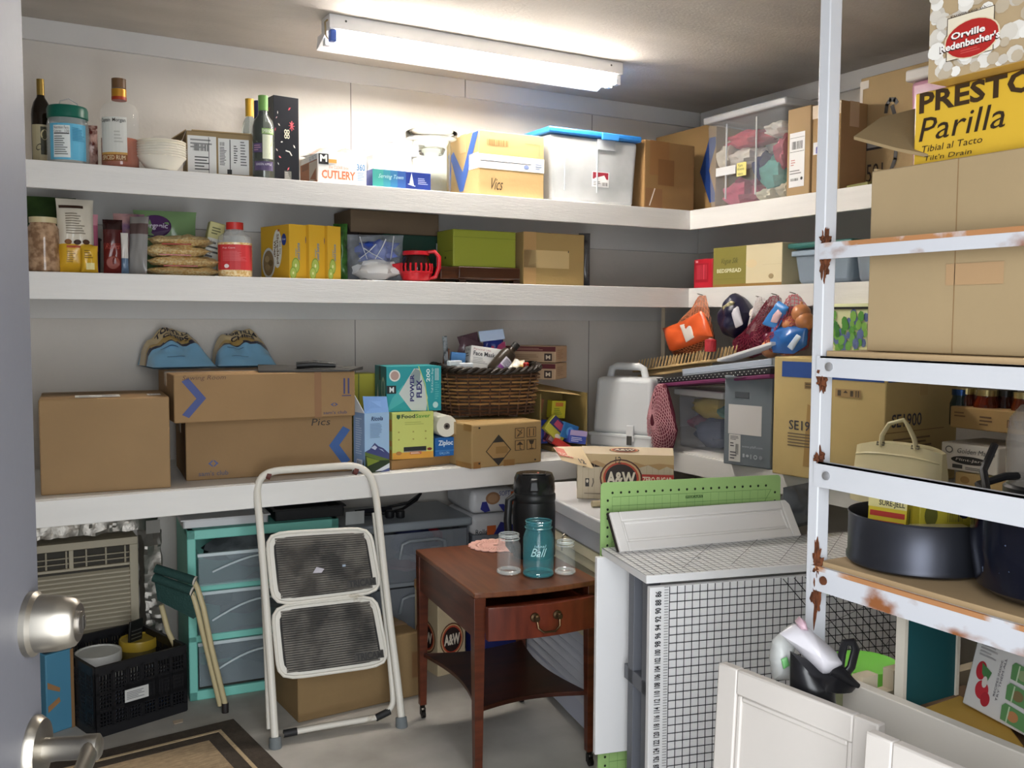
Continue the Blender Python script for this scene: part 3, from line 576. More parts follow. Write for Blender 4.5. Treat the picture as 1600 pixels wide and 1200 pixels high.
g = G(RD); g.hexa([(-R*1.45, -.012, h*.5), (-R*.8, -.02, h*.25), (-R*.8, .02, h*.25), (-R*1.45, .012, h*.5), (-R*1.5, -.012, h*.56), (-R*.8, -.02, h*.62), (-R*.8, .02, h*.62), (-R*1.5, .012, h*.56)]); g.build('spout', t, bevel=.004)
# olive box on a wooden rack
a, w, rz = frame((712, 440, 'y', 3.42), (815, 440, 'y', 3.42), S2)
t = thing('wooden_box', 'low varnished dark wooden box under the olive green box', 'box', a+Vector((-.06, .012, 0)), rz); WD = M('4b2a17', r=.3, n=.6, ns=6, st=(1, 1, 12), h2='2c170c'); w2 = w+.06
hw = .062
g = G(WD); g.box(.0, 0, .012, w2, .17, hw); g.build('body', t, bevel=.003)
g = G(M('3a2011', r=.3)); g.box(.075, -.008, .016, w2-.004, .002, hw+.002); g.build('front_moulding', t, bevel=.005)
for x in (.08, w2-.035): g = G(M('2c1a10', r=.4)); g.box(x, -.006, 0, x+.03, .03, .012); g.build('foot', t)
bx('olive_box', 'olive green box resting on the low wooden box', 'box', (708, 400, 'y', 3.44), (806, 400, 'y', 3.44), (720, 358), .15, S2+.064, M('8c9430', r=.5), [('lid_line', 'F', [('r', 0, .79, 1, .80, '6a7222')]), ('hook', 'L', [('r', .3, .0, .95, .02, '666e28'), ('e', .55, .25, .04, .04, '3a3c1a'), ('r', .5, .42, 1, .43, '5c6420')])])
g = G(M('7a4a22', r=.4, n=.3, ns=5)); g.box(0, 0, 0, .07, .13, .05); p = spot(672, 430, S2, y=3.53); tag(g.build('wooden_block', loc=p, bevel=.004), 'brown wooden box peeking out behind the red coffee pot', 'box')
bx('moving_box', 'square cardboard box with a strip of pale tape, right end of the middle back shelf', 'box', (818, 400, 'y', 3.435), (913, 400, 'y', 3.44), (860, 364), .17, S2, CB('a8834f'), [('pale_tape', 'F', [('r', .0, .32, .74, .66, 'c6ad7c')]), ('clear_tape', 'F', [('r', .0, .0, .2, 1, 'b08d5c'), ('r', .72, .63, .735, .67, '2a2a2a')])])
pouch('dark_bag', 'dark plastic bag squeezed at the right side of the square cardboard box', 908, 926, 365, 3.56, S2, .04, M('5d5c5e', r=.2, n=.5, ns=12, h2='2c2c2e'), seed=41)
# ================================================================ right-hand wall, top and middle shelves
def rx(name, label, cat, x0, x1, y, X, top, d, z, mat, **k): return bx(name, label, cat, (x0, y, 'x', X), (x1, y, 'x', X), top, d, z, mat, **k)
a, w, rz = frame((1110, 250, 'x', 2.90), (1223, 250, 'x', 2.90), S1)
t = tote('storage_tote', 'clear tote full of colourful folded clothes with a yellow note', (1103, 250, 'x', 2.89), (1226, 250, 'x', 2.89), (1150, 172), .38, S1, M('e2e6ea', r=.18, a=.16), M('d8dadc', r=.25, a=.7), .03, .012, taper=.03)
w, d, h = t['dims']
fr = face(w, d, h, 'F')
g = G(M('e8eaec', r=.2, a=.8))
for x in (.28, .66): g = G(M('e8eaec', r=.2, a=.6)); g.box(w*x, -.006, .03, w*x+.005, 0, h-.05); g.build('moulded_rib', t)
g = G(M('e6dc86', r=.6)); g.box(w*.44, -.010, h*.29, w*.56, -.008, h*.43); nt_ = g.build('sticky_note', t)
prints(t, 'note_writing', fr, [('t', 'Yarn', .46, .385, .52, .415, '2a2a22'), ('t', 'Knots', .46, .35, .54, .375, '2a2a22'), ('t', 'fabric', .46, .30, .53, .325, '2a2a22')], e=.0125)
g = G(M('e0e0e0', r=.3)); g.box(w*.16, -.008, h*.33, w*.42, -.006, h*.42); g.build('white_sticker', t)
mw = t.location; cz, sz = math.cos(t.rotation_euler.z), math.sin(t.rotation_euler.z)
def inside(t, x, y, z): 
    cz, sz = math.cos(t.rotation_euler.z), math.sin(t.rotation_euler.z)
    return Vector((t.location.x+cz*x-sz*y, t.location.y+sz*x+cz*y, t.location.z+z))
cl = [('pink folded garment low in the clothes tote', 'b34a66', .30, .12, .17, .10, .3), ('cream knitted roll low in the clothes tote', 'd9d2bd', .68, .07, .10, .055, .18), ('teal and white patterned cloth inside the clothes tote', '5a9a94', .74, .30, .14, .12, .32), ('coral red cloth at the top of the clothes tote', 'c0485a', .38, .72, .22, .06, .30), ('navy blue cloth inside the clothes tote', '3e4070', .60, .38, .05, .10, .30), ('rose red cloth at the right of the clothes tote', 'b84a60', .86, .50, .06, .12, .25), ('cream cloth at the left of the clothes tote', 'd4ccba', .15, .55, .09, .12, .30), ('white knitted cloth at the top right of the clothes tote', 'dedad2', .78, .75, .13, .05, .30), ('cream roll at the bottom of the clothes tote', 'd8d0b8', .9, .10, .06, .06, .25), ('off-white cloth in the middle of the clothes tote', 'dcd6cc', .36, .52, .17, .07, .28)]
for i, (lb, c, u, v, rx_, rz_, ry_) in enumerate(cl):
    g = G(M(c, r=.85, n=.25, ns=25, b=.2, bs=60)); g.ell((0, 0, 0), (rx_*w*1.3, .08, rz_*h*1.45), w=.5, seg=20, rings=14)
    tag(g.build('folded_cloth', loc=inside(t, u*w, .105, max(v*h, rz_*h*1.5)), rz=t.rotation_euler.z), lb, 'cloth', 'clothes in the clear tote')
SL = [('r', .12, .10, .78, .72, 'e2e2e2'), ('b', .22, .53, .7, .62, 14, '222222'), ('r', .14, .50, .76, .505, '333333'), ('r', .14, .66, .76, .664, '333333'), ('w', .2, .34, .4, .42, 3, 'c08888'), ('w', .16, .24, .7, .30, 2, '888888'), ('b', .2, .17, .55, .20, 16, '333333'), ('e', .68, .19, .05, .018, '222222')]
rx('parcel_box', 'brown parcel standing upright with a tall white shipping label, right of the clothes tote', 'box', 1230, 1266, 230, 2.885, (1240, 170), .30, S1, CB('ab855f'), pr=[('shipping_label', 'F', SL)], tape='c8b8a0')
r = rx('parcel_box', 'brown taped box with a small blue house mark beside the metal post', 'box', 1269, 1313, 230, 2.89, (1280, 164), .145, S1, CB('a07850'), pr=[('house_mark', 'F', [('r', .05, .44, .6, .58, 'd8d8dc'), ('p', [(.15, .45), (.15, .52), (.32, .565), (.5, .52), (.5, .45)], '3d3f94')]), ('clear_tape', 'F', [('r', 0, .85, 1, 1, 'c8b49a')])], tape='c0aa8c')
SM = []
def smile(a, b): return [('l', a, .02, '2e2a28')] 
rx('parcel_box', 'large brown parcel with a black arrow and 185 written upside down', 'box', 1342, 1462, 230, 3.04, (1350, 122), .30, S1, CB('b18d62'), pr=[('arrow_print', 'F', [('l', [(.36, .66), (.37, .72), (.41, .76), (.47, .75), (.50, .72)], .016, '2c2825'), ('l', [(.44, .70), (.50, .58), (.52, .45), (.5, .25), (.44, .14)], .016, '2c2825')]), ('dark_tape', 'F', [('r', .0, .36, .9, .52, '3a3838'), ('r', .12, .38, .3, .47, 'a8a8a8'), ('r', .0, .66, .04, .97, 'd8d0c4'), ('r', 0, .9, .12, .97, 'd8d0c4'), ('r', .02, .0, .16, .06, 'd8d0c8')]), ('handwriting', 'F', [('t', '581', .12, .08, .34, .24, '3a3230')])])
g = G(M('7d7a42', r=.7, n=.3, ns=20)); g.box(0, 0, 0, .08, .12, .012); p = at(1350, 300, x=2.88); tag(g.build('folded_napkin', loc=(2.875, p.y-.02, S1), rz=-.2), 'small olive cloth lying at the edge of the top right shelf', 'cloth')
t = tote('storage_tote', 'tote with pink contents and a white lid at the right end of the top shelf', (1421, 150, 'x', 2.86), (1500, 150, 'x', 2.86), (1430, 108), .30, S1, M('d9a0b8', r=.2, n=.2, ns=6, a=.9), M('dcd8d4', r=.3), .04, .012, taper=.04)
# middle right
rx('small_box', 'small red box at the left end of the middle right shelf', 'box', 1084, 1113, 425, 2.90, (1095, 405), .18, S2, M('b5202f', r=.4), pr=[('front_print', 'F', [('r', .1, .2, .8, .85, 'a01828'), ('b', .15, .3, .75, .8, 8, 'd04858'), ('r', .12, .88, .25, .95, 'e0a0a8')])])
bx('bedspread_box', 'old olive and cream box printed BEDSPREAD', 'box', (1115, 420, 'x', 2.89), (1222, 420, 'x', 2.885), (1150, 385), .26, S2, M('c7bb98', r=.6, n=.08, ns=4), [('front_print', 'F', [('r', 0, .07, .5, 1, '857d3c'), ('r', .5, .07, 1, 1, 'd8cba8'), ('r', 0, 0, 1, .07, '8c6a36'), ('t', 'BEDSPREAD', .06, .36, .43, .46, 'dcd8b8', {'b': .03}), ('t', 'Vogue Silk', .12, .55, .38, .72, '4a4624', {'i': .4}), ('r', .02, .2, .48, .205, '6f682e'), ('e', .58, .55, .08, .1, 'dcc9a0'), ('e', .86, .22, .035, .06, 'a08c68'), ('r', .74, .5, 1, .505, 'c2b28c')])], bevel=.004)
t = tote('storage_tote', 'grey-blue tote with a dark teal lid right of the bedspread box', (1238, 420, 'x', 2.885), (1330, 420, 'x', 2.885), (1260, 379), .26, S2, M('8a98a6', r=.35, a=.95), M('2f6a64', r=.4), .022, .016, taper=.06, rim=M('93a3b2', r=.35))
a, w, rz = frame((1320, 420, 'x', 2.90), (1420, 420, 'x', 2.90), S2)
t = tote('storage_tote', 'clear tote with a pale blue disc inside, behind the rusty rail', (1334, 420, 'x', 2.885), (1440, 420, 'x', 2.885), (1340, 380), .26, S2, M('aeb8c4', r=.2, a=.55), M('c8d0d4', r=.3, a=.8), .02, .01, taper=.04)
g = G(M('7fb9c6', r=.5)); g.X = Matrix.Rotation(math.pi/2, 4, 'X'); g.lathe([(.05, 0), (.055, .004), (.05, .02)], seg=32); p = inside(t, .075, .06, .062); tag(g.build('plate', loc=p, rz=t.rotation_euler.z), 'pale blue round plate inside the clear tote', 'plate')
# ================================================================ deep bottom shelf, back wall
r = bx('moving_box', 'large plain cardboard box with white labels on its top, left end of the deep shelf', 'box', (64, 775), (267, 762), (66, 625), .33, S3, CB('9c7550'), [('shipping_label', 'T', [('r', .27, .12, .62, .42, 'dcdad4'), ('w', .30, .16, .44, .38, 4, '9a9a96'), ('w', .48, .16, .6, .38, 3, '9a9a96')]), ('shipping_label', 'T', [('r', .84, .2, .95, .40, 'dcdad4'), ('b', .86, .24, .93, .36, 6, '777777')]), ('clear_tape', 'T', [('r', 0, .80, .97, .86, 'b59a76'), ('r', .02, .72, .3, .73, '4c3826')])])
samsl = lambda u, v, s: [('p', [(u-s, v), (u-.1*s, v+2.0*s), (u-.1*s, v+1.2*s), (u-.55*s, v), (u-.1*s, v-1.2*s), (u-.1*s, v-2.0*s)], '3b4a80'), ('p', [(u+s, v), (u+.1*s, v+2.0*s), (u+.1*s, v+1.2*s), (u+.55*s, v), (u+.1*s, v-1.2*s), (u+.1*s, v-2.0*s)], '3b4a80')]
r1 = bx('moving_box', 'lower of two stacked cardboard boxes, marked Pics with a blue chevron', 'box', (291, 752), (551, 736), (291, 657), .36, S3, CB('946c48'), [('club_logo', 'F', samsl(.155, .27, .03) + [('t', "sam's club", .07, .07, .24, .15, '4a4a60', {'b': .01})]), ('printed_chevron', 'F', [('p', [(.85, .47), (.94, .80), (.985, .73), (.915, .47), (.985, .20), (.94, .12)], '2f5590')]), ('handwriting', 'F', [('t', 'Pics', .745, .83, .86, .95, '2c221a', {'i': .2})]), ('flap_edge', 'L', [('r', .90, .02, .99, .98, '6f4a2a')])], tape='b89a74')
h1 = r1['dims'][2]
a, w, rz = frame((272, 657, 'y', 3.30), (555, 645, 'y', 3.235), S3+h1+.001)
r2 = bx('moving_box', 'wide cardboard box marked Sewing Room, stacked under the chip bags', 'box', (272, 640, 'y', 3.262), (555, 640, 'y', 3.24), (272, 586), .36, S3+h1+.002, CB('9b724c'), [('printed_chevron', 'F', [('p', [(.04, .86), (.075, .93), (.165, .5), (.075, .10), (.04, .17), (.115, .5)], '30407e')]), ('club_logo', 'F', samsl(.875, .27, .022) + [('t', "sam's club", .81, .06, .95, .13, '4a4660', {'b': .01})]), ('handwriting', 'F', [('t', 'Sewing Room', .045, .86, .27, .98, '5a3a24', {'i': .25})]), ('arrow_print', 'F', [('r', .93, .5, .94, .85, '40406e'), ('r', .955, .5, .965, .85, '40406e'), ('r', .92, .45, .975, .47, '40406e')]), ('tape_strip', 'F', [('r', .76, 0, .80, 1, '8a6442')])], tape='c0a078')
h2 = r2['dims'][2]; Z2 = S3+h1+.002+h2
# chip bags lying on the upper box
def chips(label, px, py, rz, seed, W=.30, L=.38):
    p = at(px, py, z=Z2)
    t = thing('chip_bag', label, 'bag', (p.x, p.y, Z2+.004), rz, 'blue bags of chips')
    BL = M('8cc4e8', r=.22); TN = M('cdb78c', r=.25); DK = M('3a3846', r=.25); GD = M('b89858', r=.25)
    def mf(u, v):
        if v < .46: return BL
        if v > .88: return BL
        if v < .50+.07*abs(u-.4)*2: return DK
        if v < .61: return GD
        return TN
    g = G(); g.X = Matrix.Translation((0, 0, .052)) @ Matrix.Rotation(-math.pi/2, 4, 'X') @ Matrix.Translation((0, 0, 0))
    g.X = Matrix(((1, 0, 0, 0), (0, 0, 1, 0), (0, -1, 0, .058), (0, 0, 0, 1)))
    def top(u, v, e=0.):
        x = (u-.5)*2; y = max(0., min(1., (v-.04)/.92)); q = (y/.8)**.85 if y < .8 else math.sqrt(max(0, 1-((y-.8)/.2)**2)); b = max(0, 1-abs(x)**3.5)**.5*q
        nn = noise.noise(Vector((x*2.4+seed, v*4.5, seed*1.7)))*.030*b + noise.noise(Vector((x*7+seed, v*11, 3)))*.006*b
        return Vector((x*W/2*(1.06-.06*q+.05*v), v*L, .004+.128*b+nn+e))
    g.X = Matrix(); g.grid(34, 36, top, mf=mf); g.grid(34, 12, lambda u, v: (top(1-u, v).x, v*L, 0.), BL); g.build('foil_bag', t, ang=70)
    def bend(u, v, e):
        return top(u, v, .003+e)
    prints(t, 'bag_print', (Vector((0, 0, 0)), Vector((W, 0, 0)), Vector((0, L, 0)), Vector((0, 0, 1))), [('t', 'TORTILLA', .2, .655, .78, .73, '2a2630', {'b': .03}), ('t', 'CHIPS', .3, .56, .72, .635, '2a2630', {'b': .03}), ('w', .2, .36, .55, .39, 1, '2f5a86'), ('w', .25, .17, .6, .19, 1, '2f5a86')], bend=bend)
    return t
chips('left blue bag of chips lying on the Sewing Room box', 292, 577, .06, 3, W=.215, L=.27)
chips('right blue bag of chips lying on the Sewing Room box', 389, 575, -.10, 8, W=.205, L=.27)
# black tray with brush
p = at(492, 577, z=Z2+.01); t = thing('black_tray', 'flat black cardboard tray on the right end of the Sewing Room box', 'tray', (p.x, p.y, Z2+.001), -.25)
g = G(M('3a3836', r=.7)); g.hexa([(-.19, 0, 0), (.12, -.005, 0), (.18, .12, 0), (-.19, .16, 0), (-.19, 0, .006), (.12, -.005, .006), (.18, .12, .012), (-.19, .16, .02)]); g.build('sheet', t)
g = G(M('141414', r=.5)); g.tube([(-.06, .05, .018), (.0, .045, .022), (.075, .035, .018)], [.012, .014, .009], seg=10); tag(g.build('brush', loc=(p.x, p.y, Z2+.004), rz=-.25), 'small black brush lying on the black tray', 'brush')
# Ricola box
MT = [('r', 0, .0, 1, 1, '9fc0e0'), ('p', [(0, .36), (.2, .40), (.4, .50), (.55, .44), (.75, .40), (1, .30), (1, .1), (0, .1)], '444a7c'), ('p', [(.25, .42), (.4, .46), (.5, .42), (.42, .38)], 'c0c8e0'), ('p', [(.55, .4), (.7, .38), (.8, .33)], 'b0bcd8'), ('p', [(0, .36), (1, .2), (1, .14), (0, .14)], '5f7236'), ('p', [(0, .0), (0, .3), (.55, .2), (1, .19), (1, .0)], '2c3a26'), ('p', [(.05, .28), (.6, .19), (.1, .12)], '7a8a34'), ('p', [(.4, .02), (1, .14), (1, .02)], 'd0d4dc'), ('p', [(.55, .0), (1, .06), (1, 0)], '4a5480'), ('t', 'Ricola', .26, .87, .74, .94, '26305c', {'i': .2, 'b': .02}), ('w', .2, .58, .8, .83, 10, '7a94b4')]
r = bx('candy_box', 'open light blue lozenge box with mountains on the front', 'box', (570, 740), (608, 736), (572, 646), .08, S3, M('8fb0d6', r=.4), [('front_print', 'F', MT), ('side_print', 'L', [('r', 0, 0, 1, 1, '7f9cc4'), ('w', .2, .3, .8, .92, 16, 'b0c4dc'), ('r', .3, .08, .8, .22, 'd4dce8'), ('b', .35, .1, .75, .2, 6, '333344'), ('p', [(.7, .0), (1, .25), (1, 0)], '46543a')])], bevel=.001)
w, d, h = r['dims']
g = G(M('6f92c4', r=.4)); g.hexa([(0, 0, h), (w, 0, h), (w, .002, h), (0, .002, h), (.005, .02, h+.06), (w+.005, .025, h+.055), (w+.005, .027, h+.055), (.005, .022, h+.06)]); g.build('box_flap', r)
g = G(M('d4d8dc', r=.5)); g.hexa([(0, 0, h), (0, d, h), (.002, d, h), (.002, 0, h), (-.03, .03, h+.075), (-.03, d, h+.075), (-.028, d, h+.075), (-.028, .03, h+.075)]); g.build('box_flap', r)
# flat carton under the FoodSaver and Ziploc boxes
r = bx('flat_carton', 'low brown carton lying beneath the bag boxes', 'box', (612, 735), (715, 723), (614, 719), .30, S3, CB('96683c'), bevel=.002, h=.035)
ZF = S3+.0365
FS = [('r', 0, 0, 1, 1, 'c8cf72'), ('r', 0, 0, 1, .14, 'd49a3c'), ('t', 'Food', .22, .87, .55, .955, '2c4434', {'b': .03}), ('t', 'Saver', .56, .87, .92, .955, '5f9a3c', {'b': .02}), ('p', [(.10, .95), (.19, .95), (.19, .89), (.145, .85), (.10, .89)], '2f5a3a'), ('w', .3, .72, .8, .80, 2, 'aab25c'), ('r', .27, .165, .82, .255, '26282a'), ('r', .27, .145, .82, .165, '8a8a84'), ('r', .42, .09, .7, .15, 'b86a4c'), ('w', .44, .1, .68, .14, 2, 'e8d8c0'), ('e', .15, .13, .07, .04, 'a8763c'), ('e', .9, .19, .06, .03, '7a2f24')]
for u in (.15, .5, .8):
    for v in (.58, .42): FS.append(('r', u-.02, v-.015, u+.02, v+.015, 'a09a4c'))
r = bx('bag_box', 'yellow-green vacuum bag box with an orange bottom edge', 'box', (613, 719, 'y', 3.27), (677, 716, 'y', 3.262), (615, 645), .12, ZF, M('c4cb70', r=.4), [('front_print', 'F', FS), ('side_print', 'L', [('r', 0, .6, 1, .85, 'd49a4c'), ('r', 0, .28, 1, .4, 'd8a05c'), ('r', 0, 0, 1, .2, 'c88c3c')])], bevel=.0015)
hF = r['dims'][2]
r = bx('bag_box', 'blue zip bag box under the white roll', 'box', (680, 712, 'y', 3.27), (719, 709, 'y', 3.27), (690, 684), .15, ZF, M('2463a8', r=.35), [('front_print', 'F', [('t', 'Ziploc', .12, .5, .7, .86, 'd8e4f2', {'b': .03}), ('t', 'GALLON', .16, .1, .55, .24, '9ac4e8'), ('r', 0, .28, 1, .32, '4a8cc8'), ('t', '75', .84, .1, .96, .26, '9ac4e8')])], bevel=.0015)
hz = r['dims'][2]
p = spot(694, 680, ZF+hz+.001, y=3.30); t = thing('bag_roll', 'white roll of vacuum bag film resting on the blue zip bag box', 'roll', p, face_cam(p)+.35); R = wpx(34, p)/2
g = G(M('e4e0d0', r=.5)); g.X = Matrix.Translation((0, -.03, R)) @ Matrix.Rotation(-math.pi/2, 4, 'X'); g.lathe([(R*.3, 0), (R*.97, 0), (R, .003), (R, .147), (R*.97, .15), (R*.3, .15)], seg=36, cap=False); g.build('film', t)
g = G(M('6a5f58', r=.6)); g.X = Matrix.Translation((0, -.03, R)) @ Matrix.Rotation(-math.pi/2, 4, 'X'); g.lathe([(R*.3, .0), (R*.3, .15), (R*.15, .15), (R*.15, 0), (R*.3, 0)], seg=24, cap=False); g.build('core', t)
PF = [('r', 0, 0, 1, 1, '269aa0'), ('p', [(.0, .0), (.35, .25), (.3, .6), (.1, .3)], '48b0b0'), ('p', [(.22, .40), (.5, .95), (.6, .95), (.75, .3), (.72, .0), (.45, .02)], 'c8d0cc'), ('p', [(.44, .82), (.52, .95), (.62, .90), (.6, .6), (.5, .55)], '8a9a9a'), ('l', [(.58, 1), (.7, .6), (.76, 0)], .003, 'c8d46c'), ('v', 'POWER', .42, .22, .50, .82, '30306e', {'b': .04}), ('v', 'FLEX', .54, .3, .64, .70, '30306e', {'b': .04}), ('r', .0, .4, .17, .58, '1a2226'), ('t', 'M', .05, .43, .13, .55, 'e8f0f0', {'b': .03}), ('e', .145, .80, .1, .13, 'dfe4dc'), ('e', .145, .80, .075, .10, 'b89a90'), ('v', '200', .72, .65, .79, .94, 'e0f0f0', {'b': .02}), ('v', 'Tall Kitchen Bags', .81, .4, .86, .96, 'c0e4e4'), ('b', .88, .68, .96, .95, 8, 'd8e8e8'), ('w', .88, .25, .96, .65, 8, '5ab4b6'), ('e', .89, .13, .05, .07, 'b8dcd8')]
r = bx('bag_box', 'teal box of kitchen trash bags lying on the yellow-green box', 'box', (604, 640, 'y', 3.30), (689, 638, 'y', 3.275), (606, 573), .16, ZF+hF+.001, M('1f8f94', r=.35), [('front_print', 'F', PF), ('side_print', 'L', [('r', 0, 0, 1, 1, '256e70'), ('e', .75, .5, .16, .26, '9ab09a'), ('e', .75, .5, .11, .18, '4a7a70'), ('r', .4, .68, .55, 1, '153034'), ('p', [(.2, .3), (.4, .1), (.3, .6)], 'a8b8b4')])], bevel=.0015)
hP = r['dims'][2]
bx('small_box', 'yellow box standing behind the lozenge box', 'box', (552, 640, 'y', 3.50), (590, 640, 'y', 3.50), (560, 584), .10, S3, M('a8a43a', r=.5), [('side_line', 'F', [('r', .2, 0, .24, 1, '5a6a3a')])])
# rough cardboard box under the basket
DI = [('p', [(.37, .02), (.55, .37), (.37, .74), (.19, .37)], '3a2f22'), ('p', [(.37, .055), (.535, .37), (.37, .705), (.205, .37)], '9a7a4c'), ('p', [(.37, .74), (.28, .56), (.46, .56)], '2e2a26'), ('p', [(.37, .02), (.28, .2), (.46, .2)], '2e2a26'), ('r', .33, .3, .5, .46, '8a6a3c'), ('r', .44, -.0, .6, .14, '8c6636'), ('r', .02, .0, .12, .15, '8c6230'), ('e', .1, .92, .014, .022, '2a2420', 12), ('e', .1, .11, .014, .022, '2a2420', 12), ('e', .9, .08, .014, .022, '2a2420', 12)]
for i, (u, v) in enumerate(((.60, .62), (.77, .62), (.60, .33), (.77, .33))):
    DI += [('r', u, v, u+.14, v+.24, '4c3a26'), ('r', u+.01, v+.016, u+.13, v+.224, '9a7a4c')]
DI += [('l', [(.63, .66), (.70, .82)], .003, '3a2c1e'), ('l', [(.63, .82), (.7, .74), (.63, .66)], .003, '3a2c1e'), ('l', [(.81, .66), (.81, .82)], .004, '3a2c1e'), ('l', [(.87, .66), (.87, .82)], .004, '3a2c1e'), ('p', [(.62, .46), (.67, .54), (.72, .46)], '33281c'), ('l', [(.67, .46), (.67, .37), (.69, .36)], .003, '33281c'), ('p', [(.8, .55), (.88, .55), (.86, .46), (.82, .46)], '33281c'), ('l', [(.84, .46), (.84, .36)], .003, '33281c'), ('r', .81, .35, .87, .365, '33281c')]
r = bx('moving_box', 'worn cardboard box printed with a black diamond, under the wicker basket', 'box', (737, 733), (846, 722), (740, 664), .27, S3, CB('a07a4c'), [('warning_print', 'F', DI), ('corner_tape', 'L', [('r', .6, 0, 1, .12, '8c6630'), ('r', .8, .85, 1, 1, '8c6630')])], tape='b89868', bevel=.006)
hB = r['dims'][2]; ZB = S3+hB+.004
# wicker basket
p0 = corner((705, 655, 'y', 3.33), ZB); p1 = corner((848, 655, 'y', 3.25), ZB)
ctr = (p0+p1)/2 + Vector((.03, .16, 0)); rzb = math.atan2((p1-p0).y, (p1-p0).x)
WXb, WYb = .205, .15; hb = .182
t = thing('wicker_basket', 'brown woven wicker basket piled with face masks and bottles', 'basket', ctr, rzb)
def rim(a, f, ex=0): # rounded-rectangle outline
    ca, sa = math.cos(a), math.sin(a); q = (abs(ca)**3.2+abs(sa)**3.2)**(-1/3.2)
    return (ca*q*(WXb*f+ex), sa*q*(WYb*f+ex))
wk = [M('94683e', r=.55, n=.5, ns=24), M('b08450', r=.55, n=.4, ns=24), M('5c3c24', r=.6, n=.4, ns=30)]
NS = 30; g = G()
for k in range(NS):
    a = 2*math.pi*k/NS
    pts = []
    for j in range(2): 
        z = .005+hb*.93*j; f = .86+.14*j; x, y = rim(a, f); pts.append((x, y, z))
    g.tube(pts, .004, wk[2], seg=6)
g.build('stakes', t)
g = G(); nr = 12
for j in range(nr):
    z = .012+j*(hb*.85/(nr-1)); f = .86+.14*z/hb; pts = []
    for k in range(NS*2):
        a = 2*math.pi*k/(NS*2); s = math.sin(math.pi*(k/1.0)+.0)
        wv = .0085*math.cos(math.pi*k/2*1.0+math.pi*j) if True else 0
        x, y = rim(a, f, .002+wv); pts.append((x, y, z))
    g.tube(pts, .0078, wk[j % 2] if 2 < j < 11 else wk[2], seg=6, closed=True, flat=.55)
g.build('weave', t)
g = G(M('22180f', r=.55))
for ph in (0, 2.1, 4.2):
    pts = []
    for k in range(120):
        a = 2*math.pi*k/120; b = k*.8+ph; x, y = rim(a, 1.0, .004+.009*math.cos(b)); pts.append((x, y, hb+.009*math.sin(b) + (.018*math.cos(a)**2)))
    g.tube(pts, .0075, seg=6, closed=True)
g.build('braided_rim', t)
g = G(M('3a2818', r=.7)); g.poly([(*rim(i*math.pi/16, .86), .008) for i in range(32)]); g.grid(32, 1, lambda u, v: (*rim(u*2*math.pi, .84+.14*v), .01+v*hb*.95)); g.build('lining', t)
def inb(x, y, z): 
    c, s = math.cos(rzb), math.sin(rzb); return Vector((ctr.x+c*x-s*y, ctr.y+s*x+c*y, ZB+z))
zr = hb
def tilt(o, rx_=0, ry_=0, rz_=0): o.rotation_euler = (rx_, ry_, rz_); return o
def loose(name, label, pos, size, mat, rot=(0, 0, 0), pr=(), cat='box', group=None, bevel=.0015):
    w, d, h = size; t = thing(name, label, cat, pos, 0, group); t.rotation_euler = rot
    g = G(mat); g.box(0, 0, 0, w, d, h); g.build('body', t, bevel=bevel)
    for it in pr: prints(t, it[0], face(w, d, h, it[1]), it[2])
    return t
loose('mask_box', 'white box of disposable face masks sticking out of the wicker basket', inb(-.085, -.065, .185), (.165, .085, .10), M('e2e0dc', r=.45), (-.1, .14, rzb+.05), [('front_print', 'F', [('t', 'Personal Use', .06, .84, .5, .92, 'a05a60'), ('t', 'Face Mask', .06, .62, .62, .8, '2c2a30', {'b': .02}), ('w', .06, .3, .5, .56, 4, '9a9a9a')] + [('l', [(.64+.05*i, .4), (.72+.05*i, .85)], .006, '3a3438') for i in range(4)]), ('side_print', 'L', [('w', .2, .55, .8, .75, 2, '7a7a7a'), ('e', .5, .3, .2, .1, '8a8a8a'), ('t', 'Face Mask', .15, .8, .85, .92, '6a6a6a')])])
g = G(M('33291f', r=.3)); g.lathe([(.03, 0), (.034, .006), (.034, .085), (.03, .105), (.014, .118), (.013, .128)], seg=28)
t = thing('peroxide_bottle', 'tilted dark brown bottle with a purple label in the basket', 'bottle', inb(.0, -.115, .178)); t.rotation_euler = (-.1, .75, rzb)
g.build('bottle_body', t); ring(t, 'black_cap', .015, .128, .152, M('181614', r=.5)); cyl_label(t, 'bottle_label', .034, .02, .075, [('r', 0, 0, 1, 1, 'cfc8d2'), ('r', 0, 0, 1, .3, '8a4a8c'), ('w', .15, .4, .85, .9, 5, '6a6470')], .6, .3)
for i, (x, z, rz_, c, lb) in enumerate(((-.10, .15, -.1, 'd9dde0', 'white trigger nozzle at the left front of the basket'), (-.145, .16, .5, 'cfd6da', 'pale spray nozzle by the left rim of the basket'))):
    g = G(M(c, r=.3)); g.box(-.012, -.012, 0, .012, .012, .045); g.box(-.045, -.01, .045, .02, .01, .065); g.box(-.03, -.008, .02, -.022, .008, .045)
    tag(g.build('spray_nozzle', loc=inb(x, -.1, z), rz=rzb+rz_, bevel=.003), lb, 'nozzle')
g = G(M('8e9296', r=.25, n=.5, ns=60, h2='3c4044')); g.box(-.009, -.004, 0, .009, .004, .20); o = tag(g.build('foil_strip', loc=inb(-.165, -.03, .12), bevel=.002), 'tall silver foil strip standing at the left of the basket', 'strip'); o.rotation_euler = (0, -.06, rzb)
g = G(M('6e3f24', r=.45)); g.box(-.011, -.008, 0, .011, .008, .17); o = tag(g.build('wooden_stick', loc=inb(-.178, .0, .10), bevel=.003), 'brown wooden piece standing at the far left of the basket', 'stick'); o.rotation_euler = (0, .10, rzb)
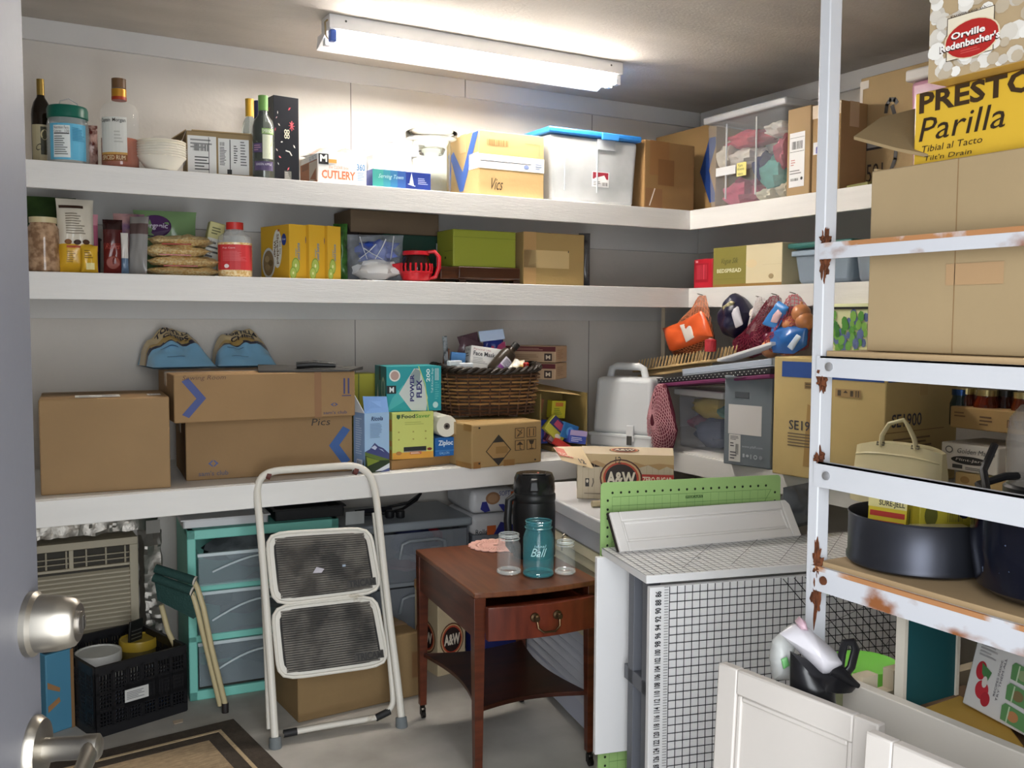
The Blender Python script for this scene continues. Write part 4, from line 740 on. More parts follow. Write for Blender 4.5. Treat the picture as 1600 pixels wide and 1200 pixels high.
for i, (x, y, z, w_, h_, c, rt, lb) in enumerate(((-.08, .05, .13, .10, .13, '6a5058', .35, 'purple-brown zip bag leaning at the back of the basket'), (-.02, .07, .14, .09, .14, '5a4048', -.25, 'dark plum zip bag behind the face mask box'), (.045, .06, .17, .09, .10, '2c3a8c', .1, 'dark blue packet at the back of the basket'), (.085, .05, .15, .07, .09, 'c04a7c', -.2, 'pink packet at the right back of the basket'))):
    g = G(M(c, r=.25, n=.3, ns=15)); pillow(g, w_, h_, .025, g.mat, seed=50+i, wr=.4, nu=10, nv=10); o = tag(g.build('zip_bag', loc=inb(x, y, z+.05)), lb, 'bag'); o.rotation_euler = (-.1, rt, rzb)
g = G(M('b6c8e4', r=.3)); g.box(-.055, -.004, 0, .055, .004, .045); o = tag(g.build('tissue_pack', loc=inb(.04, .03, .30), bevel=.003), 'pale blue and white tissue pack topmost on the basket', 'packet'); o.rotation_euler = (-.3, -.1, rzb+.1)
g = G(M('5a8fc8', r=.3)); g.box(-.03, -.01, 0, .03, .01, .09); o = tag(g.build('small_box', loc=inb(-.13, -.03, .165), bevel=.002), 'blue and white packet beside the silver strip', 'packet'); o.rotation_euler = (0, .1, rzb)
g = G(M('e4e2dc', r=.5, n=.5, ns=20, h2='d8b860')); g.ell((0, 0, 0), (.05, .035, .04), w=.5); tag(g.build('white_bag', loc=inb(.12, -.05, .18), rz=rzb), 'crumpled white packet at the right of the basket', 'packet')
g = G(M('b32a24', r=.4)); g.lathe([(.011, 0), (.012, .02), (.009, .024)], seg=16); tag(g.build('bottle_top', loc=inb(.145, -.09, .19)), 'small red bottle top at the right rim of the basket', 'cap')
# wooden boxes behind the basket and the open carton below them
p = spot(838, 620, S3, y=3.56)
r = bx('open_carton', 'open cardboard carton spilling small colourful boxes', 'box', (862, 700, 'y', 3.40), (917, 700, 'y', 3.38), (905, 600), .24, S3, CB('8e6f42'), h=.02)
w, d, h = r['dims']; KB = CB('93743f')
hc = .245
g = G(KB); g.box(-.05, d-.005, 0, w, d, hc); g.build('back_panel', r)
g = G(KB); g.box(w-.005, 0, 0, w, d, hc); g.build('side_panel', r)
g = G(KB); g.box(-.055, 0, 0, -.05, d, hc); g.build('side_panel', r)
g = G(CB('ac8a56')); g.hexa([(-.10, .01, hc+.02), (w-.03, .0, hc-.01), (w-.03, .005, hc-.01), (-.10, .015, hc+.02), (-.10, d-.03, hc+.05), (w-.01, d, hc+.0), (w-.01, d, hc+.005), (-.10, d-.02, hc+.055)]); g.build('flap', r)
O = r.location; cr, sr = math.cos(r.rotation_euler.z), math.sin(r.rotation_euler.z)
def inc(x, y, z): return Vector((O.x+cr*x-sr*y, O.y+sr*x+cr*y, S3+z))
rzc = r.rotation_euler.z
for i, (x, y, z, sz, c, rot, lb, prn) in enumerate((
    (-.05, .05, .03, (.055, .10, .10), '2a3c8c', (0, 0, rzc), 'dark blue medicine box at the bottom left of the open carton', [('r', .1, .2, .5, .8, '4a5cb0'), ('v', 'Boniva', .6, .1, .8, .9, 'd05c6c')]),
    (-.06, .10, .165, (.06, .06, .06), '8a5a3a', (.1, .15, rzc), 'brown small box at the top left inside the open carton', [('r', .3, .1, .8, .7, 'b0a090')]),
    (.03, .07, .135, (.065, .05, .075), 'c8bc34', (0, .06, rzc), 'yellow box near the top right of the open carton', [('r', .25, .68, .8, .9, 'c87a34'), ('w', .15, .2, .85, .6, 4, '7a8a2a')]),
    (-.035, .0, .10, (.10, .035, .075), 'b8b440', (.0, .75, rzc), 'tilted yellow and navy packet sliding out of the carton', [('r', 0, .45, 1, 1, '2c2c60'), ('r', .2, .55, .8, .9, 'a83c58'), ('e', .7, .2, .15, .15, 'd8d8c8')]),
    (.035, -.01, .065, (.07, .05, .065), '2c6aa0', (0, .35, rzc), 'blue packet at the middle front of the open carton', [('e', .5, .5, .25, .3, '5a9ac8')]),
    (.065, -.03, .04, (.08, .05, .055), '3c50a8', (0, .15, rzc), 'blue and white packet at the right front of the open carton', [('r', 0, .6, 1, 1, 'b0a0c8'), ('w', .1, .1, .8, .5, 3, 'd0d4f0')]),
    (.0, -.035, .035, (.11, .04, .03), 'b8302a', (.0, .55, rzc), 'long red packet sliding down at the front of the open carton', [('r', .5, 0, 1, 1, 'd84a30')]),
    (-.02, .02, .05, (.09, .04, .04), '5c2430', (0, .6, rzc), 'maroon packet under the tilted yellow packet', [('r', .1, .2, .6, .8, 'a88a90')]))):
    loose('small_box', lb, inc(x, y, z), sz, M(c, r=.35), rot, [('front_print', 'F', prn)], group=None)
zz = .25
for i, (lb, dz) in enumerate((('lower of two cream boxes with maroon stripes behind the basket', 0), ('upper of two cream boxes with maroon stripes behind the basket', .073))):
    a = corner((868, 585, 'y', 3.44), 0); dv = Vector((-.02, .26, 0))
    t = bx('striped_box', lb, 'box', (790, 570, 'y', 3.62), (868, 575, 'y', 3.44), (800, 545), .15, S3+.300+dz, M('b79a7c', r=.55), [('front_print', 'F', [('r', 0, .66, 1, .96, '5a2226'), ('w', .2, .72, .8, .88, 2, 'a88070'), ('r', .78, .1, .93, .55, '3a2c28'), ('t', 'M', .81, .2, .9, .45, 'd8c8b0', {'b': .03}), ('w', .1, .15, .7, .5, 3, '9a7c60')]), ('side_print', 'R', [('w', .15, .2, .7, .8, 5, 'a08464')])], h=.07)
# ================================================================ deep bottom shelf, corner and right-hand wall
def resample(P, n):
    P = [Vector(p) for p in P]; Ls = [(P[(i+1) % len(P)]-P[i]).length for i in range(len(P))]; T = sum(Ls); out = []
    for k in range(n):
        s = T*k/n; i = 0
        while s > Ls[i]: s -= Ls[i]; i = (i+1) % len(P)
        out.append(P[i].lerp(P[(i+1) % len(P)], s/Ls[i] if Ls[i] else 0))
    return out
def puff(g, P, nrm, th, m, n=36, R=7, wr=.2, seed=0, mf=None, back=1.):
    """inflated closed outline: a stuffed bag shape with true thickness"""
    Q = resample(P, n); c = sum(Q, Vector())/n; nrm = Vector(nrm).normalized()
    vs = []; fs = []; rows = []
    for sgn in (1, -1):
        for j in range(R+1):
            s = math.cos(j/R*math.pi/2)
            for k in range(n):
                q = c+(Q[k]-c)*s; b = math.sin(j/R*math.pi/2)*th/2*(1 if sgn > 0 else back)
                b *= 1+wr*2*noise.noise(q*14+Vector((seed, 0, 0)))
                vs.append(q+nrm*sgn*b)
    for sgn in (0, 1):
        for j in range(R):
            for k in range(n):
                a = sgn*(R+1)*n+j*n+k; b = sgn*(R+1)*n+j*n+(k+1) % n
                fs.append((a, b, b+n, a+n) if not sgn else (b, a, a+n, b+n))
    if mf:
        o = len(g.v); g.v += [g.X @ v for v in vs]
        for f in fs: cc = sum((vs[i] for i in f), Vector())/4; g.f.append([o+i for i in f]); g.fm.append(g.mi(mf(cc)))
    else: g.add(vs, fs, m)
    return Q, c
def net(g, P, nrm, th, m, n=26, R=6, r=.0012):
    Q = resample(P, n); c = sum(Q, Vector())/n; nrm = Vector(nrm).normalized()
    pt = lambda j, k: c+(Q[k % n]-c)*math.cos(j/R*math.pi/2)+nrm*(math.sin(j/R*math.pi/2)*th/2+.001)
    for k in range(n):
        for d in (1, -1): g.tube([pt(j, k+d*j) for j in range(R)], r, m, seg=4)
XH = Xs-.019-.055
def hp(px, py, X=XH): return at(px, py, x=X)
def outline(pts, root, X=XH): return [hp(px, py, X)-root for px, py in pts]
NX = Vector((-1, 0, 0))
def nail(px, py):
    p = at(px, py, x=Xs-.019); t = G(M('3a3430', r=.4, m=.8)); t.tube([(0.012, 0, 0), (-.03, .0, .008)], .0018, seg=6); t.lathe([(.004, 0), (.004, .001)], c=(-.03, 0, .0075), seg=8)
    return t.build('nail', None), p
def hung(label, name, px, py, cat='bag', group='net bags hung from nails'):
    p = at(px, py, x=Xs-.019); t = thing(name, label, cat, p, 0, group); o, _ = nail(px, py); o.parent = t
    return t, p
# cream strap
p = at(1038, 455, x=Xs-.019); t = thing('cloth_strap', 'cream cloth strap hanging from a nail at the left of the orange bag', 'strap', p)
o, _ = nail(1038, 455); o.parent = t
g = G(M('c9bba4', r=.8)); a = hp(1037, 456, Xs-.03)-p; b = hp(1035, 562, Xs-.03)-p
g.box(a.x-.002, a.y-.011, b.z, a.x+.002, a.y+.011, a.z); g.build('strap', t)
# orange bag
t, r = hung('orange net bag with a white label patch, hanging left', 'net_bag', 1098, 462)
g = G(); M1 = M('c8552c', r=.3); net(g, outline([(1094, 462), (1103, 462), (1110, 490), (1118, 540), (1080, 553), (1045, 548), (1060, 505), (1085, 480)], r), NX, .07, M('d98a60', r=.5)); g.build('net', t)
g = G(); puff(g, outline([(1062, 500), (1085, 478), (1094, 462), (1103, 462), (1107, 480), (1108, 496)], r), NX, .03, M('c98868', r=.6, a=.55)); g.build('net_top', t)
g = G(); puff(g, outline([(1045, 545), (1060, 520), (1110, 500), (1116, 530), (1085, 552), (1055, 556)], r, XH+.01), NX, .07, M('8a4a2c', r=.5, n=.4, ns=40)); g.build('contents', t)
g = G(); P = [(1036, 513), (1066, 502), (1098, 485), (1107, 505), (1114, 526), (1085, 538), (1048, 550), (1042, 530)]; puff(g, outline(P, r, XH-.045), NX, .05, M('d4592a', r=.25), wr=.5, seed=2); g.build('orange_sleeve', t)
g = G(); puff(g, outline([(1062, 508), (1078, 504), (1085, 527), (1072, 535)], r, XH-.070), NX, .01, M('dcd4cc', r=.4)); g.build('label_patch', t)
# navy bag
t, r = hung('dark navy bag with a cream print, hanging second from the left', 'potato_bag', 1163, 466)
NV = M('1e1d38', r=.35)
g = G(); puff(g, outline([(1149, 458), (1160, 464), (1176, 490), (1170, 508), (1150, 530), (1135, 524), (1122, 505), (1123, 488), (1138, 472)], r), NX, .12, NV, wr=.5, seed=6); g.build('bag_body', t)
g = G(); puff(g, outline([(1128, 480), (1142, 470), (1148, 472), (1142, 485), (1132, 487)], r, XH-.05), NX, .02, M('c0b48c', r=.5, n=.5, ns=50, h2='6a6a4a')); g.build('yellow_print', t)
g = G(); puff(g, outline([(1142, 486), (1153, 478), (1161, 507), (1150, 513)], r, XH-.055), NX, .02, M('cfccd4', r=.5)); g.build('white_print', t)
# garlic net
t, r = hung('white net of garlic beside the navy bag', 'net_bag', 1190, 466)
g = G(); net(g, outline([(1186, 464), (1194, 464), (1203, 480), (1195, 510), (1180, 530), (1168, 525), (1175, 495)], r), NX, .06, M('d8d0d0', r=.5)); g.build('net', t)
for i, (px, py) in enumerate(((1181, 490), (1188, 480), (1178, 505), (1184, 514), (1174, 521), (1188, 500))):
    g = G(M('d8ccc4', r=.6, n=.2, ns=30)); g.ell((0, 0, 0), (.026, .026, .024), w=.3); g.ell((0, 0, .028), (.006, .006, .012)); tag(g.build('garlic_bulb', loc=hp(px, py, XH+.012*(i % 3))), 'white garlic bulb in the hanging white net', 'garlic', 'garlic bulbs in the net')
# red onion net
t, r = hung('dark red net of red onions in the middle of the row', 'net_bag', 1214, 462)
g = G(); P = [(1208, 462), (1219, 462), (1222, 485), (1205, 520), (1205, 548), (1175, 560), (1148, 550), (1146, 535), (1165, 520), (1190, 490)]
puff(g, outline(P, r, XH), NX, .09, M('8a2440', r=.5, a=.42)); net(g, outline(P, r, XH), NX, .1, M('7a2038', r=.5)); g.build('net', t)
for i, (px, py) in enumerate(((1158, 541), (1178, 545), (1168, 530), (1192, 538), (1184, 525), (1196, 515), (1203, 528))):
    g = G(M('6f1f3c', r=.25)); g.ell((0, 0, 0), (.033, .033, .031)); g.ell((0, 0, .032), (.006, .006, .01)); tag(g.build('red_onion', loc=hp(px, py, XH+.01*(i % 2))), 'round red onion in the dark red hanging net', 'onion', 'red onions in the net')
# blue-labelled yellow onion net
t, r = hung('net of yellow onions with a bright blue sleeve, hanging right', 'net_bag', 1243, 460)
g = G(); P = [(1238, 460), (1248, 460), (1263, 480), (1270, 500), (1262, 545), (1230, 556), (1203, 548), (1198, 535), (1210, 520), (1228, 490)]
puff(g, outline(P, r, XH-.05), NX, .06, M('a83a48', r=.5, a=.3)); net(g, outline(P, r, XH-.06), NX, .12, M('a8384a', r=.5)); g.build('net', t)
g = G(); puff(g, outline([(1203, 530), (1206, 512), (1235, 508), (1262, 512), (1260, 540), (1240, 553), (1210, 552)], r, XH-.10), NX, .07, M('2c6ab4', r=.25, n=.15, ns=20), wr=.4); g.build('blue_sleeve', t)
g = G(); puff(g, outline([(1230, 542), (1245, 522), (1252, 526), (1238, 548)], r, XH-.138), NX, .012, M('b8c8d8', r=.4)); g.build('white_print', t)
g = G(); puff(g, outline([(1217, 470), (1233, 480), (1215, 515), (1191, 507), (1200, 492)], r, XH-.11), NX, .03, M('3f86cc', r=.25), wr=.4); g.build('blue_header', t)
g = G(); puff(g, outline([(1208, 492), (1216, 483), (1222, 490), (1214, 505), (1204, 503)], r, XH-.125), NX, .012, M('d6b4b8', r=.4)); g.build('pink_print', t)
for i, (px, py) in enumerate(((1237, 507), (1258, 502), (1252, 490), (1203, 545), (1226, 525), (1248, 530), (1232, 545))):
    g = G(M('cf8a5a', r=.35, n=.3, ns=25)); g.ell((0, 0, 0), (.036, .036, .036)); g.ell((0, 0, .036), (.006, .006, .01)); tag(g.build('yellow_onion', loc=hp(px, py, XH-.085 if py < 520 else XH-.045)), 'brown-skinned onion in the hanging net with the blue sleeve', 'onion', 'yellow onions in the net')
# sewing machine case in the corner
a, w, rz = frame((924, 695), (1016, 703), S3)
t = thing('machine_case', 'white hard plastic carrying case with a top handle and front latch', 'case', a, rz); CW = M('c9ccce', r=.35)
hC = height(924, 578, a, rz); dC = .21
g = G(CW); k = .022; zb = .055
g.hexa([(0, 0, zb), (w, 0, zb), (w, dC, zb), (0, dC, zb), (k*.35, k, hC-.03), (w-k*.35, k, hC-.03), (w-k*.35, dC-k, hC-.03), (k*.35, dC-k, hC-.03)]); g.build('cover', t, bevel=.022, bs=4)
g = G(CW); g.box(-.006, -.006, 0, w+.006, dC+.006, zb); g.build('base_tray', t, bevel=.008)
g = G(CW); g.box(-.010, -.010, zb-.010, w+.010, dC+.010, zb+.004); g.build('rim', t, bevel=.003)
g = G(CW); g.tube([(w*.12, dC/2, hC-.04), (w*.16, dC/2, hC+.005), (w*.24, dC/2, hC+.016), (w*.62, dC/2, hC+.016), (w*.70, dC/2, hC+.005), (w*.74, dC/2, hC-.04)], .014, seg=12, flat=1.2); g.build('handle', t)
g = G(M('d2d4d6', r=.3)); g.box(w*.62, -.016, .03, w*.74, -.004, .10); g.build('latch', t, bevel=.003)
g = G(M('5c5c5a', r=.3, m=.8)); g.box(w*.64, -.022, .015, w*.72, -.014, .055); g.build('latch_clip', t, bevel=.002)
# tote with yellow and blue things
t = tote('storage_tote', 'clear tote with yellow cloth on top and a white lid, left of the grey box', (1057, 697), (1127, 710), (1060, 606), .30, S3, M('c6ccda', r=.2, a=.20), M('d9d6d2', r=.4), .03, .012, taper=.02)
w, d, h = t['dims']
for lb, c, u, v, su, sv in (('dull blue cloth filling the lower half of the tote with the white lid', '565f78', .5, .28, .46, .26), ('yellow cloth near the top of the tote with the white lid', 'd8bc5a', .44, .70, .46, .20), ('green cloth at the upper right of the tote with the white lid', '5a8a72', .82, .66, .13, .13), ('rose cloth at the left of the tote with the white lid', '8f5264', .16, .42, .12, .12)):
    g = G(M(c, r=.85, n=.2, ns=15)); g.ell((0, 0, 0), (su*w, .085, sv*h), w=.35, seg=20, rings=12); tag(g.build('folded_cloth', loc=inside(t, u*w, .12, v*h), rz=t.rotation_euler.z), lb, 'cloth')
# pink net bag on the shelf edge
pn = at(1034, 603, x=2.58); t = thing('net_bag', 'red string bag hanging between the white case and the clear tote', 'bag', pn)
g = G(); P = [(1030, 600), (1040, 600), (1048, 640), (1057, 675), (1050, 702), (1030, 706), (1018, 690), (1017, 650), (1024, 620)]; O2 = [at(px, py, x=2.58)-pn for px, py in P]
puff(g, O2, NX, .08, M('7a2c40', r=.7, n=.3, ns=20)); g.build('contents', t)
g = G(); net(g, O2, NX, .110, M('c08a90', r=.6), n=24, R=9, r=.0016); g.build('string_net', t)
# grey box
r = bx('grey_box', 'grey cardboard box with white labels and a hand hole', 'box', (1130, 724), (1204, 734), (1204, 590), .26, S3, M('6b737a', r=.6), [('white_label', 'F', [('r', .10, .35, .80, .68, 'c9c6c4')]), ('shipping_label', 'F', [('r', .12, .04, .37, .345, 'c8c6c2'), ('w', .15, .28, .34, .33, 3, '55555a'), ('b', .27, .12, .34, .24, 6, '2a2a2c'), ('w', .15, .2, .24, .26, 2, '444448'), ('w', .15, .06, .3, .16, 3, '55555a')]), ('web_print', 'F', [('t', 'www.pfaff.com', .40, .20, .83, .235, 'a8aeb4'), ('r', .42, .10, .46, .14, 'b0b6bc'), ('e', .52, .12, .03, .015, 'b0b6bc'), ('r', .58, .09, .61, .14, '9aa0a6'), ('e', .69, .115, .04, .025, 'b0b6bc'), ('e', .69, .115, .025, .015, '6b737a'), ('e', .80, .115, .035, .022, '8a9098')])])
w, d, h = r['dims']
g = G(M('4c5156', r=.7)); g.X = Matrix.Translation((w*.38, -.002, h*.79)); g.box(-.032, 0, -.012, .032, .003, .012); g.build('hand_hole', r, bevel=.004)
g = G(M('9aa0a6', r=.6)); g.hexa([(.0, -.001, h*.96), (w, -.001, h), (w, .003, h), (0, .003, h*.96), (0, -.03, h*.97), (w, -.02, h+.008), (w, -.015, h+.008), (0, -.025, h*.97)]); g.build('flap', r)
# the two-sided carton
SE = [('p', [(.30, .10), (.36, .1), (.38, .6), (.33, .62)], 'a5844f'), ('r', .08, .835, .985, .965, '2c4f94'), ('t', 'SE1900', .16, .395, .46, .475, '3f3f48', {'b': .01}), ('w', .15, .25, .50, .375, 5, '6a5a48'), ('r', .30, .745, .50, .80, '8a7048'), ('w', .31, .75, .49, .795, 2, '5a4a34'), ('t', 'at your side', .60, .865, .76, .925, 'b8c4dc'), ('r', .58, .70, .80, .765, 'a88a5c'), ('r', .60, .71, .63, .755, '54483a'), ('p', [(.65, .735), (.67, .757), (.69, .735)], '54483a'), ('r', .71, .71, .735, .755, '54483a'), ('l', [(.76, .71), (.76, .755)], .004, '54483a'), ('l', [(.78, .71), (.78, .755)], .004, '54483a')]
SR = [('r', .02, .835, .9, .965, '2c4f94'), ('t', 'SE1900', .08, .48, .48, .585, '3f3f48', {'b': .01}), ('r', .0, .44, .8, .446, '8a6c40'), ('w', .1, .24, .7, .40, 5, '7a6444')]
r = bx('machine_carton', 'big tan machine carton with a blue top band, behind the white post', 'box', (1206, 739), (1388, 500, 'x', 2.60), (1207, 557), .44, S3, CB('c2a06c', .1), [('front_print', 'F', SE), ('side_print', 'R', SR)], tape='c8ac78')
zs = r['dims'][2]
# green patterned bag on top, seen behind the post
p = at(1322, 553, x=2.75); t = thing('shopping_bag', 'bag with a green leaf pattern behind the white post', 'bag', (p.x, p.y, S3+zs+.002), -1.52)
g = G(M('d4d8a8', r=.6)); g.box(-.13, 0, 0, .10, .13, .19); g.build('body', t, bevel=.01)
lf = []
for i in range(70):
    u, v = rr.random(), rr.random()*.78; c = rr.choice(['4f8f3a', '6aa24a', '5a6a9a', '77a84a', '3f7a38']); s = .07+.05*rr.random(); a = rr.random()*6
    lf.append(('e', .06+u*.88, .06+v, s*.55, s, c, 7))
prints(t, 'leaf_print', (Vector((-.13, 0, 0)), Vector((.23, 0, 0)), Vector((0, 0, .19)), Vector((0, -1, 0))), lf)
g = G(M('1e1e1e', r=.4)); g.box(-.135, -.006, .17, .105, .136, .178); g.build('black_trim', t)
# things laid across the tote, grey box and carton
zt = S3+r['dims'][2]*.92
def lay(name, label, cat, pts, Z, th, mat, bevel=.002):
    """a flat board whose upper corners are read off the picture at height Z"""
    P = [at(px, py, z=Z) for px, py in pts]; o = P[0].copy(); o.z = Z-th
    g = G(mat); g.prism([(p.x-o.x, p.y-o.y, 0) for p in P], (0, 0, th)); t = thing(name, label, cat, o); g.build('board', t, bevel=bevel); return t, o
ZG = S3+h
A = Vector((2.60, 3.36, ZG+.012)); Bv = Vector((2.56, 2.60, ZG+.012))
def board(name, label, cat, a, b, wd, th, mat, part='board', bevel=.003, tilt_=0.):
    d = b-a; t = thing(name, label, cat, a, math.atan2(d.y, d.x)); t.rotation_euler.y = -math.asin(d.z/d.length)+tilt_
    g = G(mat); g.box(0, 0, 0, d.length, wd, th); g.build(part, t, bevel=bevel); return t, d.length
a = at(1018, 600, x=2.615); b = at(1204, 584, x=2.545)
t, L = board('pressing_board', 'padded pressing board edged in black polka dots, purple underneath', 'board', a, b, .20, .022, M('1b1a1f', r=.8), bevel=.004)
g = G(M('6c2a54', r=.7)); g.box(.004, -.002, -.016, L-.004, .18, -.0005); g.build('purple_underside', t, bevel=.004)
do = []
for i in range(60): do.append(('e', .012+i/61, .28+.45*(i % 2), .0034, .10, 'd8d4d0', 8))
prints(t, 'polka_dots', (Vector((0, 0, 0)), Vector((L, 0, 0)), Vector((0, 0, .022)), Vector((0, -1, 0))), do, e=.0006)
a2 = at(1066, 589, x=2.625); b2 = at(1206, 574, x=2.56); 
t, L = board('shallow_tray', 'pale blue-white shallow tray lying on the polka dot board', 'tray', a2+Vector((0, 0, .003)), b2+Vector((0, 0, .003)), .20, .006, M('b4bcc8', r=.4))
for (x0, y0, x1, y1) in ((0, 0, L, .008), (0, .192, L, .2), (0, .0, .008, .2), (L-.008, 0, L, .2)): g = G(M('aab4c4', r=.4)); g.box(x0, y0, .006, x1, y1, .03); g.build('side_rim', t, bevel=.002)
a3 = at(1120, 570, x=2.66); b3 = at(1205, 548, x=2.66)
t, L = board('white_board', 'white board angled on top of the shallow tray', 'board', a3+Vector((0, 0, .012)), b3+Vector((0, 0, .022)), .09, .012, M('d4d4d4', r=.5))
a4 = at(988, 582, x=2.68); b4 = at(1150, 560, x=2.72)
WO = M('c9ab78', r=.6, n=.25, ns=8, st=(1, 6, 6))
t, L = board('peg_rack', 'wooden thread rack bristling with pegs, on top of the pile', 'rack', a4, b4, .10, .010, WO, 'rail')
for dz, yy in ((-.026, .012), (-.012, .05)): g = G(WO); g.box(.02, yy, dz, L*.7, yy+.012, dz+.012); g.build('lower_slat', t, bevel=.002)
for i in range(30):
    g = G(WO); x = .02+i*(L-.04)/29; g.tube([(x, .012, .008), (x+.012, .022, .055)], .003, seg=6); g.build('peg', t)
for i in range(24):
    g = G(WO); x = .05+i*(L-.06)/24; g.tube([(x, .07, .008), (x+.012, .08, .055)], .003, seg=6); g.build('peg', t)
p = at(1110, 548, x=2.70); t = thing('thread_spool', 'red spool of thread on the peg rack', 'spool', p+Vector((0, .0, -.005)), .3)
g = G(M('b02a34', r=.6, b=.3, bs=200)); g.lathe([(.012, 0), (.024, .003), (.024, .05), (.012, .054)], seg=20); g.build('thread', t)
g = G(M('d8c8b0', r=.5)); g.lathe([(.008, .054), (.008, .058)], seg=12); g.build('core', t)
# jars, boxes and machine at the near end of the right shelf, seen through the rack
xj = 2.84
ZTR = at(1490, 668, x=2.80).z; ZWC = at(1480, 733, x=2.77).z
bx('jar_tray', 'low brown cardboard tray under the amber canning jars', 'box', (1484, 660, 'x', 2.80), (1640, 660, 'x', 2.80), (1490, 642), .22, ZTR, CB('a37c4c'), [('small_print', 'F', [('w', .05, .5, .18, .8, 2, '6a5030'), ('w', .32, .2, .46, .7, 3, '5a4228'), ('r', .6, .25, .95, .6, '5a4228'), ('r', .61, .3, .94, .55, 'a37c4c'), ('b', .62, .3, .93, .55, 20, '5a4228')])], h=.07)
def canjar(px, X, z, label, body, lid='b8a874', sc=1., group=None):
    p = at(px, 640, x=X); t = thing('canning_jar', label, 'jar', (p.x, p.y, z), 0, group); R = .036*sc
    g = G(M(body, r=.06, t=.35, sp=.6)); g.lathe([(R*.9, 0), (R, .006), (R, .075), (R*.8, .095), (R*.8, .105)], seg=24); g.build('glass', t)
    ring(t, 'metal_lid', R*.86, .103, .122, M(lid, r=.25, m=.8)); return t
ZJ = ZTR+.005
canjar(1510, 2.87, ZJ, 'amber canning jar with a gold lid, left in the tray', '5a1c0c', group=None)
canjar(1542, 2.86, ZJ, 'tall amber canning jar with a gold lid, second in the tray', '6a200c', sc=1.12)
canjar(1572, 2.90, ZJ, 'dark red canning jar, third in the tray', '3a1008', lid='3a3a3a')
canjar(1600, 2.86, ZJ, 'amber canning jar cut off by the picture edge', '6a2a10')
bx('jar_carton', 'white carton of canning jars with black oval print', 'box', (1470, 720, 'x', 2.77), (1560, 720, 'x', 2.77), (1475, 690), .22, ZWC, M('d8d4cc', r=.5), [('front_print', 'F', [('e', .15, .75, .07, .13, '6a6a68'), ('e', .15, .75, .05, .09, 'd8d4cc'), ('t', 'Golden Mason', .3, .66, .95, .84, '4a4a48', {'i': .25}), ('e', .52, .42, .33, .15, '2c2c2c'), ('t', 'Flint-Jars', .28, .36, .76, .48, 'd8d4cc', {'i': .2}), ('r', .22, .1, .4, .24, '4a4a48'), ('w', .45, .08, .8, .2, 2, '6a6a68')])])
t = canjar(1502, 2.86, ZWC+.135, 'blue-green jar standing on the white jar carton', '0f2c34', lid='2c4a7a')
bx('small_carton', 'brown carton under the white jar carton', 'box', (1491, 770, 'x', 2.76), (1575, 770, 'x', 2.76), (1500, 733), .22, S3, CB('b08a58'), [('seal_print', 'F', [('e', .2, .7, .09, .16, '8a6a3c')])], h=ZWC-S3-.002)
# ================================================================ under the deep shelf and on the floor
AL = M('a8a39b', r=.42, m=.75, b=.35, bs=30)
# air conditioner through the back wall
a = at(213, 970, y=3.80); zt = at(205, 838, y=3.80).z; x0, x1 = -.08, .545; zb = .17; Yf = 3.79
t = thing('air_conditioner', 'cream window air conditioner set low in the back wall', 'air conditioner', (x0, Yf, zb)); CR = M('b4aa94', r=.5); w = x1-x0; h = zt-zb
g = G(CR); g.box(0, .02, 0, w, Yw-Yf-.002, h); g.build('cabinet', t, bevel=.006)
g = G(CR)
for (p0, q0, p1, q1) in ((0, 0, w, .025), (0, h-.028, w, h), (0, .025, .03, h-.028), (w-.03, .025, w, h-.028), (.03, h-.105, w-.03, h-.095), (w*.62, h-.1, w*.645, h-.028)): g.box(p0, 0, q0, p1, .021, q1)
g.build('front_frame', t, bevel=.002)
g = G(CR)
for i in range(14):
    z = .035+i*(h-.15)/14; g.hexa([(.03, .004, z), (w-.03, .004, z), (w-.03, .022, z+.010), (.03, .022, z+.010), (.03, .004, z+.006), (w-.03, .004, z+.006), (w-.03, .022, z+.016), (.03, .022, z+.016)])
g.build('louvre_grille', t)
g = G(M('3a362e', r=.7)); g.box(.03, .018, .025, w-.03, .0195, h-.03); g.build('dark_backing', t)
g = G(M('9a907a', r=.5))
for i in range(9):
    x = .045+i*(w-.09)/8; g.box(x-.003, .004, h-.094, x+.003, .018, h-.03)
for z in (.055, .075): g.box(.03, .006, h-z-.004, w-.03, .016, h-z)
g.build('outlet_vanes', t)
# crumpled foil around it
def foil(x0, z0, x1, z1, d, sd, nm, lb):
    g = G(AL); nx = max(6, int((x1-x0)/.012)); nz = max(6, int((z1-z0)/.012))
    def fn(u, v):
        p = Vector((u*(x1-x0)*22, v*(z1-z0)*22, sd)); e = min(u, 1-u, v, 1-v)*6
        return (u*(x1-x0)+.008*noise.noise(p*1.3), -d*min(1, e+.35)-.022*abs(noise.noise(p)), v*(z1-z0)+.010*noise.noise(p*1.1+Vector((5, 0, 0))))
    g.grid(nx, nz, fn); g.box(.004, -.004, .004, x1-x0-.004, 0, z1-z0-.004)
    return tag(g.build(nm, loc=(x0, Yw-.004, z0), ang=20), lb, 'foil')
foil(-.1, zt+.006, .63, zt+.085, .10, 1, 'foil_wrap', 'crumpled aluminium foil strip along the top of the air conditioner')
foil(.56, .12, .645, zt+.0, .07, 7, 'foil_wrap', 'crumpled aluminium foil strip down the right side of the air conditioner')
g = G(M('8f8b84', r=.5)); g.box(0, 0, 0, .05, .003, .05); tag(g.build('duct_tape', loc=(.575, Yw-.118, zt+.005)), 'square of grey tape on the foil corner by the air conditioner', 'tape')
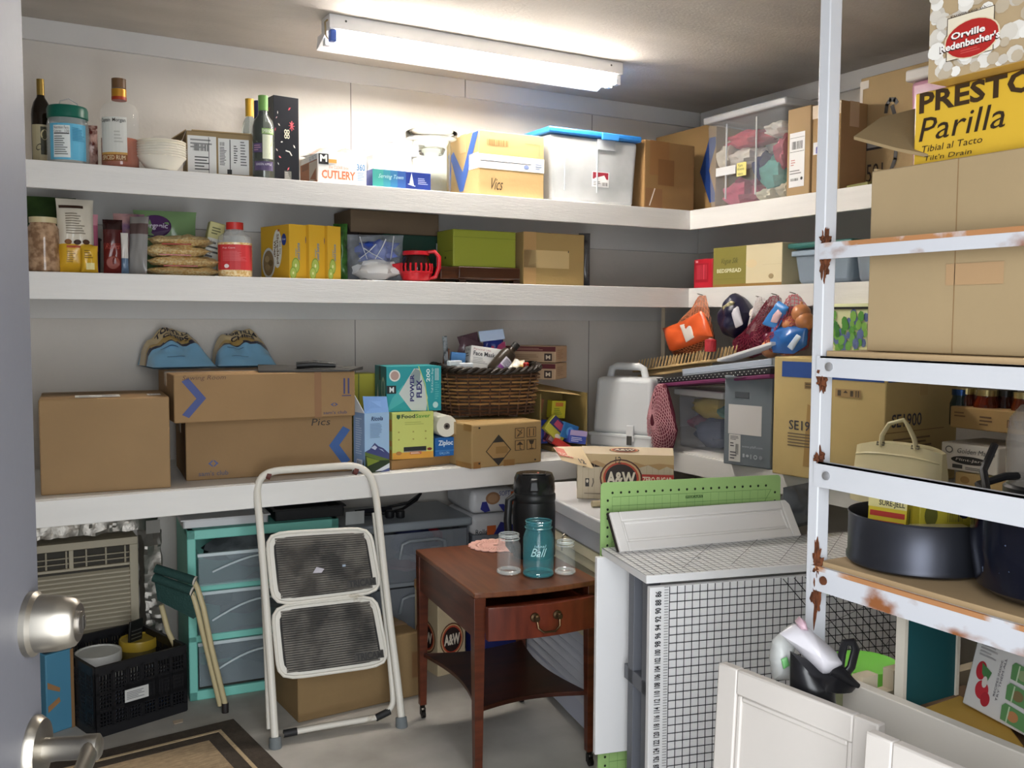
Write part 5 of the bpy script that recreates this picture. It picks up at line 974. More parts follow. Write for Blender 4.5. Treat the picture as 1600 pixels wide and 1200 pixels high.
# black crate
a, w, rz = frame((150, 1154), (291, 1110), 0.); BK = M('16161a', r=.45)
t = thing('plastic_crate', 'black lattice plastic crate full of tubs in front of the air conditioner', 'crate', a, rz); d = .36; h = height(136, 1047, a, rz)
def lattice(nm, O, U, L):
    g = G(BK); O = Vector(O); U = Vector(U); N = Vector((-U.y, U.x, 0))*.006
    def bar(u0, z0, u1, z1):
        A = O+U*u0; B = O+U*u1; g.hexa([(*(A-N).xy, z0), (*(B-N).xy, z0), (*(B+N).xy, z0), (*(A+N).xy, z0), (*(A-N).xy, z1), (*(B-N).xy, z1), (*(B+N).xy, z1), (*(A+N).xy, z1)])
    bar(0, 0, L, .035); bar(0, h-.03, L, h)
    for z in (.08, .14, .2, .255): 
        if z < h-.05: bar(0, z, L, z+.010)
    n = max(6, int(L/.05))
    for i in range(n+1): u = i*(L-.012)/n; bar(u, .03, u+.012, h-.02)
    for i in range(int(n*5)): u = i*L/(n*5); bar(u, .03, u+.003, h-.03)
    for i in range(12): z = .04+i*(h-.08)/12; bar(0, z, L, z+.003)
    bar(L*.3, h*.32, L, h*.66)
    g.build(nm, t)
lattice('front_wall', (0, 0, 0), (1, 0, 0), w); lattice('back_wall', (0, d, 0), (1, 0, 0), w); lattice('left_wall', (0, 0, 0), (0, 1, 0), d); lattice('right_wall', (w, 0, 0), (0, 1, 0), d)
g = G(BK); g.box(0, 0, 0, w, d, .01); g.build('base', t)
prints(t, 'white_label', face(w, d, h, 'F'), [('r', .30, .40, .56, .58, 'c9c9c6'), ('w', .32, .43, .54, .55, 5, '77777a')], e=.009)
def incr(x, y, z): c, s = math.cos(rz), math.sin(rz); return Vector((a.x+c*x-s*y, a.y+s*x+c*y, z))
def tub(label, x, y, R, z0, z1, body, lid, lh=.03, nm='lidded_tub'):
    t = thing(nm, label, 'tub', incr(x, y, z0), rz); hh = z1-z0
    g = G(M(body, r=.4)); g.lathe([(R*.85, 0), (R*.95, hh-lh)], seg=28); g.build('body', t)
    g = G(M(lid, r=.35)); g.lathe([(R, hh-lh-.004), (R, hh-.006), (R*.97, hh), (R*.9, hh), (R*.88, hh-.004), (.001, hh-.004)], seg=28); g.build('lid', t); return t
tub('white tub with a white lid, tallest in the black crate', .115, .24, .078, .012, .205, 'cfd0d4', 'dcdbd6')
tub('white tub with a white lid at the front of the black crate', .125, .078, .062, .012, .185, '9aa0b4', 'e0dfda')
tub('tub with a mustard yellow lid in the black crate', .265, .25, .066, .012, .215, '6a5c30', 'b89a34')
tub('blue and white jar below the front tub in the black crate', .232, .06, .04, .012, .16, '2f5f9a', 'd4d8dc')
tub('small yellow tub low in the crate behind the lattice', .285, .06, .012, .012, .07, 'c8b43a', 'd0c048')
g = G(M('3a3a38', r=.35, m=.7)); g.box(-.03, 0, 0, .03, .008, .24); g.build
gt = thing('grater', 'dark metal grater leaning at the back right of the crate', 'grater', incr(w-.075, .25, .05), rz+.3); gt.rotation_euler.x = .12
g.build('plate', gt, bevel=.002)
for i in range(14): g = G(M('9a9a96', r=.3, m=.8)); z = .02+i*.014; g.box(-.022, -.003, z, .022, .0, z+.003); g.build('slot_edge', gt)
# blue box by the door
bx('parcel_box', 'blue-sided open box with brown tape marks beside the black crate', 'box', (74, 1150), (117, 1135), (80, 1022), .26, 0., M('4a86a4', r=.6), [('tape_mark', 'F', [('p', [(.05, .66), (.5, .55), (.48, .50), (.05, .58)], 'a07850'), ('p', [(.05, .36), (.45, .44), (.5, .38), (.05, .28)], 'a07850'), ('r', .88, .0, 1, 1, '8a6a48')]), ('blue_top', 'T', [('r', .05, .05, .95, .95, '2a3e52')])])
p = spot(90, 1010, .335, y=3.30); g = G(M('a8823a', r=.4)); g.lathe([(.022, 0), (.024, .03), (.02, .04)], seg=20); h_ = bpy.data.objects['parcel_box.003'] if 'parcel_box.003' in bpy.data.objects else None
# rug
RA = at(365, 1126, z=0); RB = at(150, 1178, z=0); RC = at(412, 1206, z=0)
ux = (RA-RB); ux.z = 0; L1 = .80; ang = math.atan2(ux.y, ux.x); vy = (RC-RA).normalized()
t = thing('rug', 'dark brown rug with tan braid border on the concrete floor', 'rug', RA, ang)
BN = M('4a4036', r=.95, n=.3, ns=60, b=.5, bs=220); TN = M('c2a986', r=.95, n=.35, ns=40, b=.8, bs=160, st=(1, 3, 1))
g = G(BN); g.box(-L1, -.55, 0, 0, 0, .008); g.build('pile', t, bevel=.003)
g = G(TN); g.box(-L1, -.55, .008, -.125, -.125, .0095); g.build('tan_field', t)
g = G(M('c4ad8a', r=.95, b=.8, bs=160)); g.box(-L1, -.078, .008, -.066, -.066, .010); g.build('braid_line', t)
g = G(M('c4ad8a', r=.95, b=.8, bs=160)); g.box(-.078, -.55, .008, -.066, -.078, .010); g.build('braid_line', t)
g = G(M('b9a690', r=.9))
tag(g.add([(0, 0, 0), (.03, .005, 0), (.035, .03, .002), (.0, .028, .001)], [(0, 1, 2, 3)]).prism([(0, 0, 0), (.03, .005, 0), (.035, .03, 0), (0, .028, 0)], (0, 0, .002)).build('paper_scrap', loc=at(272, 1132, z=.001)), 'scrap of pinkish paper on the floor by the crate', 'scrap')
# teal drawers
fl_ = Vector((.665, 3.487, 0)); fr_ = at(531, 1035, y=3.44); fr_.z = 0; dv = fr_-fl_; w = dv.length; rz = math.atan2(dv.y, dv.x)
h = height(291, 830, fl_, rz); d = .37; TL = M('7cc8ba', r=.45)
t = thing('drawer_tower', 'teal three-drawer plastic tower with clear drawers under the deep shelf', 'drawers', fl_, rz)
g = G(TL); b = .030
g.box(0, .004, 0, b*.8, d, h); g.box(w-b*.8, .004, 0, w, d, h); g.box(0, .004, h-.022, w, d, h); g.box(0, d-.006, 0, w, d, h); g.build('cabinet_shell', t, bevel=.003)
g = G(TL); g.box(0, 0, 0, b, .02, h); g.box(w-b, 0, 0, w, .02, h); g.box(0, 0, h-.035, w, .02, h); g.box(0, 0, 0, w, .02, .035)
zs_ = [.035, .035+(h-.07)*.345, .035+(h-.07)*.68, h-.035]
for z in zs_[1:3]: g.box(0, 0, z-.013, w, .02, z+.013)
g.build('front_frame', t, bevel=.004)
DW = M('b4c4cc', r=.2, a=.22); DE = M('cfdce0', r=.25, a=.9)
for k in range(3):
    z0 = zs_[k]+.016; z1 = zs_[k+1]-.016; y0 = -.035 if k == 2 else -.006
    if k == 2: z1 -= .03
    g = G(DW); g.box(b+.004, y0, z0, w-b-.004, y0+.005, z1); g.box(b+.004, y0, z0, b+.008, d-.02, z1); g.box(w-b-.008, y0, z0, w-b-.004, d-.02, z1); g.box(b+.004, y0, z0, w-b-.004, d-.02, z0+.004)
    dr_ = g.build('drawer', t)
    g = G(DE); g.box(b, y0-.008, z1-.008, w-b, y0+.004, z1+.004); g.build('drawer_lip', dr_, bevel=.002)
    g = G(DE); xs = [b+.05+(w-2*b-.1)*i/12 for i in range(13)]
    g.tube([(x, y0-.006, z0+.05+(z1-z0)*.42*math.sin(math.pi*i/12)) for i, x in enumerate(xs)], .006, seg=8, flat=.7); g.build('curved_pull', dr_)
    g = G(M(['2a313c', '34383e', '7d8488'][k], r=.8, n=.7, ns=12)); g.ell((w*.5, .16, z0+.085), (w*.34, .10, .060), w=.4, seg=20); o = g.build('stored_clothes', None); o.location = fl_; o.rotation_euler = (0, 0, rz)
    tag(o, ['dark cloth bundle in the bottom drawer of the teal tower', 'dark grey cloth bundle in the middle drawer of the teal tower', 'pale cloth bundle in the top drawer of the teal tower'][k], 'cloth')
def ont(x, y, z): c, s = math.cos(rz), math.sin(rz); return Vector((fl_.x+c*x-s*y, fl_.y+s*x+c*y, z))
def trayobj(name, label, p, r, w_, d_, h_, mat):
    t = thing(name, label, 'tray', p, r); g = G(mat); g.box(0.01, .01, 0, w_-.01, d_-.01, .004)
    for q in ((0, 0, w_, .008), (0, d_-.008, w_, d_), (0, 0, .008, d_), (w_-.008, 0, w_, d_)): g.box(q[0], q[1], .001, q[2], q[3], h_-.002)
    g.build('tray_body', t, bevel=.003)
    for q in ((-.008, -.008, w_+.008, .004), (-.008, d_-.004, w_+.008, d_+.008), (-.008, .004, .004, d_-.004), (w_-.004, .004, w_+.008, d_-.004)): g = G(mat); g.box(q[0], q[1], h_-.006, q[2], q[3], h_); g.build('rim', t, bevel=.002)
    return t
trayobj('plastic_tray', 'white shallow tray on top of the teal drawers', ont(-.01, .03, h+.001), rz, .30, .26, .034, M('d2d2d4', r=.3))
trayobj('plastic_tray', 'black tray on top of the teal drawers, right of the white tray', ont(.315, .03, h+.001), rz, .26, .26, .045, M('1a1a1c', r=.4))
# clear grey drawer unit right of it
gl = at(540, 950, y=3.50); gl.z = 0; gr = at(732, 900, y=3.46); gr.z = 0; dv = gr-gl; w2 = dv.length; rz2 = math.atan2(dv.y, dv.x); hh = height(640, 815, gl, rz2)
t = thing('drawer_tower', 'clear grey plastic drawer unit behind the end table', 'drawers', gl, rz2); GY = M('9aa0a8', r=.25, a=.42); GD_ = M('8f969c', r=.3, a=.9)
g = G(GY); g.box(0, 0, 0, .006, .36, hh-.03); g.box(w2-.006, 0, 0, w2, .36, hh-.03); g.box(0, .354, 0, w2, .36, hh-.03); g.build('shell', t)
g = G(GD_); g.box(-.012, -.015, hh-.035, w2+.012, .375, hh); g.build('top_panel', t, bevel=.008)
for k, (z0, z1) in enumerate(((.02, hh-.265), (hh-.245, hh-.045))):
    g = G(GY); g.box(.012, -.008, z0, w2-.012, -.002, z1); g.box(.012, -.002, z0, w2-.012, .33, z0+.004); dd = g.build('drawer', t)
    g = G(GD_); g.box(.006, -.014, z0-.012, w2-.006, .0, z0+.004); g.build('drawer_rail', dd, bevel=.002)
    g = G(GD_); g.tube([(w2*.42, -.010, z1-.10), (w2*.44, -.018, z1-.04), (w2*.5, -.02, z1-.03), (w2*.72, -.02, z1-.03), (w2*.78, -.018, z1-.04), (w2*.80, -.010, z1-.10)], .007, seg=8); g.build('handle', dd)
def ong(x, y, z): c, s = math.cos(rz2), math.sin(rz2); return Vector((gl.x+c*x-s*y, gl.y+s*x+c*y, z))
for lb, c, x, z, sx, sz in (('navy cloth in the clear grey drawer', '39406a', .62, .14, .18, .06), ('white cloth in the clear grey drawer', 'c4c6ce', .68, .09, .2, .035), ('red packet in the clear grey drawer', 'c03a48', .78, .165, .05, .025), ('reddish cloth at the bottom of the clear grey drawer', 'b8606c', .55, .05, .16, .02)):
    g = G(M(c, r=.8)); g.ell((0, 0, 0), (sx*w2, .08, sz), w=.4); tag(g.build('stored_cloth', loc=ong(x*w2, .10, hh-.245+z), rz=rz2), lb, 'cloth')
t = thing('cable_bundle', 'black cable with round plug ends lying on the grey drawer unit', 'cable', ong(w2*.45, .12, hh+.001), rz2); BC = M('151517', r=.5)
g = G(BC); g.tube([(-.14, .06, .008), (-.08, .02, .012), (-.02, .0, .016), (.05, .03, .02), (.12, .05, .05), (.15, .08, .07), (.1, .1, .03), (.0, .12, .012)], .006, seg=8); g.build('cable', t)
for x, y in ((-.02, -.02), (.02, -.035)): g = G(BC); g.lathe([(.016, 0), (.018, .004), (.018, .026), (.014, .03)], c=(x, y, 0), seg=18); g.build('plug', t)
g = G(M('d0d2d0', r=.5)); g.hexa([(0, 0, 0), (.075, 0, 0), (.085, .03, .045), (.01, .03, .045), (0, .001, 0), (.075, .001, 0), (.085, .031, .045), (.01, .031, .045)])
pt_ = thing('paper_slip', 'white printed slip of paper propped on the grey drawer unit', 'paper', ong(.01, .03, hh+.002), rz2); g.build('sheet', pt_)
g = G(M('20222a', r=.6)); g.tube([(0, 0, .012), (.16, .03, .012)], .011, seg=10); tag(g.build('black_rod', loc=ong(.10, .20, hh), rz=rz2), 'black rod lying at the back of the grey drawer unit', 'rod')
# paper towel packs beside it
bx('grey_bin', 'plain grey box under the wrapped paper packs', 'box', (738, 900, 'y', 3.50), (808, 900, 'y', 3.46), (745, 835), .34, 0., M('7a7d84', r=.5), bevel=.01)
zg = height(745, 835, corner((738, 900, 'y', 3.50), 0.), 0)
for k, (lb, y0, y1) in enumerate((('lower plastic-wrapped paper pack with orange and blue print', .0, .085), ('upper plastic-wrapped paper pack with a tan round emblem', .09, .19))):
    a, w3, r3 = frame((736, 800, 'y', 3.47), (806, 800, 'y', 3.45), zg+y0+.002)
    t = thing('paper_pack', lb, 'package', a, r3, 'wrapped paper packs'); g = G(M('d6d6d8', r=.3, n=.12, ns=12, b=.3, bs=18)); g.box(0, 0, 0, w3, .3, y1-y0); g.build('wrapped_bundle', t, bevel=.025, bs=4)
    it = [('r', .35, .0, .55, .45, 'c8602c'), ('p', [(.5, .0), (.95, .0), (.95, .4), (.65, .6)], '2e3284'), ('t', 'Rolls', .1, .06, .35, .3, '30343c')] if not k else [('e', .48, .62, .16, .26, '9c7454'), ('e', .48, .62, .11, .18, 'b08a68'), ('p', [(.2, .2), (.3, .05), (.42, .1), (.34, .5), (.24, .5)], '2e3284'), ('p', [(.6, .35), (.72, .35), (.85, .05), (.72, .02)], '2e3284'), ('p', [(.86, .3), (.98, .3), (.98, .85), (.88, .85)], 'c8602c'), ('t', 'SOFT', .62, .7, .86, .9, '3a4a8c')]
    prints(t, 'pack_print', face(w3, .3, y1-y0, 'F'), it)
# big box behind the step ladder
a, w, rz = frame((466, 1130), (656, 1086), 0.)
bx('moving_box', 'brown cardboard box on the floor behind the step ladder', 'box', (466, 1130), (656, 1086), (656, 985), .26, 0., CB('8a6844'), [('clear_tape', 'F', [('r', .93, .3, 1, .7, '7c5a38')])], tape='a07e58', h=height(640, 990, a, rz))
# upright soda cartons
SODA = M('cbb896', r=.5)
def aw(u, v, r_, asp=1.):
    k = asp; return [('e', u, v, r_, r_*k, '4a2418'), ('e', u, v, r_*.93, r_*.93*k, 'c8a074'), ('e', u, v, r_*.84, r_*.84*k, 'b8452c'), ('e', u, v, r_*.74, r_*.74*k, '2c1c18'), ('t', 'A&W', u-r_*.68, v-r_*.34*k, u+r_*.68, v+r_*.34*k, 'e8dcc8', {'b': .04})]
fc = [('r', .0, .90, 1, 1, 'b08658'), ('p', [(0, .9), (.2, .84), (.35, .89), (.55, .8), (.75, .88), (1, .83), (1, .92), (0, .92)], 'c09a6c')] + aw(.5, .40, .42, .45)
bx('soda_carton', 'upright root beer carton with round logos on two sides, behind the end table leg', 'carton', (648, 1036), (684, 1058), (650, 905), .125, 0., SODA, [('front_print', 'F', fc), ('side_print', 'R', fc)], bevel=.003)
# things glimpsed under the end table
bx('paper_pack', 'blue wrapped package with a white barcode seen under the end table', 'package', (757, 1010, 'y', 3.22), (822, 1010, 'y', 3.22), (765, 958), .16, 0., M('2c3478', r=.35), [('front_print', 'F', [('r', .1, .88, .2, .97, 'c8c8d0'), ('b', .45, .82, .85, .95, 12, 'd8d8e0'), ('r', .3, .8, .4, .97, '8890c0')])], h=.40)
bx('snack_carton', 'green and white carton with red lettering seen under the end table', 'carton', (832, 1005, 'y', 3.10), (856, 1005, 'y', 3.08), (840, 960), .12, 0., M('d0ccc4', r=.4), [('front_print', 'F', [('v', 'BANANA', .60, .72, .9, .98, 'a83c34', {'b': .02}), ('p', [(.0, .75), (.4, .8), (.45, .98), (.05, .98)], '5a8a3a')])], h=.36)
# ================================================================ folding stool, step ladder, end table
CT = M('c2b48c', r=.4)
FA = at(352, 1113, z=0)                     # foot of the near legs
t = thing('folding_stool', 'folded camp stool with dark green canvas seat and cream legs', 'stool', FA); fo = lambda px, py, y: at(px, py, y=y)-FA
yF = FA.y
g = G(CT); g.tube([(0, 0, .03), fo(330, 1010, yF+.0), fo(318, 950, yF+.01), fo(309, 920, yF+.02), fo(302, 907, yF+.04)], .0095, seg=10); lg = g.build('leg', t)
g2 = G(M('221c1a', r=.6)); g2.lathe([(.012, 0), (.012, .03), (.010, .034)], seg=14); g2.build('rubber_foot', lg)
q = fo(344, 1090, yF+.02); g = G(CT); g.tube([(q.x, q.y, .02), fo(322, 1010, yF+.03), fo(309, 955, yF+.03), fo(301, 928, yF+.04), fo(296, 920, yF+.05)], .0095, seg=10); g.build('leg', t)
g = G(CT); g.tube([fo(274, 1010, yF+.16), fo(262, 985, yF+.17), fo(252, 945, yF+.17)], .0095, seg=10); g.build('leg', t)
GC = M('20403c', r=.85, b=.4, bs=180)
for (p0, p1) in (((243, 888), (306, 908)), ((240, 902), (302, 924))):
    a = fo(*p0, yF+.10); b = fo(*p1, yF+.03); g = G(GC); g.tube([a, a.lerp(b, .5), b], .0155, seg=14); g.build('seat_sleeve', t)
    g = G(M('c0bab0', r=.8)); g.tube([b-(b-a).normalized()*.006, b], .0165, seg=14); g.build('white_piping', t)
P = [fo(241, 905, yF+.10), fo(303, 928, yF+.03), fo(309, 962, yF+.03), fo(302, 967, yF+.03), fo(246, 938, yF+.10)]
g = G(GC); g.prism([tuple(p) for p in P], (.004, .010, 0)); g.build('seat_canvas', t)
# step ladder
LF = at(430, 1168, z=0); RF = at(628, 1135, z=0); TLc = at(407, 770, y=3.175); TRc = at(586, 762, y=3.175)
mid = (LF+RF)/2; U = (RF-LF).normalized(); topm = (TLc+TRc)/2; Vv = (topm-mid); Vv -= U*Vv.dot(U); Vv.normalize(); N = U.cross(Vv)
if N.y > 0: N = -N
t = thing('step_ladder', 'white folding step ladder with two black ribbed treads, leaning on the deep shelf', 'ladder', mid)
def lp(u, v, n=0.): return U*u+Vv*v+N*n
def luv(px, py): p = onplane(px, py, mid, N)-mid; return p.dot(U), p.dot(Vv)
LW = M('d4d0c6', r=.4, n=1, ns=16, h2='b5ad9e', lo=.66, hi=.72)
ol = [luv(*q) for q in ((430, 1160), (424, 1060), (413, 900), (404, 800), (401, 765), (407, 746), (424, 736), (460, 733), (520, 729), (552, 727), (572, 735), (583, 752), (590, 790), (604, 930), (622, 1070), (628, 1128))]
def smooth(pts, n=3):
    for _ in range(n): pts = [pts[0]]+[q for a, b in zip(pts, pts[1:]) for q in ((a[0]*.75+b[0]*.25, a[1]*.75+b[1]*.25), (a[0]*.25+b[0]*.75, a[1]*.25+b[1]*.75))]+[pts[-1]]
    return pts
g = G(LW); g.tube([lp(u, v) for u, v in smooth(ol, 2)], .0125, seg=12); g.build('front_frame', t)
inn = [luv(*q) for q in ((423, 1140), (418, 1010), (412, 880), (408, 800))]
g = G(LW); g.tube([lp(u, v, -.025) for u, v in inn], .010, seg=10); g.build('rear_leg', t)
inr = [luv(*q) for q in ((588, 800), (602, 930), (612, 1030), (617, 1085), (617, 1102), (608, 1114), (590, 1123), (520, 1134), (445, 1148))]
g = G(LW); g.tube([lp(u, v, -.025) for u, v in smooth(inr, 2)], .010, seg=10); g.build('rear_frame', t)
for q, r2 in (((430, 1158), (430, 1170)), ((627, 1126), (628, 1137))):
    a = luv(*q); g = G(M('6a7072', r=.7)); g.tube([lp(a[0], a[1]+.012), lp(a[0], a[1]-.03)], [.019, .021], seg=14); o = g.build('rubber_foot', t)
g = G(M('1c1c1e', r=.6)); a, b = luv(590, 1123), luv(612, 1112); g.tube([lp(*a, -.025), lp(*b, -.025)], .0125, seg=10); g.build('black_sleeve', t)
g = G(M('1c1c1e', r=.6)); a, b = luv(445, 1148), luv(466, 1144); g.tube([lp(*a, -.025), lp(*b, -.025)], .0125, seg=10); g.build('black_sleeve', t)
RBR = M('6c6862', r=.6, n=.6, ns=9, h2='3c3a38')  # ribs coloured lighter than the tread, painting in the glints along them
RB_ = M('2c2b2a', r=.8, n=.5, ns=7, h2='6b6258', lo=.5, hi=.7)
for nm, cs in (('upper', ((415, 834), (577, 825), (594, 925), (426, 946))), ('lower', ((424, 948), (586, 930), (606, 1038), (435, 1062)))):
    c = [luv(*q) for q in cs]
    def bl(u, v): a = (c[3][0]+(c[2][0]-c[3][0])*u, c[3][1]+(c[2][1]-c[3][1])*u); b = (c[0][0]+(c[1][0]-c[0][0])*u, c[0][1]+(c[1][1]-c[0][1])*u); return a[0]+(b[0]-a[0])*v, a[1]+(b[1]-a[1])*v
    ed = []
    for i in range(48):
        an = 2*math.pi*i/48; ca, sa = math.cos(an), math.sin(an); q = (abs(ca)**7+abs(sa)**7)**(-1/7); ed.append(bl(.5+.5*ca*q, .5+.5*sa*q))
    g = G(LW); g.prism([lp(u, v, -.004) for u, v in ed], N*.016); st_ = g.build('step', t)
    g = G(LW); g.tube([lp(u, v, .012) for u, v in ed], .006, seg=8, closed=True); g.build('step_edge', st_)
    g = G(RB_); n = 26
    g.prism([lp(*bl(.5+(q[0]), .5+(q[1])), .011) for q in [(.445*math.cos(2*math.pi*i/40)*((abs(math.cos(2*math.pi*i/40))**8+abs(math.sin(2*math.pi*i/40))**8)**(-1/8)), .435*math.sin(2*math.pi*i/40)*((abs(math.cos(2*math.pi*i/40))**8+abs(math.sin(2*math.pi*i/40))**8)**(-1/8))) for i in range(40)]], N*.003)
    for i in range(n):
        v = .09+i*.82/(n-1); g.tube([lp(*bl(.075, v), .0145), lp(*bl(.925, v), .0145)], .0032, RBR, seg=6)
    g.build('rubber_tread', st_)
    O = lp(*bl(0, 0), .0165); O1 = lp(*bl(1, 0), .0165); O2 = lp(*bl(0, 1), .0165)
    prints(st_, 'tread_logo', (O, O1-O, O2-O, N), [('r', .69, .11, .96, .22, '37332e'), ('t', 'TRICAM', .70, .115, .95, .215, '1c1a18', {'b': .04})] + ([('p', [(.38, .38), (.46, .37), (.49, .42), (.42, .46)], 'b8b4bc'), ('r', .66, .42, .69, .45, '8fa0b4')] if nm == 'upper' else []), e=.0008)
g = G(M('3a2a24', r=.6))
for q in ((420, 742), (556, 735)): a = luv(*q); g = G(M('5a2a24', r=.6)); g.tube([lp(a[0]-.008, a[1], .0005), lp(a[0]+.006, a[1]-.006, .0005)], .0128, seg=10); g.build('rust_spot', t)
# end table
ex0, ey0 = Vector((1.264, 2.434, 0)), Vector((1.366, 2.963, 0))
dx = (Vector((1.636, 2.389, 0))-ex0); rzt = math.atan2(dx.y, dx.x); wt, dt, ht = .405, .575, .585
t = thing('end_table', 'reddish brown wooden end table with one drawer and castors', 'table', ex0+Vector((-.008, -.018, 0)), rzt)
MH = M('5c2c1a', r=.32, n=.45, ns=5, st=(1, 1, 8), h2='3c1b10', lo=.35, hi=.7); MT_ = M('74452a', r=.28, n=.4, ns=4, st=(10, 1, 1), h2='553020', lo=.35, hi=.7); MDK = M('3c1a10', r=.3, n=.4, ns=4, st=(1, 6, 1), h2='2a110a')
bow = [(wt*i/16, -.022*math.sin(math.pi*i/16)) for i in range(17)]
g = G(MT_); g.prism([(x, y, ht-.016) for x, y in bow]+[(wt, dt, ht-.016), (0, dt, ht-.016)], (0, 0, .016)); g.build('tabletop', t, bevel=.003)
for (lx_, ly_) in ((.018, .018), (wt-.018, .018), (.018, dt-.02), (wt-.018, dt-.02)):
    g = G(MH); a, b = .018, .0115
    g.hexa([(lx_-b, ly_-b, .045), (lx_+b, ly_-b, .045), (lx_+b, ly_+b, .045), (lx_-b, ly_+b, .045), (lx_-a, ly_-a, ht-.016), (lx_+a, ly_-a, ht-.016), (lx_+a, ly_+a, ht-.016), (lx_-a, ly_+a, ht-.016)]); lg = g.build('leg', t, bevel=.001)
    g = G(M('1a1714', r=.4, m=.5)); g.lathe([(.008, .034), (.011, .05)], c=(lx_, ly_, 0), seg=12); g.X = Matrix.Translation((lx_, ly_-.008, .0135)) @ Matrix.Rotation(math.pi/2, 4, 'Y'); g.lathe([(.0135, -.006), (.0135, .006)], seg=16); g.X = Matrix(); g.box(lx_-.008, ly_-.012, .01, lx_-.0065, ly_+.006, .036); g.box(lx_+.0065, ly_-.012, .01, lx_+.008, ly_+.006, .036); g.build('castor', lg)
za, zb_ = ht-.135, ht-.016
for q in ((.004, .03, .018, dt-.03), (wt-.018, .03, wt-.004, dt-.03), (.03, dt-.022, wt-.03, dt-.006)): g = G(MH); g.box(q[0], q[1], za, q[2], q[3], zb_); g.build('apron', t, bevel=.001)
bowd = [(.03+(wt-.06)*i/12, -.034-.022*math.sin(math.pi*i/12)) for i in range(13)]
g = G(M('6a2c1a', r=.3, n=.4, ns=5, st=(6, 1, 1), h2='4a1c10', lo=.35, hi=.7)); g.prism([(x, y, za) for x, y in bowd]+[(wt-.03, -.010, za), (.03, -.010, za)], (0, 0, zb_-za-.022)); g.box(.04, -.012, za+.008, wt-.04, dt-.06, za+.014); g.box(.04, -.012, za+.008, .05, dt-.06, zb_-.035); g.box(wt-.05, -.012, za+.008, wt-.04, dt-.06, zb_-.035); dw = g.build('drawer', t, bevel=.002)
BR_ = M('5a4632', r=.35, m=.9)
for s in (-1, 1):
    x = wt/2+s*.036; y = -.055; g = G(BR_); g.X = Matrix.Translation((x, y, za+.062)) @ RY; g.lathe([(.014, 0), (.013, .004), (.006, .006), (.006, .014), (.010, .018), (.007, .024)], seg=16); g.build('handle_post', dw)
g = G(BR_); g.tube([(wt/2-.036, y-.018, za+.058), (wt/2-.034, y-.024, za+.036), (wt/2-.018, y-.028, za+.024), (wt/2+.018, y-.028, za+.024), (wt/2+.034, y-.024, za+.036), (wt/2+.036, y-.018, za+.058)], .0035, seg=8); g.build('bail_handle', dw)
zs2 = .215
pts = []
c0 = [(.018, .03), (wt-.018, .03), (wt-.018, dt-.03), (.018, dt-.03)]
for (a, b, nx, ny) in ((c0[0], c0[1], 0, 1), (c0[1], c0[2], -1, 0), (c0[2], c0[3], 0, -1), (c0[3], c0[0], 1, 0)):
    for i in range(12): s = i/12; q = math.sin(math.pi*s)*.038; pts.append((a[0]+(b[0]-a[0])*s+nx*q, a[1]+(b[1]-a[1])*s+ny*q, zs2))
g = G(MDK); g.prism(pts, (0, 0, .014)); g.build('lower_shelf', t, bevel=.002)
def ontab(px, py): return at(px, py, z=ht+.001)
# doily
p = ontab(775, 853); t = thing('doily', 'pink crocheted doily on the end table', 'doily', p, .3); PK = M('d8a89c', r=.9, b=.3, bs=200)
R = .088
g = G(PK); n = 18
for rr_ in (.014, .03, .046, .062, .078): g.tube([(rr_*math.cos(2*math.pi*i/36), rr_*math.sin(2*math.pi*i/36), .002) for i in range(36)], .0042, PK, seg=6, closed=True, flat=.5)
for i in range(36): a = 2*math.pi*i/36; g.tube([(.012*math.cos(a), .012*math.sin(a), .002), (.08*math.cos(a), .08*math.sin(a), .002)], .0024, PK, seg=5)
g.build('crochet_web', t)
g = G(PK)
for i in range(20):
    a = 2*math.pi*i/20; g.lathe([(.0135, 0), (.0145, .002), (.0135, .0035)], c=(.084*math.cos(a), .084*math.sin(a), .0005), seg=10)
g.build('scalloped_edge', t)
# glass jars
def mason(label, px, py, wpx__, ytop, tint, text=None, sq=1.):
    p = ontab(px, py); R = wpx(wpx__, p)/2; p = p + Vector((p.x, p.y, 0)).normalized()*R*.6; h = hpx(px, ytop, p)
    t = thing('mason_jar', label, 'jar', p, face_cam(p)); gm = M(tint, r=.03, a=.10 if tint[0] == 'f' else .34, sp=.9); ge = M('e8f0ef' if tint[0] == 'f' else '3f8c96', r=.05, a=.32 if tint[0] == 'f' else .6, sp=.9)
    pr_ = [(R*.85, .002), (R*.97, .010), (R, .03), (R, h*.68), (R*.93, h*.76), (R*.83, h*.82), (R*.80, h*.85), (R*.87, h*.87), (R*.86, h*.89), (R*.80, h*.90), (R*.80, h*.965), (R*.84, h*.98), (R*.82, h)]
    g = G(gm); g.lathe(pr_, seg=36, cap=False); g.poly([(R*.85*math.cos(2*math.pi*i/36), R*.85*math.sin(2*math.pi*i/36), .002) for i in range(36)][::-1]); g.build('glass', t)
    cir = lambda r_, z: [(r_*math.cos(2*math.pi*i/36), r_*math.sin(2*math.pi*i/36), z) for i in range(36)]
    for nm, r_, z, th in (('rim', R*.82, h*.992, .0022), ('screw_thread', R*.815, h*.945, .0016), ('neck_bead', R*.865, h*.88, .002), ('thick_base', R*.88, .007, .006)): g = G(ge); g.tube(cir(r_, z), th, seg=8, closed=True); g.build(nm, t)
    if text: cyl_label(t, 'embossed_lettering', R, h*.30, h*.62, text, .8)
    return t
mason('clear empty mason jar left of the blue-green jar on the end table', 795, 898, 38, 834, 'f4f8f7')
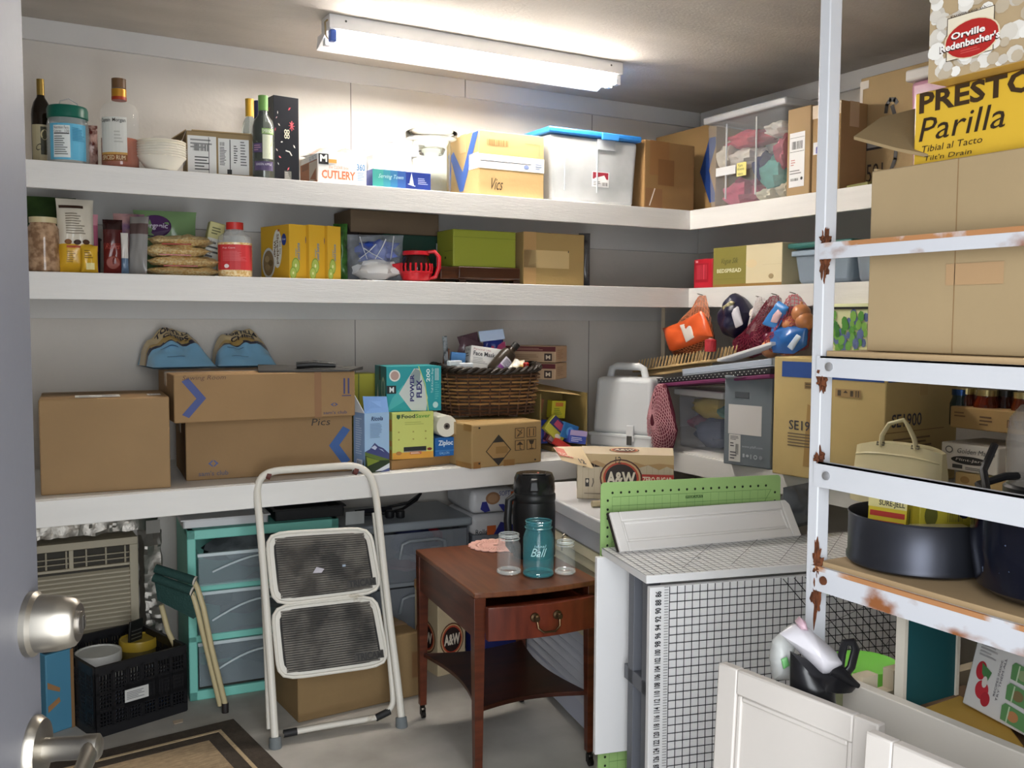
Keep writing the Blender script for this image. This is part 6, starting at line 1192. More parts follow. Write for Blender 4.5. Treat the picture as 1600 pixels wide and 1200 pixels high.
mason('blue-green glass jar with raised lettering on the end table', 841, 902, 49, 813, '4c9aa4', [('t', 'Ball', .25, .30, .78, .78, 'b9d8da', {'i': .35}), ('t', 'ideal', .35, .82, .8, .98, 'a8ccd0', {'i': .3})])
mason('small clear empty jar right of the blue-green jar on the end table', 883, 898, 32, 845, 'f4f8f7')
# airpot
p = at(834, 868, z=ht+.001); t = thing('airpot', 'black insulated pump pot on the back corner of the end table', 'thermos', p, face_cam(p)); R = wpx(66, p)/2; h = hpx(834, 737, p); BP = M('131416', r=.45); BG = M('17181a', r=.22)
g = G(BP); g.lathe([(R*.94, 0), (R, .006), (R, h*.60), (R*.97, h*.66)], seg=36); g.build('body', t)
g = G(BP); g.lathe([(R*.97, h*.66), (R*1.01, h*.68), (R*1.01, h*.74), (R*.96, h*.76)], seg=36); g.build('collar', t)
g = G(BG); g.lathe([(R*.96, h*.76), (R*.98, h*.80), (R*.95, h*.93), (R*.85, h*.985), (R*.5, h)], seg=36); g.build('pump_lid', t)
g = G(BP); g.hexa([(-.018, -R*1.12, h*.80), (.018, -R*1.12, h*.80), (.018, -R*.9, h*.80), (-.018, -R*.9, h*.80), (-.014, -R*1.08, h*.93), (.014, -R*1.08, h*.93), (.014, -R*.8, h*.97), (-.014, -R*.8, h*.97)]); g.build('spout', t, bevel=.006)
g = G(BG); g.box(-R*.55, -R*.75, h*.985, R*.55, R*.2, h*1.005); g.build('press_plate', t, bevel=.006)
g = G(M('9c4030', r=.4)); g.ell((.012, -R*.55, h*1.005), (.004, .004, .003)); g.build('red_button', t)
g = G(BP); g.tube([(-R*.9, -.02, h*.72), (-R*1.18, -.03, h*.68), (-R*1.24, -.03, h*.45), (-R*1.16, -.03, h*.15), (-R*.95, -.02, h*.08)], .013, seg=10); g.build('side_grip', t)
p = ontab(878, 862); g = G(M('8a8278', r=.3, m=.9)); g.tube([(0, .0, .004), (0, 0, .04), (.004, .0, .055), (.012, 0, .06), (.02, 0, .055), (.024, 0, .04), (.024, 0, .004)], .003, seg=8); tag(g.build('wire_loop', loc=p), 'small metal wire loop standing behind the right jar', 'wire')
# ================================================================ white slatted chest, cutting table, mat
cf = Vector((1.70, 2.405, 0)); cdv = Vector((.064, .336, 0)).normalized(); L = .70; zc = .755
t = thing('slatted_chest', 'white chest with a cream slatted side behind the end table', 'chest', cf, math.atan2(-cdv.x, cdv.y)); WC = M('c9c9cb', r=.45); wd = .52   # local y runs away along the slatted side
g = G(WC); g.box(.012, 0, .03, wd, L, zc-.11); g.build('body', t, bevel=.004)
g = G(WC); g.box(-.012, -.012, zc-.045, wd+.01, L+.01, zc); g.build('lid', t, bevel=.006)
g = G(M('bfc2c8', r=.4)); g.box(.0, 0, zc-.11, wd, L, zc-.047); g.build('lid_rim', t, bevel=.004)
SLm = M('cfc8ac', r=.5)
g = G(SLm)
for i in range(9):
    z = zc-.145-i*.033; g.hexa([(-.004, .01, z), (.012, .01, z), (.012, L-.01, z), (-.004, L-.01, z), (.004, .01, z+.028), (.012, .01, z+.028), (.012, L-.01, z+.028), (.004, L-.01, z+.028)])
g.build('cream_slats', t, bevel=.002)
g = G(M('b9bcc6', r=.5))
for i in range(7):
    z = zc-.145-(9+i)*.033; g.hexa([(-.002, .01, z), (.012, .01, z), (.012, L-.01, z), (-.002, L-.01, z), (.004, .01, z+.028), (.012, .01, z+.028), (.012, L-.01, z+.028), (.004, L-.01, z+.028)])
g.build('pale_slats', t, bevel=.002)
g = G(M('b0b4c4', r=.5)); g.box(.002, -.002, .035, wd, L, .15); g.build('base_panel', t, bevel=.004)
for y in (.06, L-.06): g = G(M('1c1c1e', r=.5)); g.X = Matrix.Translation((.06, y, .018)) @ Matrix.Rotation(math.pi/2, 4, 'Y'); g.lathe([(.018, -.012), (.018, .012)], seg=16); g.build('wheel', t)
# soda carton on the chest
a = at(901, 779, z=zc); b0 = at(1052, 784, z=zc); b = b0
t0, w, rz = a, (b-a).length, math.atan2((b-a).y, (b-a).x)
h = height(1052, 712, b, rz); w = (b-a).length
dd = .20
SODL = M('c6b69c', r=.5)
lng = [('r', 0, 0, 1, .0, 'c8b8a0')] + [('r', i*.06, .0, i*.06+.004, .78, 'b4a288') for i in range(1, 17)] + [('p', [(0, 1), (0, .82), (.08, .72), (.15, .80), (.3, .68), (.36, .56), (.42, .70), (.55, .76), (.62, .70), (.74, .78), (.85, .68), (.93, .76), (1, .7), (1, 1)], 'b08c5e'), ('p', [(0, 1), (0, .88), (.1, .78), (.2, .86), (.34, .74), (.45, .8), (.6, .84), (.7, .78), (.85, .82), (1, .8), (1, 1)], 'c8ac80'), ('r', .66, .34, 1, .58, 'b8342c'), ('t', 'ZERO SUGAR', .68, .40, .985, .53, 'e8d8c4', {'b': .03})] + aw(.46, .48, .22, 1.9) + [('r', .09, .28, .13, .46, '2c2420'), ('e', .11, .4, .012, .04, 'd8ccb8'), ('l', [(.16, .28), (.175, .38), (.17, .46)], .003, '4a3c34'), ('r', .08, .12, .3, .14, '8a7a68'), ('t', '12', .40, .8, .46, .95, '2c2420')]
t = thing('soda_carton', 'torn-open root beer twelve-pack printed ZERO SUGAR on the white chest', 'carton', t0, rz)
g = G(SODL); g.box(0, 0, 0, w, dd, h); g.build('body', t, bevel=.003)
prints(t, 'front_print', face(w, dd, h, 'F'), lng)
prints(t, 'end_print', face(w, dd, h, 'L'), [('r', 0, .0, .35, .85, 'a84438'), ('v', 'ROOT BEER', .05, .1, .25, .8, 'd8c4b0', {'b': .02})] + aw(.68, .42, .26, 1.4))
prints(t, 'top_print', face(w, dd, h, 'T'), aw(.48, .5, .16, 1.9))
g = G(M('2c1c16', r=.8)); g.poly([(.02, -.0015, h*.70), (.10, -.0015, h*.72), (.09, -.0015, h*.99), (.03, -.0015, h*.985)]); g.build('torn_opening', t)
g = G(M('c9b08a', r=.5)); g.hexa([(-.05, -.03, h*.86), (.055, -.045, h*.72), (.06, -.04, h*.73), (-.045, -.025, h*.87), (-.085, .02, h*1.1), (.01, .01, h*1.13), (.012, .014, h*1.14), (-.08, .025, h*1.11)]); g.build('torn_flap', t)
prints(t, 'flap_print', (Vector((-.05, -.03, h*.86)), Vector((.105, -.015, -h*.14)), Vector((-.035, .05, h*.24)), Vector((0, -.6, .8))), [('p', [(.0, .3), (.0, .95), (.6, .98), (.5, .35)], 'b85640'), ('t', 'SUGAR', .05, .4, .5, .6, 'e0c8b0'), ('t', '12', .66, .1, .86, .45, '2c2420', {'b': .03})], e=.006)
# drinking-straw stick seen on the chest
g = G(M('b8a888', r=.6)); g.tube([(0, 0, .012), (.10, -.02, .012)], .011, seg=12); p = at(925, 793, z=zc); tag(g.build('dowel', loc=p), 'short pale wooden dowel lying on the white chest', 'dowel')
# cutting table
ZT = .75
A = Vector((1.432, 1.843, 0)); DA = (Vector((1.503, 2.135, 0))-A); dep = DA.length; rz = math.atan2(-DA.x, DA.y); wl = .92
t = thing('cutting_table', 'white folding craft table with black measuring grid, leaves hanging down', 'table', A, rz)
WT = M('ebebec', r=.35); GF = M('6d7078', r=.5)
g = G(WT); g.box(0, 0, ZT-.020, wl, dep, ZT); g.build('tabletop', t, bevel=.002)
gp = .0207; GK = '2e2e36'
def gridlines(W_, H_, u0, v0, diag):
    GK = '2e2e36' if diag else '6c6c74'; its = []; n = int((W_-u0)/gp)
    for i in range(n+1): u = (u0+i*gp)/W_; its.append(('r', u-.0011/W_, v0/H_, u+.0011/W_, 1, GK))
    for j in range(int((H_-v0)/gp)+1): v = (v0+j*gp)/H_; its.append(('r', u0/W_, v-.0011/H_, 1, v+.0011/H_, GK))
    return its
lh = ZT-.168
its = gridlines(wl, dep, .0, .0, 0)
for i in range(6): its.append(('l', [(.12+i*.15, .1), (.12+i*.15+.25, .95)], .0015, '55555c'))
prints(t, 'top_grid', face(wl, dep, ZT, 'T'), its)
lf = thing('x', 'x', 'x'); bpy.data.objects.remove(lf)
def leaf(y0, nm):
    g = G(WT); g.box(0.004 if y0 < 0 else -.014, y0, .168, wl-.004, y0+.018, ZT-.026); o = g.build(nm, t, bevel=.002); return o
fl2 = leaf(-.014, 'front_leaf'); bl2 = leaf(dep-.004, 'back_leaf')
lh = ZT-.026-.168
its = gridlines(wl, lh, .052, .0, 1)
for i in range(7): its.append(('l', [(.40+i*.035, .995), (.72+i*.035, .42)], .0022, '26262c'))
its += [('l', [(.62, .995), (.98, .52)], .0018, '3a3a42'), ('l', [(.52, .75), (.95, .99)], .0014, '55555c'), ('l', [(.63, .45), (.9, .9)], .0014, '55555c'), ('l', [(.62, .30), (.99, .50)], .0012, '6a6a70')]
for i, nmb in enumerate(range(86, 146, 2)): v = 1-.03-i*gp/lh; its.append(('v', str(nmb), .014, v-.013, .032, v+.013, '26262c', {'b': .02})) if v > .02 else None
for i in range(int(lh/gp*3)): its.append(('r', .040, 1-(i*gp/3)/lh-.001, .052, 1-(i*gp/3)/lh+.001, '3a3a42'))
prints(fl2, 'leaf_grid', (Vector((.004, -.014, .168)), Vector((wl-.008, 0, 0)), Vector((0, 0, lh)), Vector((0, -1, 0))), its)
for (x, nm) in ((.05, 'leg_frame'), (wl-.10, 'leg_frame')):
    for y in (.10, .19): g = G(GF); g.box(x, y, .06, x+.035, y+.035, ZT-.02); g.build('leg_post', t, bevel=.002)
    g = G(GF); g.box(x, .06, .40, x+.03, dep-.05, .44); g.build('cross_bar', t, bevel=.002)
    g = G(WT); g.box(x-.01, .02, .045, x+.045, dep-.03, .075); g.build('foot_bar', t, bevel=.003)
    for y in (.05, dep-.06): g = G(M('1a1a1e', r=.4)); g.X = Matrix.Translation((x+.017, y, .0225)) @ Matrix.Rotation(math.pi/2, 4, 'Y'); g.lathe([(.0225, -.012), (.0225, .012)], seg=18); g.build('castor', t)
# mat behind
def ct(x, y, z): c, s = math.cos(rz), math.sin(rz); return Vector((A.x+c*x-s*y, A.y+s*x+c*y, z))
mp_ = onplane(939, 755, ct(0, dep+.05, 0), Vector((math.sin(rz), -math.cos(rz), 0))); mz = mp_.z
ml = (mp_-ct(0, dep+.05, mp_.z)).dot(Vector((math.cos(rz), math.sin(rz), 0)))
mr = onplane(1220, 735, ct(0, dep+.05, 0), Vector((math.sin(rz), -math.cos(rz), 0))); mw = (mr-mp_).length
MG = M('9cc078', r=.6)
t = thing('cutting_mat', 'green cutting mat with a ruled grid standing behind the craft table', 'mat', ct(ml, dep+.05, 0.001), rz)
g = G(MG); r_ = .012; pts = []
for cx_, cz_, a0 in ((mw-r_, mz-r_, 0), (r_, mz-r_, 90), (r_, r_, 180), (mw-r_, r_, 270)):
    for k in range(5): an = math.radians(a0+k*22.5); pts.append((cx_+r_*math.cos(an), 0, cz_+r_*math.sin(an)))
g.prism(pts[::-1], (0, .003, 0)); g.build('sheet', t)
its = []; GN = '4f7a3c'
for i in range(23): u = .06+i*.0254/mw*1.0; its.append(('r', u-.0005, .06, u+.0005, .955, GN)) if u < .95 else None
for j in range(34): v = .955-j*.0254/mz; its.append(('r', .06, v-.0004, .94, v+.0004, GN)) if v > .05 else None
for i in range(23): u = .06+i*.0254/mw; its.append(('e', u, .968, .006, .004, '1f2c18', 10)) if u < .95 else None
for j in range(34): v = .945-j*.0254/mz; its += [('e', .035, v, .006, .004, '1f2c18', 10), ('e', .965, v, .006, .004, '1f2c18', 10)] if v > .05 else []
its += [('r', .455, .940, .55, .948, '3f5f30'), ('t', 'FISKARS', .46, .9405, .545, .9475, '9cc078'), ('l', [(.94, .955), (.5, .5)], .0012, GN)]
prints(t, 'ruled_grid', (Vector((0, 0, 0)), Vector((mw, 0, 0)), Vector((0, 0, mz)), Vector((0, -1, 0))), its)
# small white panel door leaning on the mat
c0 = at(970, 862, z=ZT+.004); c1 = at(1253, 837, z=ZT+.004); xd = (c1-c0); pw = xd.length; prz = math.atan2(xd.y, xd.x)
mpl = ct(0, dep+.0, 0); tp = onplane(955, 800, mpl, Vector((math.sin(rz), -math.cos(rz), 0)))
nrm_in = Vector((-math.sin(prz), math.cos(prz), 0)); run = (tp-c0).dot(nrm_in); ph = math.hypot(run, tp.z-c0.z); tl = math.atan2(run, tp.z-c0.z)
def panel_door(name, label, p, r, tilt, w_, h_, th, fw, mat, matp, bead=.012, edge=None, cat='panel'):
    t = thing(name, label, cat, p, 0); t.rotation_euler = (-tilt, 0, r)
    t.rotation_mode = 'XYZ'
    g = G(matp); g.box(fw-.004, th*.35, fw-.004, w_-fw+.004, th*.8, h_-fw+.004); g.build('centre_panel', t)
    for q in ((0, 0, fw, h_), (w_-fw, 0, w_, h_), (fw, 0, w_-fw, fw), (fw, h_-fw, w_-fw, h_)):
        g = G(mat); g.box(q[0], 0, q[1], q[2], th, q[3]); g.build('frame_rail', t, bevel=.003)
    b = bead; g = G(mat)
    for q in ((fw, fw, fw+b, h_-fw), (w_-fw-b, fw, w_-fw, h_-fw), (fw+b, fw, w_-fw-b, fw+b), (fw+b, h_-fw-b, w_-fw-b, h_-fw)):
        g = G(mat); g.box(q[0], th*.18, q[1], q[2], th*.5, q[3]); g.build('inner_bead', t, bevel=.003)
    if edge: g = G(edge); g.box(-.003, th*.5, -.003, w_+.003, th, h_+.003); g.build('dark_back_edge', t)
    return t
PW = M('efece8', r=.4)
panel_door('panel_door', 'small white framed panel door leaning on the green mat on the craft table', c0, prz, tl, pw, ph, .018, .028, PW, PW, .008, edge=M('2a2420', r=.7))
g = G(M('5c5f62', r=.6, n=.4, ns=8)); pillow(g, .16, .13, .07, g.mat, seed=77, wr=.3); p = at(1240, 830, z=ZT); tag(g.build('grey_pouch', loc=(p.x+.035, p.y+.02, ZT+.004), rz=.2), 'dark grey pouch behind the right end of the small white panel door', 'pouch')
# ================================================================ the metal rack
PX, PY = 1.238, 1.132
RU = M('c2c4ca', r=.45, n=1, ns=9, h2='8a5530', lo=.54, hi=.66, st=(1, 1, 1.6)); RP = M('c2c4c9', r=.42, n=1, ns=5, h2='8a5a38', lo=.74, hi=.78)
RUST = M('6a3a1e', r=.95, n=.6, ns=60)
t = thing('metal_rack', 'white painted metal rack with rusty joints on the right', 'rack', (PX, PY-.7, 0)); o = Vector((PX, PY-.7, 0)); RD_ = .62; RY0 = .02
for (x, y) in ((0, .7), (RD_, .7), (0, RY0-.02), (RD_, RY0-.02)):
    g = G(RP); g.box(x, y, 0, x+.028, y+.022, 2.36); g.build('post', t, bevel=.002)
RE = M('a8764c', r=.8, n=1, ns=14, h2='c2c4ca', lo=.52, hi=.64)
lv = ((1.502, 1.476, RU), (1.316, 1.282, RP), (1.139, 1.097, RP), (.962, .921, RU))
for i, (z1, z0, m_) in enumerate(lv):
    for x, s in ((-.003, 1), (RD_+.028, -1)):
        if s < 0 and i in (0, 2): continue
        g = G(m_); fw_ = .014 if i == 2 else .03; g.box(x, RY0, z0, x+s*.004, .708, z1); g.box(x, RY0, z1-.003, x+s*fw_, .70, z1); g.build('rail', t)
    for y in ((RY0, .70) if i in (1, 3) else ()): g = G(m_); g.box(.028, y, z0, RD_, y+.004, z1); g.build('end_rail', t)
    if i in (0, 3): g = G(RE); g.box(-.0036, RY0, z1-.007, .0015, .699, z1+.0006); g.build('rusty_top_edge', t)
    if i != 0:
        zb = (z0+z1)/2; p = at(1303, (573, 0, 0)[0] if i == 1 else 0, x=PX) if False else Vector((PX, PY+.010, zb)); g = G(RUST if i == 3 else M('9a9a9c', r=.4, m=.5)); g.X = Matrix.Translation(p-o+Vector((-.003, -.030, 0))) @ Matrix.Rotation(-math.pi/2, 4, 'Y'); g.lathe([(.0075, 0), (.007, .003), (.004, .0045)], seg=14); g.build('bolt', t)
for z, sz in ((1.468, .018), (1.508, .014), (1.276, .014), (1.144, .012), (.968, .024), (.915, .030)):
    g = G(RUST); g.ell((.002, .700, z), (.0055, .007, sz), w=1.6, seg=20, rings=14); g.build('rust_patch', t)
for z in (lv[1][0]-.003, lv[3][0]-.003):
    g = G(M('b59a74', r=.7, n=.35, ns=4, st=(1, .3, 1))); g.box(.006, RY0+.006, z+.001, RD_+.018, .695, z+.012); g.build('plywood_shelf', t, bevel=.001)
Z2_, Z4_ = lv[1][0]+.010, lv[3][0]+.010
# big open carton on the rack
bx0, by1 = PX+.030, 1.066; BH = .31; bw = .62
t = thing('open_carton', 'huge open cardboard carton on the rack, holding the yellow griddle box', 'carton', (bx0, by1, Z2_), -math.pi/2); KB = CB('a3835e', .2)
h = height(1362, 268, Vector((bx0, by1, Z2_)), -math.pi/2); dbx = .40
g = G(KB); g.box(0, 0, 0, bw, .005, h); g.build('front_wall', t, bevel=.002)
g = G(KB); g.box(0, .005, 0, .005, dbx, h+.004); g.build('end_wall', t)
g = G(KB); g.box(bw-.005, .005, 0, bw, dbx, h); g.build('end_wall', t)
g = G(KB); g.box(.005, dbx-.005, 0, bw-.005, dbx, h); g.build('back_wall', t)
g = G(KB); g.box(.005, .005, 0, bw-.005, dbx-.005, .004); g.build('bottom', t)
g = G(CB('8d6f4c', .2)); f0 = at(1428, 244, x=PX+.06)-t.location; 
LB = Matrix.Rotation(math.pi/2, 4, 'Z')
FP = [at(*q)-Vector((bx0, by1, Z2_)) for q in ()]
fp = [at(px, py, x=xx) - Vector((bx0, by1, Z2_)) for px, py, xx in ((1334, 218, PX+.02), (1376, 188, PX+.14), (1440, 172, PX+.16), (1450, 246, PX+.05), (1400, 236, PX+.03))]
g.X = LB; g.prism([tuple(p) for p in fp], (0, 0, .005)); g.build('top_flap', t)
g = G(M('b9a284', r=.4, a=.6)); s_ = at(1498, 300, x=bx0)-t.location; 
fr = (Vector((0, 0, 0)), Vector((bw, 0, 0)), Vector((0, 0, h)), Vector((0, -1, 0)))
def bu(px, py): q = at(px, py, x=bx0); return ((by1-q.y)/bw, (q.z-Z2_)/h)
u, _ = bu(1497, 300)
prints(t, 'centre_seam', fr, [('r', u-.001, 0, u+.001, 1, '8a6c48')])
(ua, va), (ub, vb) = bu(1478, 446), bu(1570, 408)
prints(t, 'tape_patch', fr, [('r', ua, va, ub, vb, 'a98a66')])
# griddle box
gx = bx0+.020; gy = at(1428, 200, x=gx).y; gz1 = at(1425, 148, x=gx).z; GW = .56; GH = gz1-Z2_-.006
t = thing('griddle_box', 'tall yellow griddle box with big dark lettering standing in the open carton', 'box', (gx, gy, Z2_+.006), -math.pi/2)
g = G(M('d2ab36', r=.4)); g.box(0, 0, 0, GW, .12, GH); g.build('body', t, bevel=.003)
fr = (Vector((0, 0, 0)), Vector((GW, 0, 0)), Vector((0, 0, GH)), Vector((0, -1, 0)))
def gu(px, py): q = at(px, py, x=gx); return ((gy-q.y)/GW, (q.z-Z2_-.006)/GH)
def tx(s, p0, p1, c, o={}): (u0, v0), (u1, v1) = gu(*p0), gu(*p1); return ('t', s, u0, v0, u1, v1, c, o)
prints(t, 'front_print', fr, [tx('PRESTO', (1437, 179), (1622, 103), '3a2a18', {'b': .03}), tx('Parilla', (1440, 222), (1576, 158), '2e2216', {'i': .22}), tx('Tibial al Tacto', (1441, 239), (1537, 212), '3a2e1c', {'i': .2}), tx("Tilt'n Drain", (1445, 252), (1520, 232), '3a2e1c', {'i': .2})])
prints(t, 'end_print', face(GW, .12, GH, 'L'), [('t', 'PRESTO', .1, .8, .9, .9, '3a2a18')])
# popcorn box on top, overhanging
ox = gx-.035; oy = at(1453, 60, x=ox).y; oz = gz1+.001
t = thing('popcorn_box', 'popcorn box with a red oval name badge, highest thing on the rack', 'box', (ox, oy, oz), -math.pi/2); OW, OH = .30, .27
g = G(M('c9a152', r=.4)); g.box(0, 0, 0, OW, .14, OH); g.build('body', t, bevel=.002)
fr = (Vector((0, 0, 0)), Vector((OW, 0, 0)), Vector((0, 0, OH)), Vector((0, -1, 0)))
def ou(px, py): q = at(px, py, x=ox); return ((oy-q.y)/OW, (q.z-oz)/OH)
def ox_(s, p0, p1, c, o={}): (u0, v0), (u1, v1) = ou(*p0), ou(*p1); return ('t', s, u0, v0, u1, v1, c, o)
its = [('r', 0, 0, 1, .56, 'b09a78')]
r3 = random.Random(11)
for i in range(150):
    u, v = r3.random(), r3.random()*.58; s = .02+.028*r3.random(); c = r3.choice(['dcd8d0', 'cfc9be', 'e4e1da', 'c2bbb0', 'b8aa94']); its.append(('e', min(max(u, s), 1-s), max(v, s), s, s*1.0, c, 9))
(u0, v0), (u1, v1) = ou(1481, 98), ou(1558, 8)
its += [('r', u0, v0, u1, v1, '4a3a2c'), ('r', u0+.004, v0+.004, u1-.004, v1-.004, 'ddd3bc')]
uc, vc = ou(1521, 60); ur = abs(ou(1562, 60)[0]-ou(1480, 60)[0])/2; vr = abs(ou(1521, 30)[1]-ou(1521, 88)[1])/2
its += [('e', uc, vc, ur*1.06, vr*1.06, 'd8c8a8'), ('e', uc, vc, ur, vr, 'a82420'), ox_('Orville', (1488, 66), (1542, 40), '3a2420', {'b': .05}), ox_('Orville', (1489, 64), (1543, 38), 'e8e4e0', {'b': .03}), ox_("Redenbacher's", (1471, 86), (1565, 48), '3a2420', {'b': .05}), ox_("Redenbacher's", (1472, 84), (1566, 46), 'e8e4e0', {'b': .03}), ox_('Endorsed by...', (1489, 25), (1552, 11), '4a3a2c', {'i': .25}), ('w', uc-ur*.4, vc-vr*.75, uc+ur*.4, vc-vr*.5, 2, 'c0504a')]
prints(t, 'front_print', fr, its)
# springform pan
F = at(1388, 913, z=Z4_+.003); fd = Vector((F.x, F.y, 0)).normalized(); R = .112; pc = F+fd*R
pc.x = max(pc.x, PX+.02+R); hp_ = .078
t = thing('springform_pan', 'dark grey springform cake pan on the plywood rack shelf', 'pan', (pc.x, pc.y, Z4_+.003)); PG = M('3c3e46', r=.38, m=.75)
g = G(PG); g.lathe([(R*.99, 0), (R*1.02, .003), (R*1.02, .010), (R, .013), (R, hp_), (R*1.012, hp_+.002), (R*1.0, hp_+.004), (R*.975, hp_), (R*.975, .008), (.001, .007)], seg=56); g.build('ring', t)
g = G(M('8a8a8c', r=.3, m=.9)); g.box(R-.004, -.012, .02, R+.012, .012, .05); g.build('clip', t, bevel=.002)
p = at(1347, 808, z=Z4_+.075)
def place(px, py, z, dx_=0, dy_=0): q = at(px, py, z=z); return Vector((q.x+dx_, q.y+dy_, z))
t = loose('pectin_box', 'yellow jam pectin box with red stripes sticking out of the cake pan', Vector((pc.x-.055, pc.y+.060, Z4_+.060)), (.062, .03, .050), M('d9c23a', r=.35), (.0, .04, -1.15), [('front_print', 'F', [('r', 0, .66, 1, 1, 'd8cc8a'), ('t', 'SURE-JELL', .28, .68, .95, .92, '2a241c', {'b': .02}), ('r', .06, .36, .96, .54, 'b83a2c'), ('r', .06, .05, .96, .22, 'b83a2c')]), ('side_print', 'R', [('r', 0, 0, 1, 1, 'b0a43a'), ('e', .4, .4, .2, .3, '5a5a20')])])
loose('pectin_box', 'second yellow pectin box lying behind the striped one in the cake pan', Vector((pc.x+.0, pc.y+.0, Z4_+.05)), (.10, .035, .06), M('b5a838', r=.35), (.0, .0, -.35), [('front_print', 'F', [('e', .2, .5, .12, .3, '5a5a24'), ('b', .5, .3, .8, .7, 8, '6a6430')])])
loose('jar_lid_box', 'pale yellow packet low inside the cake pan', Vector((pc.x-.04, pc.y-.02, Z4_+.016)), (.10, .04, .05), M('cfc69a', r=.4), (.0, .0, -.5), [('front_print', 'F', [('r', .7, .2, .9, .7, 'b08a94')])])
# blue enamel roaster
F = at(1606, 984, z=Z4_+.003); rc = F + Vector((F.x, F.y, 0)).normalized()*.135; rc.x = max(rc.x, PX+.155); 
t = thing('roaster', 'dark blue speckled enamel roasting pot on the rack, cut by the picture edge', 'pot', rc, .0); EB = M('0b0e1a', r=.14, n=1, ns=110, h2='59647c', lo=.70, hi=.74)
EB2 = M('0a0d18', r=.14)
g = G(EB); RX, RYy, hr = .132, .128, .118
g.lathe([(.80, 0), (.93, .012), (1.0, .07), (1.0, hr), (1.06, hr+.003), (1.07, hr+.008), (1.0, hr+.010), (.96, hr), (.95, .03), (.001, .012)], sx=RX, sy=RYy, seg=48); g.build('pot_body', t)
g = G(EB2); g.tube([(-RX*.45, RYy*.98, hr-.015), (-RX*.30, RYy*1.22, hr-.01), (RX*.3, RYy*1.22, hr-.01), (RX*.45, RYy*.98, hr-.015)], .008, seg=10); g.build('side_handle', t)
zi = Z4_+.02
t = thing('smoky_appliance', 'kitchen appliance with a smoky clear dome and black socket, in the roaster', 'appliance', rc+Vector((.045, .055, .016)), -.9); 
g = G(M('1a1a1c', r=.35)); g.lathe([(.062, 0), (.066, .01), (.066, .13), (.06, .135)], seg=28); g.build('base', t)
g = G(M('a8a096', r=.1, a=.5)); g.lathe([(.062, .135), (.064, .20), (.06, .235), (.045, .255), (.001, .262)], seg=28); g.build('smoky_dome', t)
g = G(M('141416', r=.4)); g.box(-.025, -.075, .17, .025, -.06, .235); g.build('black_socket', t, bevel=.006)
t = thing('power_cord', 'thick black cord coiled over the rim of the roaster', 'cord', rc+Vector((0, 0, hr+.018))); g = G(M('161618', r=.4))
g.tube([(-.03, .10, .075), (-.07, .09, .04), (-.10, .06, .006), (-.10, -.03, .003), (-.03, -.09, .006), (.06, -.10, .01)], .006, seg=8); g.tube([(-.10, .05, .002), (-.08, .09, .02), (-.03, .08, .03), (.05, .03, .035)], .006, seg=8); g.build('cord', t)
t = thing('black_skillet', 'black round pot lid tilted on the appliance at the right edge', 'lid', rc+Vector((-.02, -.05, .235)), 0); t.rotation_euler = (.35, -.2, 0)
g = G(M('17181a', r=.3)); g.lathe([(.075, 0), (.085, .012), (.085, .02), (.06, .022), (.001, .03)], seg=32); g.build('lid_disc', t)
g = G(M('121214', r=.5)); g.box(-.04, -.035, -.17, .03, .035, -.02); tag(g.build('black_block', loc=rc+Vector((-.03, -.05, .215)), bevel=.006), 'square black appliance body standing in the roaster', 'appliance')
# cream handbag on the right-hand shelf
a, w, rz = frame((1318, 780, 'x', 2.40), (1470, 770, 'x', 2.42), S3)
pb = at(1395, 740, x=2.44); t = thing('handbag', 'cream leather handbag with a curved top handle', 'handbag', (pb.x+.03, pb.y, S3), -math.pi/2+.15); CL = M('d3c9a0', r=.4)
wb = wpx(152, pb); hb_ = at(1395, 693, x=2.44).z-S3
g = G(CL)
def bagf(u, v):
    x = (u-.5)*2; top = 1-.10*abs(x)**3; return (x*wb/2*(1-.06*v), -.075*(1-.62*v)*(1-abs(x)**6*.6), v*hb_*top)
g.grid(20, 12, bagf); g.grid(20, 12, lambda u, v: (bagf(1-u, v)[0], -bagf(1-u, v)[1], bagf(1-u, v)[2])); 
ex_ = [bagf(i/20, 1) for i in range(21)]; g.poly([e for e in ex_]+[(e[0], -e[1], e[2]) for e in reversed(ex_)])
for s in (0, 1): g.grid(4, 12, lambda u, v: (bagf(s, v)[0], bagf(s, v)[1]*(1-2*u)*(1 if s else -1), bagf(s, v)[2]))
g.build('bag_body', t, ang=50)
g = G(CL); g.tube([bagf(.02+.96*i/20, .82) for i in range(21)], .004, seg=6); g.build('piping', t)
g = G(CL); g.tube([(-wb*.16, -.025, hb_*.93), (-wb*.15, -.028, hb_*1.12), (-wb*.08, -.025, hb_*1.32), (.02, -.02, hb_*1.40), (wb*.12, -.02, hb_*1.30), (wb*.20, -.025, hb_*1.10), (wb*.22, -.025, hb_*.93)], [.011, .010, .009, .009, .009, .010, .011], seg=10, flat=.7); g.build('handle', t)
for x in (-wb*.16, wb*.22): g = G(M('7a7468', r=.3, m=.8)); g.tube([(x-.012, -.032, hb_*.96), (x+.012, -.032, hb_*.96), (x+.012, -.030, hb_*1.0), (x-.012, -.030, hb_*1.0)], .0025, seg=6, closed=True); g.build('buckle', t)
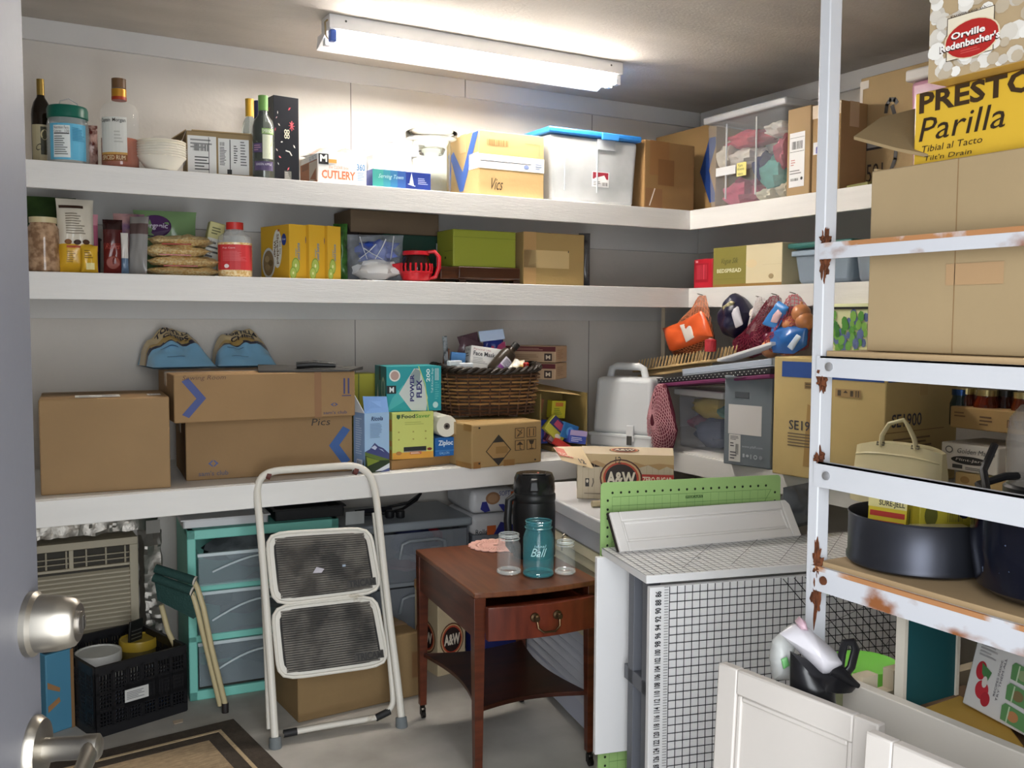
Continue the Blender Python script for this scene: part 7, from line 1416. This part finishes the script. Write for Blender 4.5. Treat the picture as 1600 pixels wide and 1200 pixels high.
# ================================================================ white bin, panels and bags in the foreground
bxx, byy, bz = PX+.034, 1.098, .770
t = thing('white_cabinet', 'open-topped white painted cabinet below the rusty rack shelf', 'cabinet', (bxx, byy, 0), -math.pi/2); WBN = M('cfc9bf', r=.5, n=.1, ns=5); BWd, BDp = .86, .36
g = G(WBN); g.box(0, 0, 0, BWd, .022, bz); g.build('front_board', t, bevel=.002)
g = G(WBN); g.box(0, BDp-.015, 0, BWd, BDp, bz-.03); g.build('back_board', t)
g = G(WBN); g.box(BWd-.015, .022, 0, BWd, BDp-.015, bz-.03); g.build('end_board', t)
g = G(M('cdbfa4', r=.6)); g.box(0, .022, 0, .022, BDp-.015, bz-.03); g.box(0, .022, bz-.03, .022, .06, bz+.006); g.box(0, .10, bz-.03, .022, .13, bz+.004); g.build('notched_end', t)
g = G(M('54402e', r=.8)); g.box(.022, .022, 0, BWd-.015, BDp-.015, bz-.075); g.build('inner_shelf', t)
def cb(px, py, z): q = at(px, py, z=z); return q
zin = bz-.075
g = G(M('c99f48', r=.7, n=.12, ns=8)); 
P = [at(px, py, z=zin+.052) for px, py in ((1412, 1112), (1500, 1082), (1570, 1120), (1600, 1160), (1600, 1190), (1500, 1150))]; o0 = P[0].copy(); o0.z = zin+.036
t = thing('yellow_envelope', 'mustard padded envelope lying in the white cabinet', 'envelope', o0); g.prism([(p.x-o0.x, p.y-o0.y, 0) for p in P], (0, 0, .012)); g.build('sleeve', t, bevel=.003)
g = G(M('6b5238', r=.8)); g.box(0, 0, 0, .22, .50, .033); tag(g.build('cardboard_sheet', loc=(bxx+.035, .55, zin+.001)), 'brown cardboard under the mustard envelope in the white cabinet', 'cardboard')
# teal board
ty = at(1412, 1110, z=zin+.05).y+.003; q0 = at(1410, 1040, y=ty); q1 = at(1497, 1040, y=ty)
t = thing('teal_board', 'dark teal square board with white edges standing in the white cabinet', 'board', (q0.x, ty, zin+.049)); wv = q1.x-q0.x; hv = .20
g = G(M('04464c', r=.6)); g.box(.006, 0, .0, wv-.008, .012, hv); g.build('teal_face', t)
for x in (0, wv-.008): g = G(M('c9c2b4', r=.6)); g.box(x, -.003, 0, x+.008, .014, hv); g.build('white_edge', t)
# vegetable carton
v0 = at(1503, 1098, z=zin+.055); v1 = at(1605, 1152, z=zin+.055); dv_ = v1-v0; wv2 = dv_.length; vr_ = math.atan2(dv_.y, dv_.x)
t = thing('vegetable_carton', 'white carton printed with tomatoes and rows of green cans, under the rusty rail', 'carton', v0, vr_); t.rotation_euler = (-.25, 0, vr_)
hv2 = .115; g = G(M('cfcdca', r=.45)); g.box(0, 0, 0, wv2, .09, hv2); g.build('body', t, bevel=.002)
cans = []
for i, v in enumerate((.72, .44, .16)):
    cans += [('p', [(.60, v+.08), (.64, v+.13), (1, v+.10), (1, v-.12), (.62, v-.10)], '5c8a56'), ('e', .78, v, .08, .07, ['8a9a70', '7a6a48', 'b07a50'][i]), ('r', .70, v-.11, .72, v+.11, 'b8c8a8')]
prints(t, 'front_print', (Vector((0, 0, 0)), Vector((wv2, 0, 0)), Vector((0, 0, hv2)), Vector((0, -1, 0))), [('e', .18, .55, .08, .13, 'b02a34'), ('e', .25, .30, .10, .13, 'b8303a'), ('e', .33, .2, .07, .1, 'a82a34'), ('p', [(.17, .66), (.34, .58), (.3, .42), (.2, .52)], '4a7a48'), ('e', .27, .42, .04, .08, 'd0c8c0'), ('v', 'RECIPES INSIDE', .43, .3, .46, .8, '55505a'), ('v', 'TRY THEM ALL', .48, .25, .51, .85, '55505a'), ('w', .1, .74, .4, .97, 5, 'a8a4a4')] + cans)
# green lidded tub behind the cabinet
gc = at(1350, 1034, d=2.05); zt_ = gc.z
g = G(CB('8a6a48')); g.box(-.11, -.11, 0, .11, .11, zt_-.2); tag(g.build('cardboard_box', loc=(gc.x, gc.y, 0), rz=.3, bevel=.003), 'plain cardboard box under the lime-lidded tub', 'box')
t = thing('lidded_tub', 'clear round tub with a lime green lid behind the black bag', 'tub', (gc.x, gc.y, zt_-.199)); R = wpx(57, gc)
g = G(M('a8b08c', r=.2, a=.8)); g.lathe([(R*.86, 0), (R*.96, .17)], seg=36); g.build('body', t)
g = G(M('8af05a', r=.35)); g.lathe([(R*.98, .158), (R*1.02, .162), (R*1.02, .176), (R*.97, .182), (R*.97, .190), (R*.93, .199), (R*.85, .197), (.001, .197)], seg=48); g.build('lime_lid', t)
# foreground panel doors
def topz(px, py, x): return at(px, py, x=x)
pa = at(1122, 1035, x=1.10); pb_ = at(1372, 1133, z=pa.z); dv_ = pb_-pa; LW_ = dv_.length; r1 = math.atan2(dv_.y, dv_.x)
PN = M('bdb7b1', r=.45, n=.06, ns=4); tl1 = .05; H1 = pa.z/math.cos(tl1)
off = Vector((math.sin(r1), -math.cos(r1), 0))*math.tan(tl1)*pa.z
t = panel_door('panel_door', 'white framed cabinet door leaning at the front, left of the pair', Vector((pa.x, pa.y, 0))+off, r1, tl1, LW_, H1, .02, .042, PN, PN, .010)
pc_ = at(1352, 1142, x=1.055); pd_ = at(1600, 1248, z=pc_.z); dv_ = pd_-pc_; r2_ = math.atan2(dv_.y, dv_.x)
t = panel_door('panel_door', 'white framed cabinet door leaning at the front, right of the pair', Vector((pc_.x, pc_.y, 0))+Vector((math.sin(r2_), -math.cos(r2_), 0))*math.tan(tl1)*pc_.z, r2_, tl1, .36, pc_.z/math.cos(tl1), .02, .042, PN, PN, .010)
# bags tied by the post
ND = -FW.copy(); ND.z = 0; ND.normalize()
c0 = at(1262, 1040, d=1.60)
def od(pts, d, o): return [at(px, py, d=d)-o for px, py in pts]
t = thing('plastic_bag', 'translucent white plastic bag knotted beside the post, under the black bag', 'bag', c0); g = G(M('d8dad8', r=.2, a=.62, n=.15, ns=20))
puff(g, od(((1208, 1000), (1222, 986), (1250, 985), (1236, 1030), (1236, 1062), (1207, 1062), (1203, 1030)), 1.62, c0), ND, .05, g.mat, wr=.5, seed=3); g.build('bag_side', t)
g = G(M('cfccd2', r=.22, a=.85)); puff(g, od(((1218, 990), (1240, 975), (1262, 980), (1300, 1012), (1318, 1030), (1290, 1048), (1276, 1050), (1258, 1030), (1240, 1010)), 1.58, c0), ND, .06, g.mat, wr=.7, seed=9); g.build('gathered_film', t)
g = G(M('c8a8b4', r=.3, a=.85)); puff(g, od(((1243, 972), (1250, 964), (1258, 970), (1262, 984), (1248, 982)), 1.575, c0), ND, .025, g.mat, wr=.6); g.build('knot', t)
g = G(M('5f9a5c', r=.4)); puff(g, od(((1220, 1030), (1230, 1026), (1234, 1040), (1224, 1046)), 1.59, c0), ND, .006, g.mat); g.build('green_print', t)
c1 = at(1290, 1060, d=1.55); BB = M('17171a', r=.28)
t = thing('black_bag', 'black plastic bag with a tied loop handle beside the post', 'bag', c1)
g = G(BB); puff(g, od(((1235, 1018), (1256, 1028), (1290, 1044), (1320, 1040), (1340, 1070), (1330, 1080), (1302, 1075), (1304, 1110), (1234, 1100)), 1.56, c1), ND, .07, BB, wr=.6, seed=4); g.build('bag_body', t)
lp_ = od(((1312, 1048), (1316, 1020), (1320, 1004), (1332, 1003), (1337, 1014), (1330, 1042), (1322, 1052)), 1.555, c1); g = G(BB); g.tube(lp_, .0075, seg=10, flat=.6); g.build('loop_handle', t)
g = G(BB); g.tube(od(((1296, 1046), (1312, 1052), (1330, 1066), (1342, 1072)), 1.55, c1), [.012, .013, .008, .004], seg=10); g.build('knot', t)
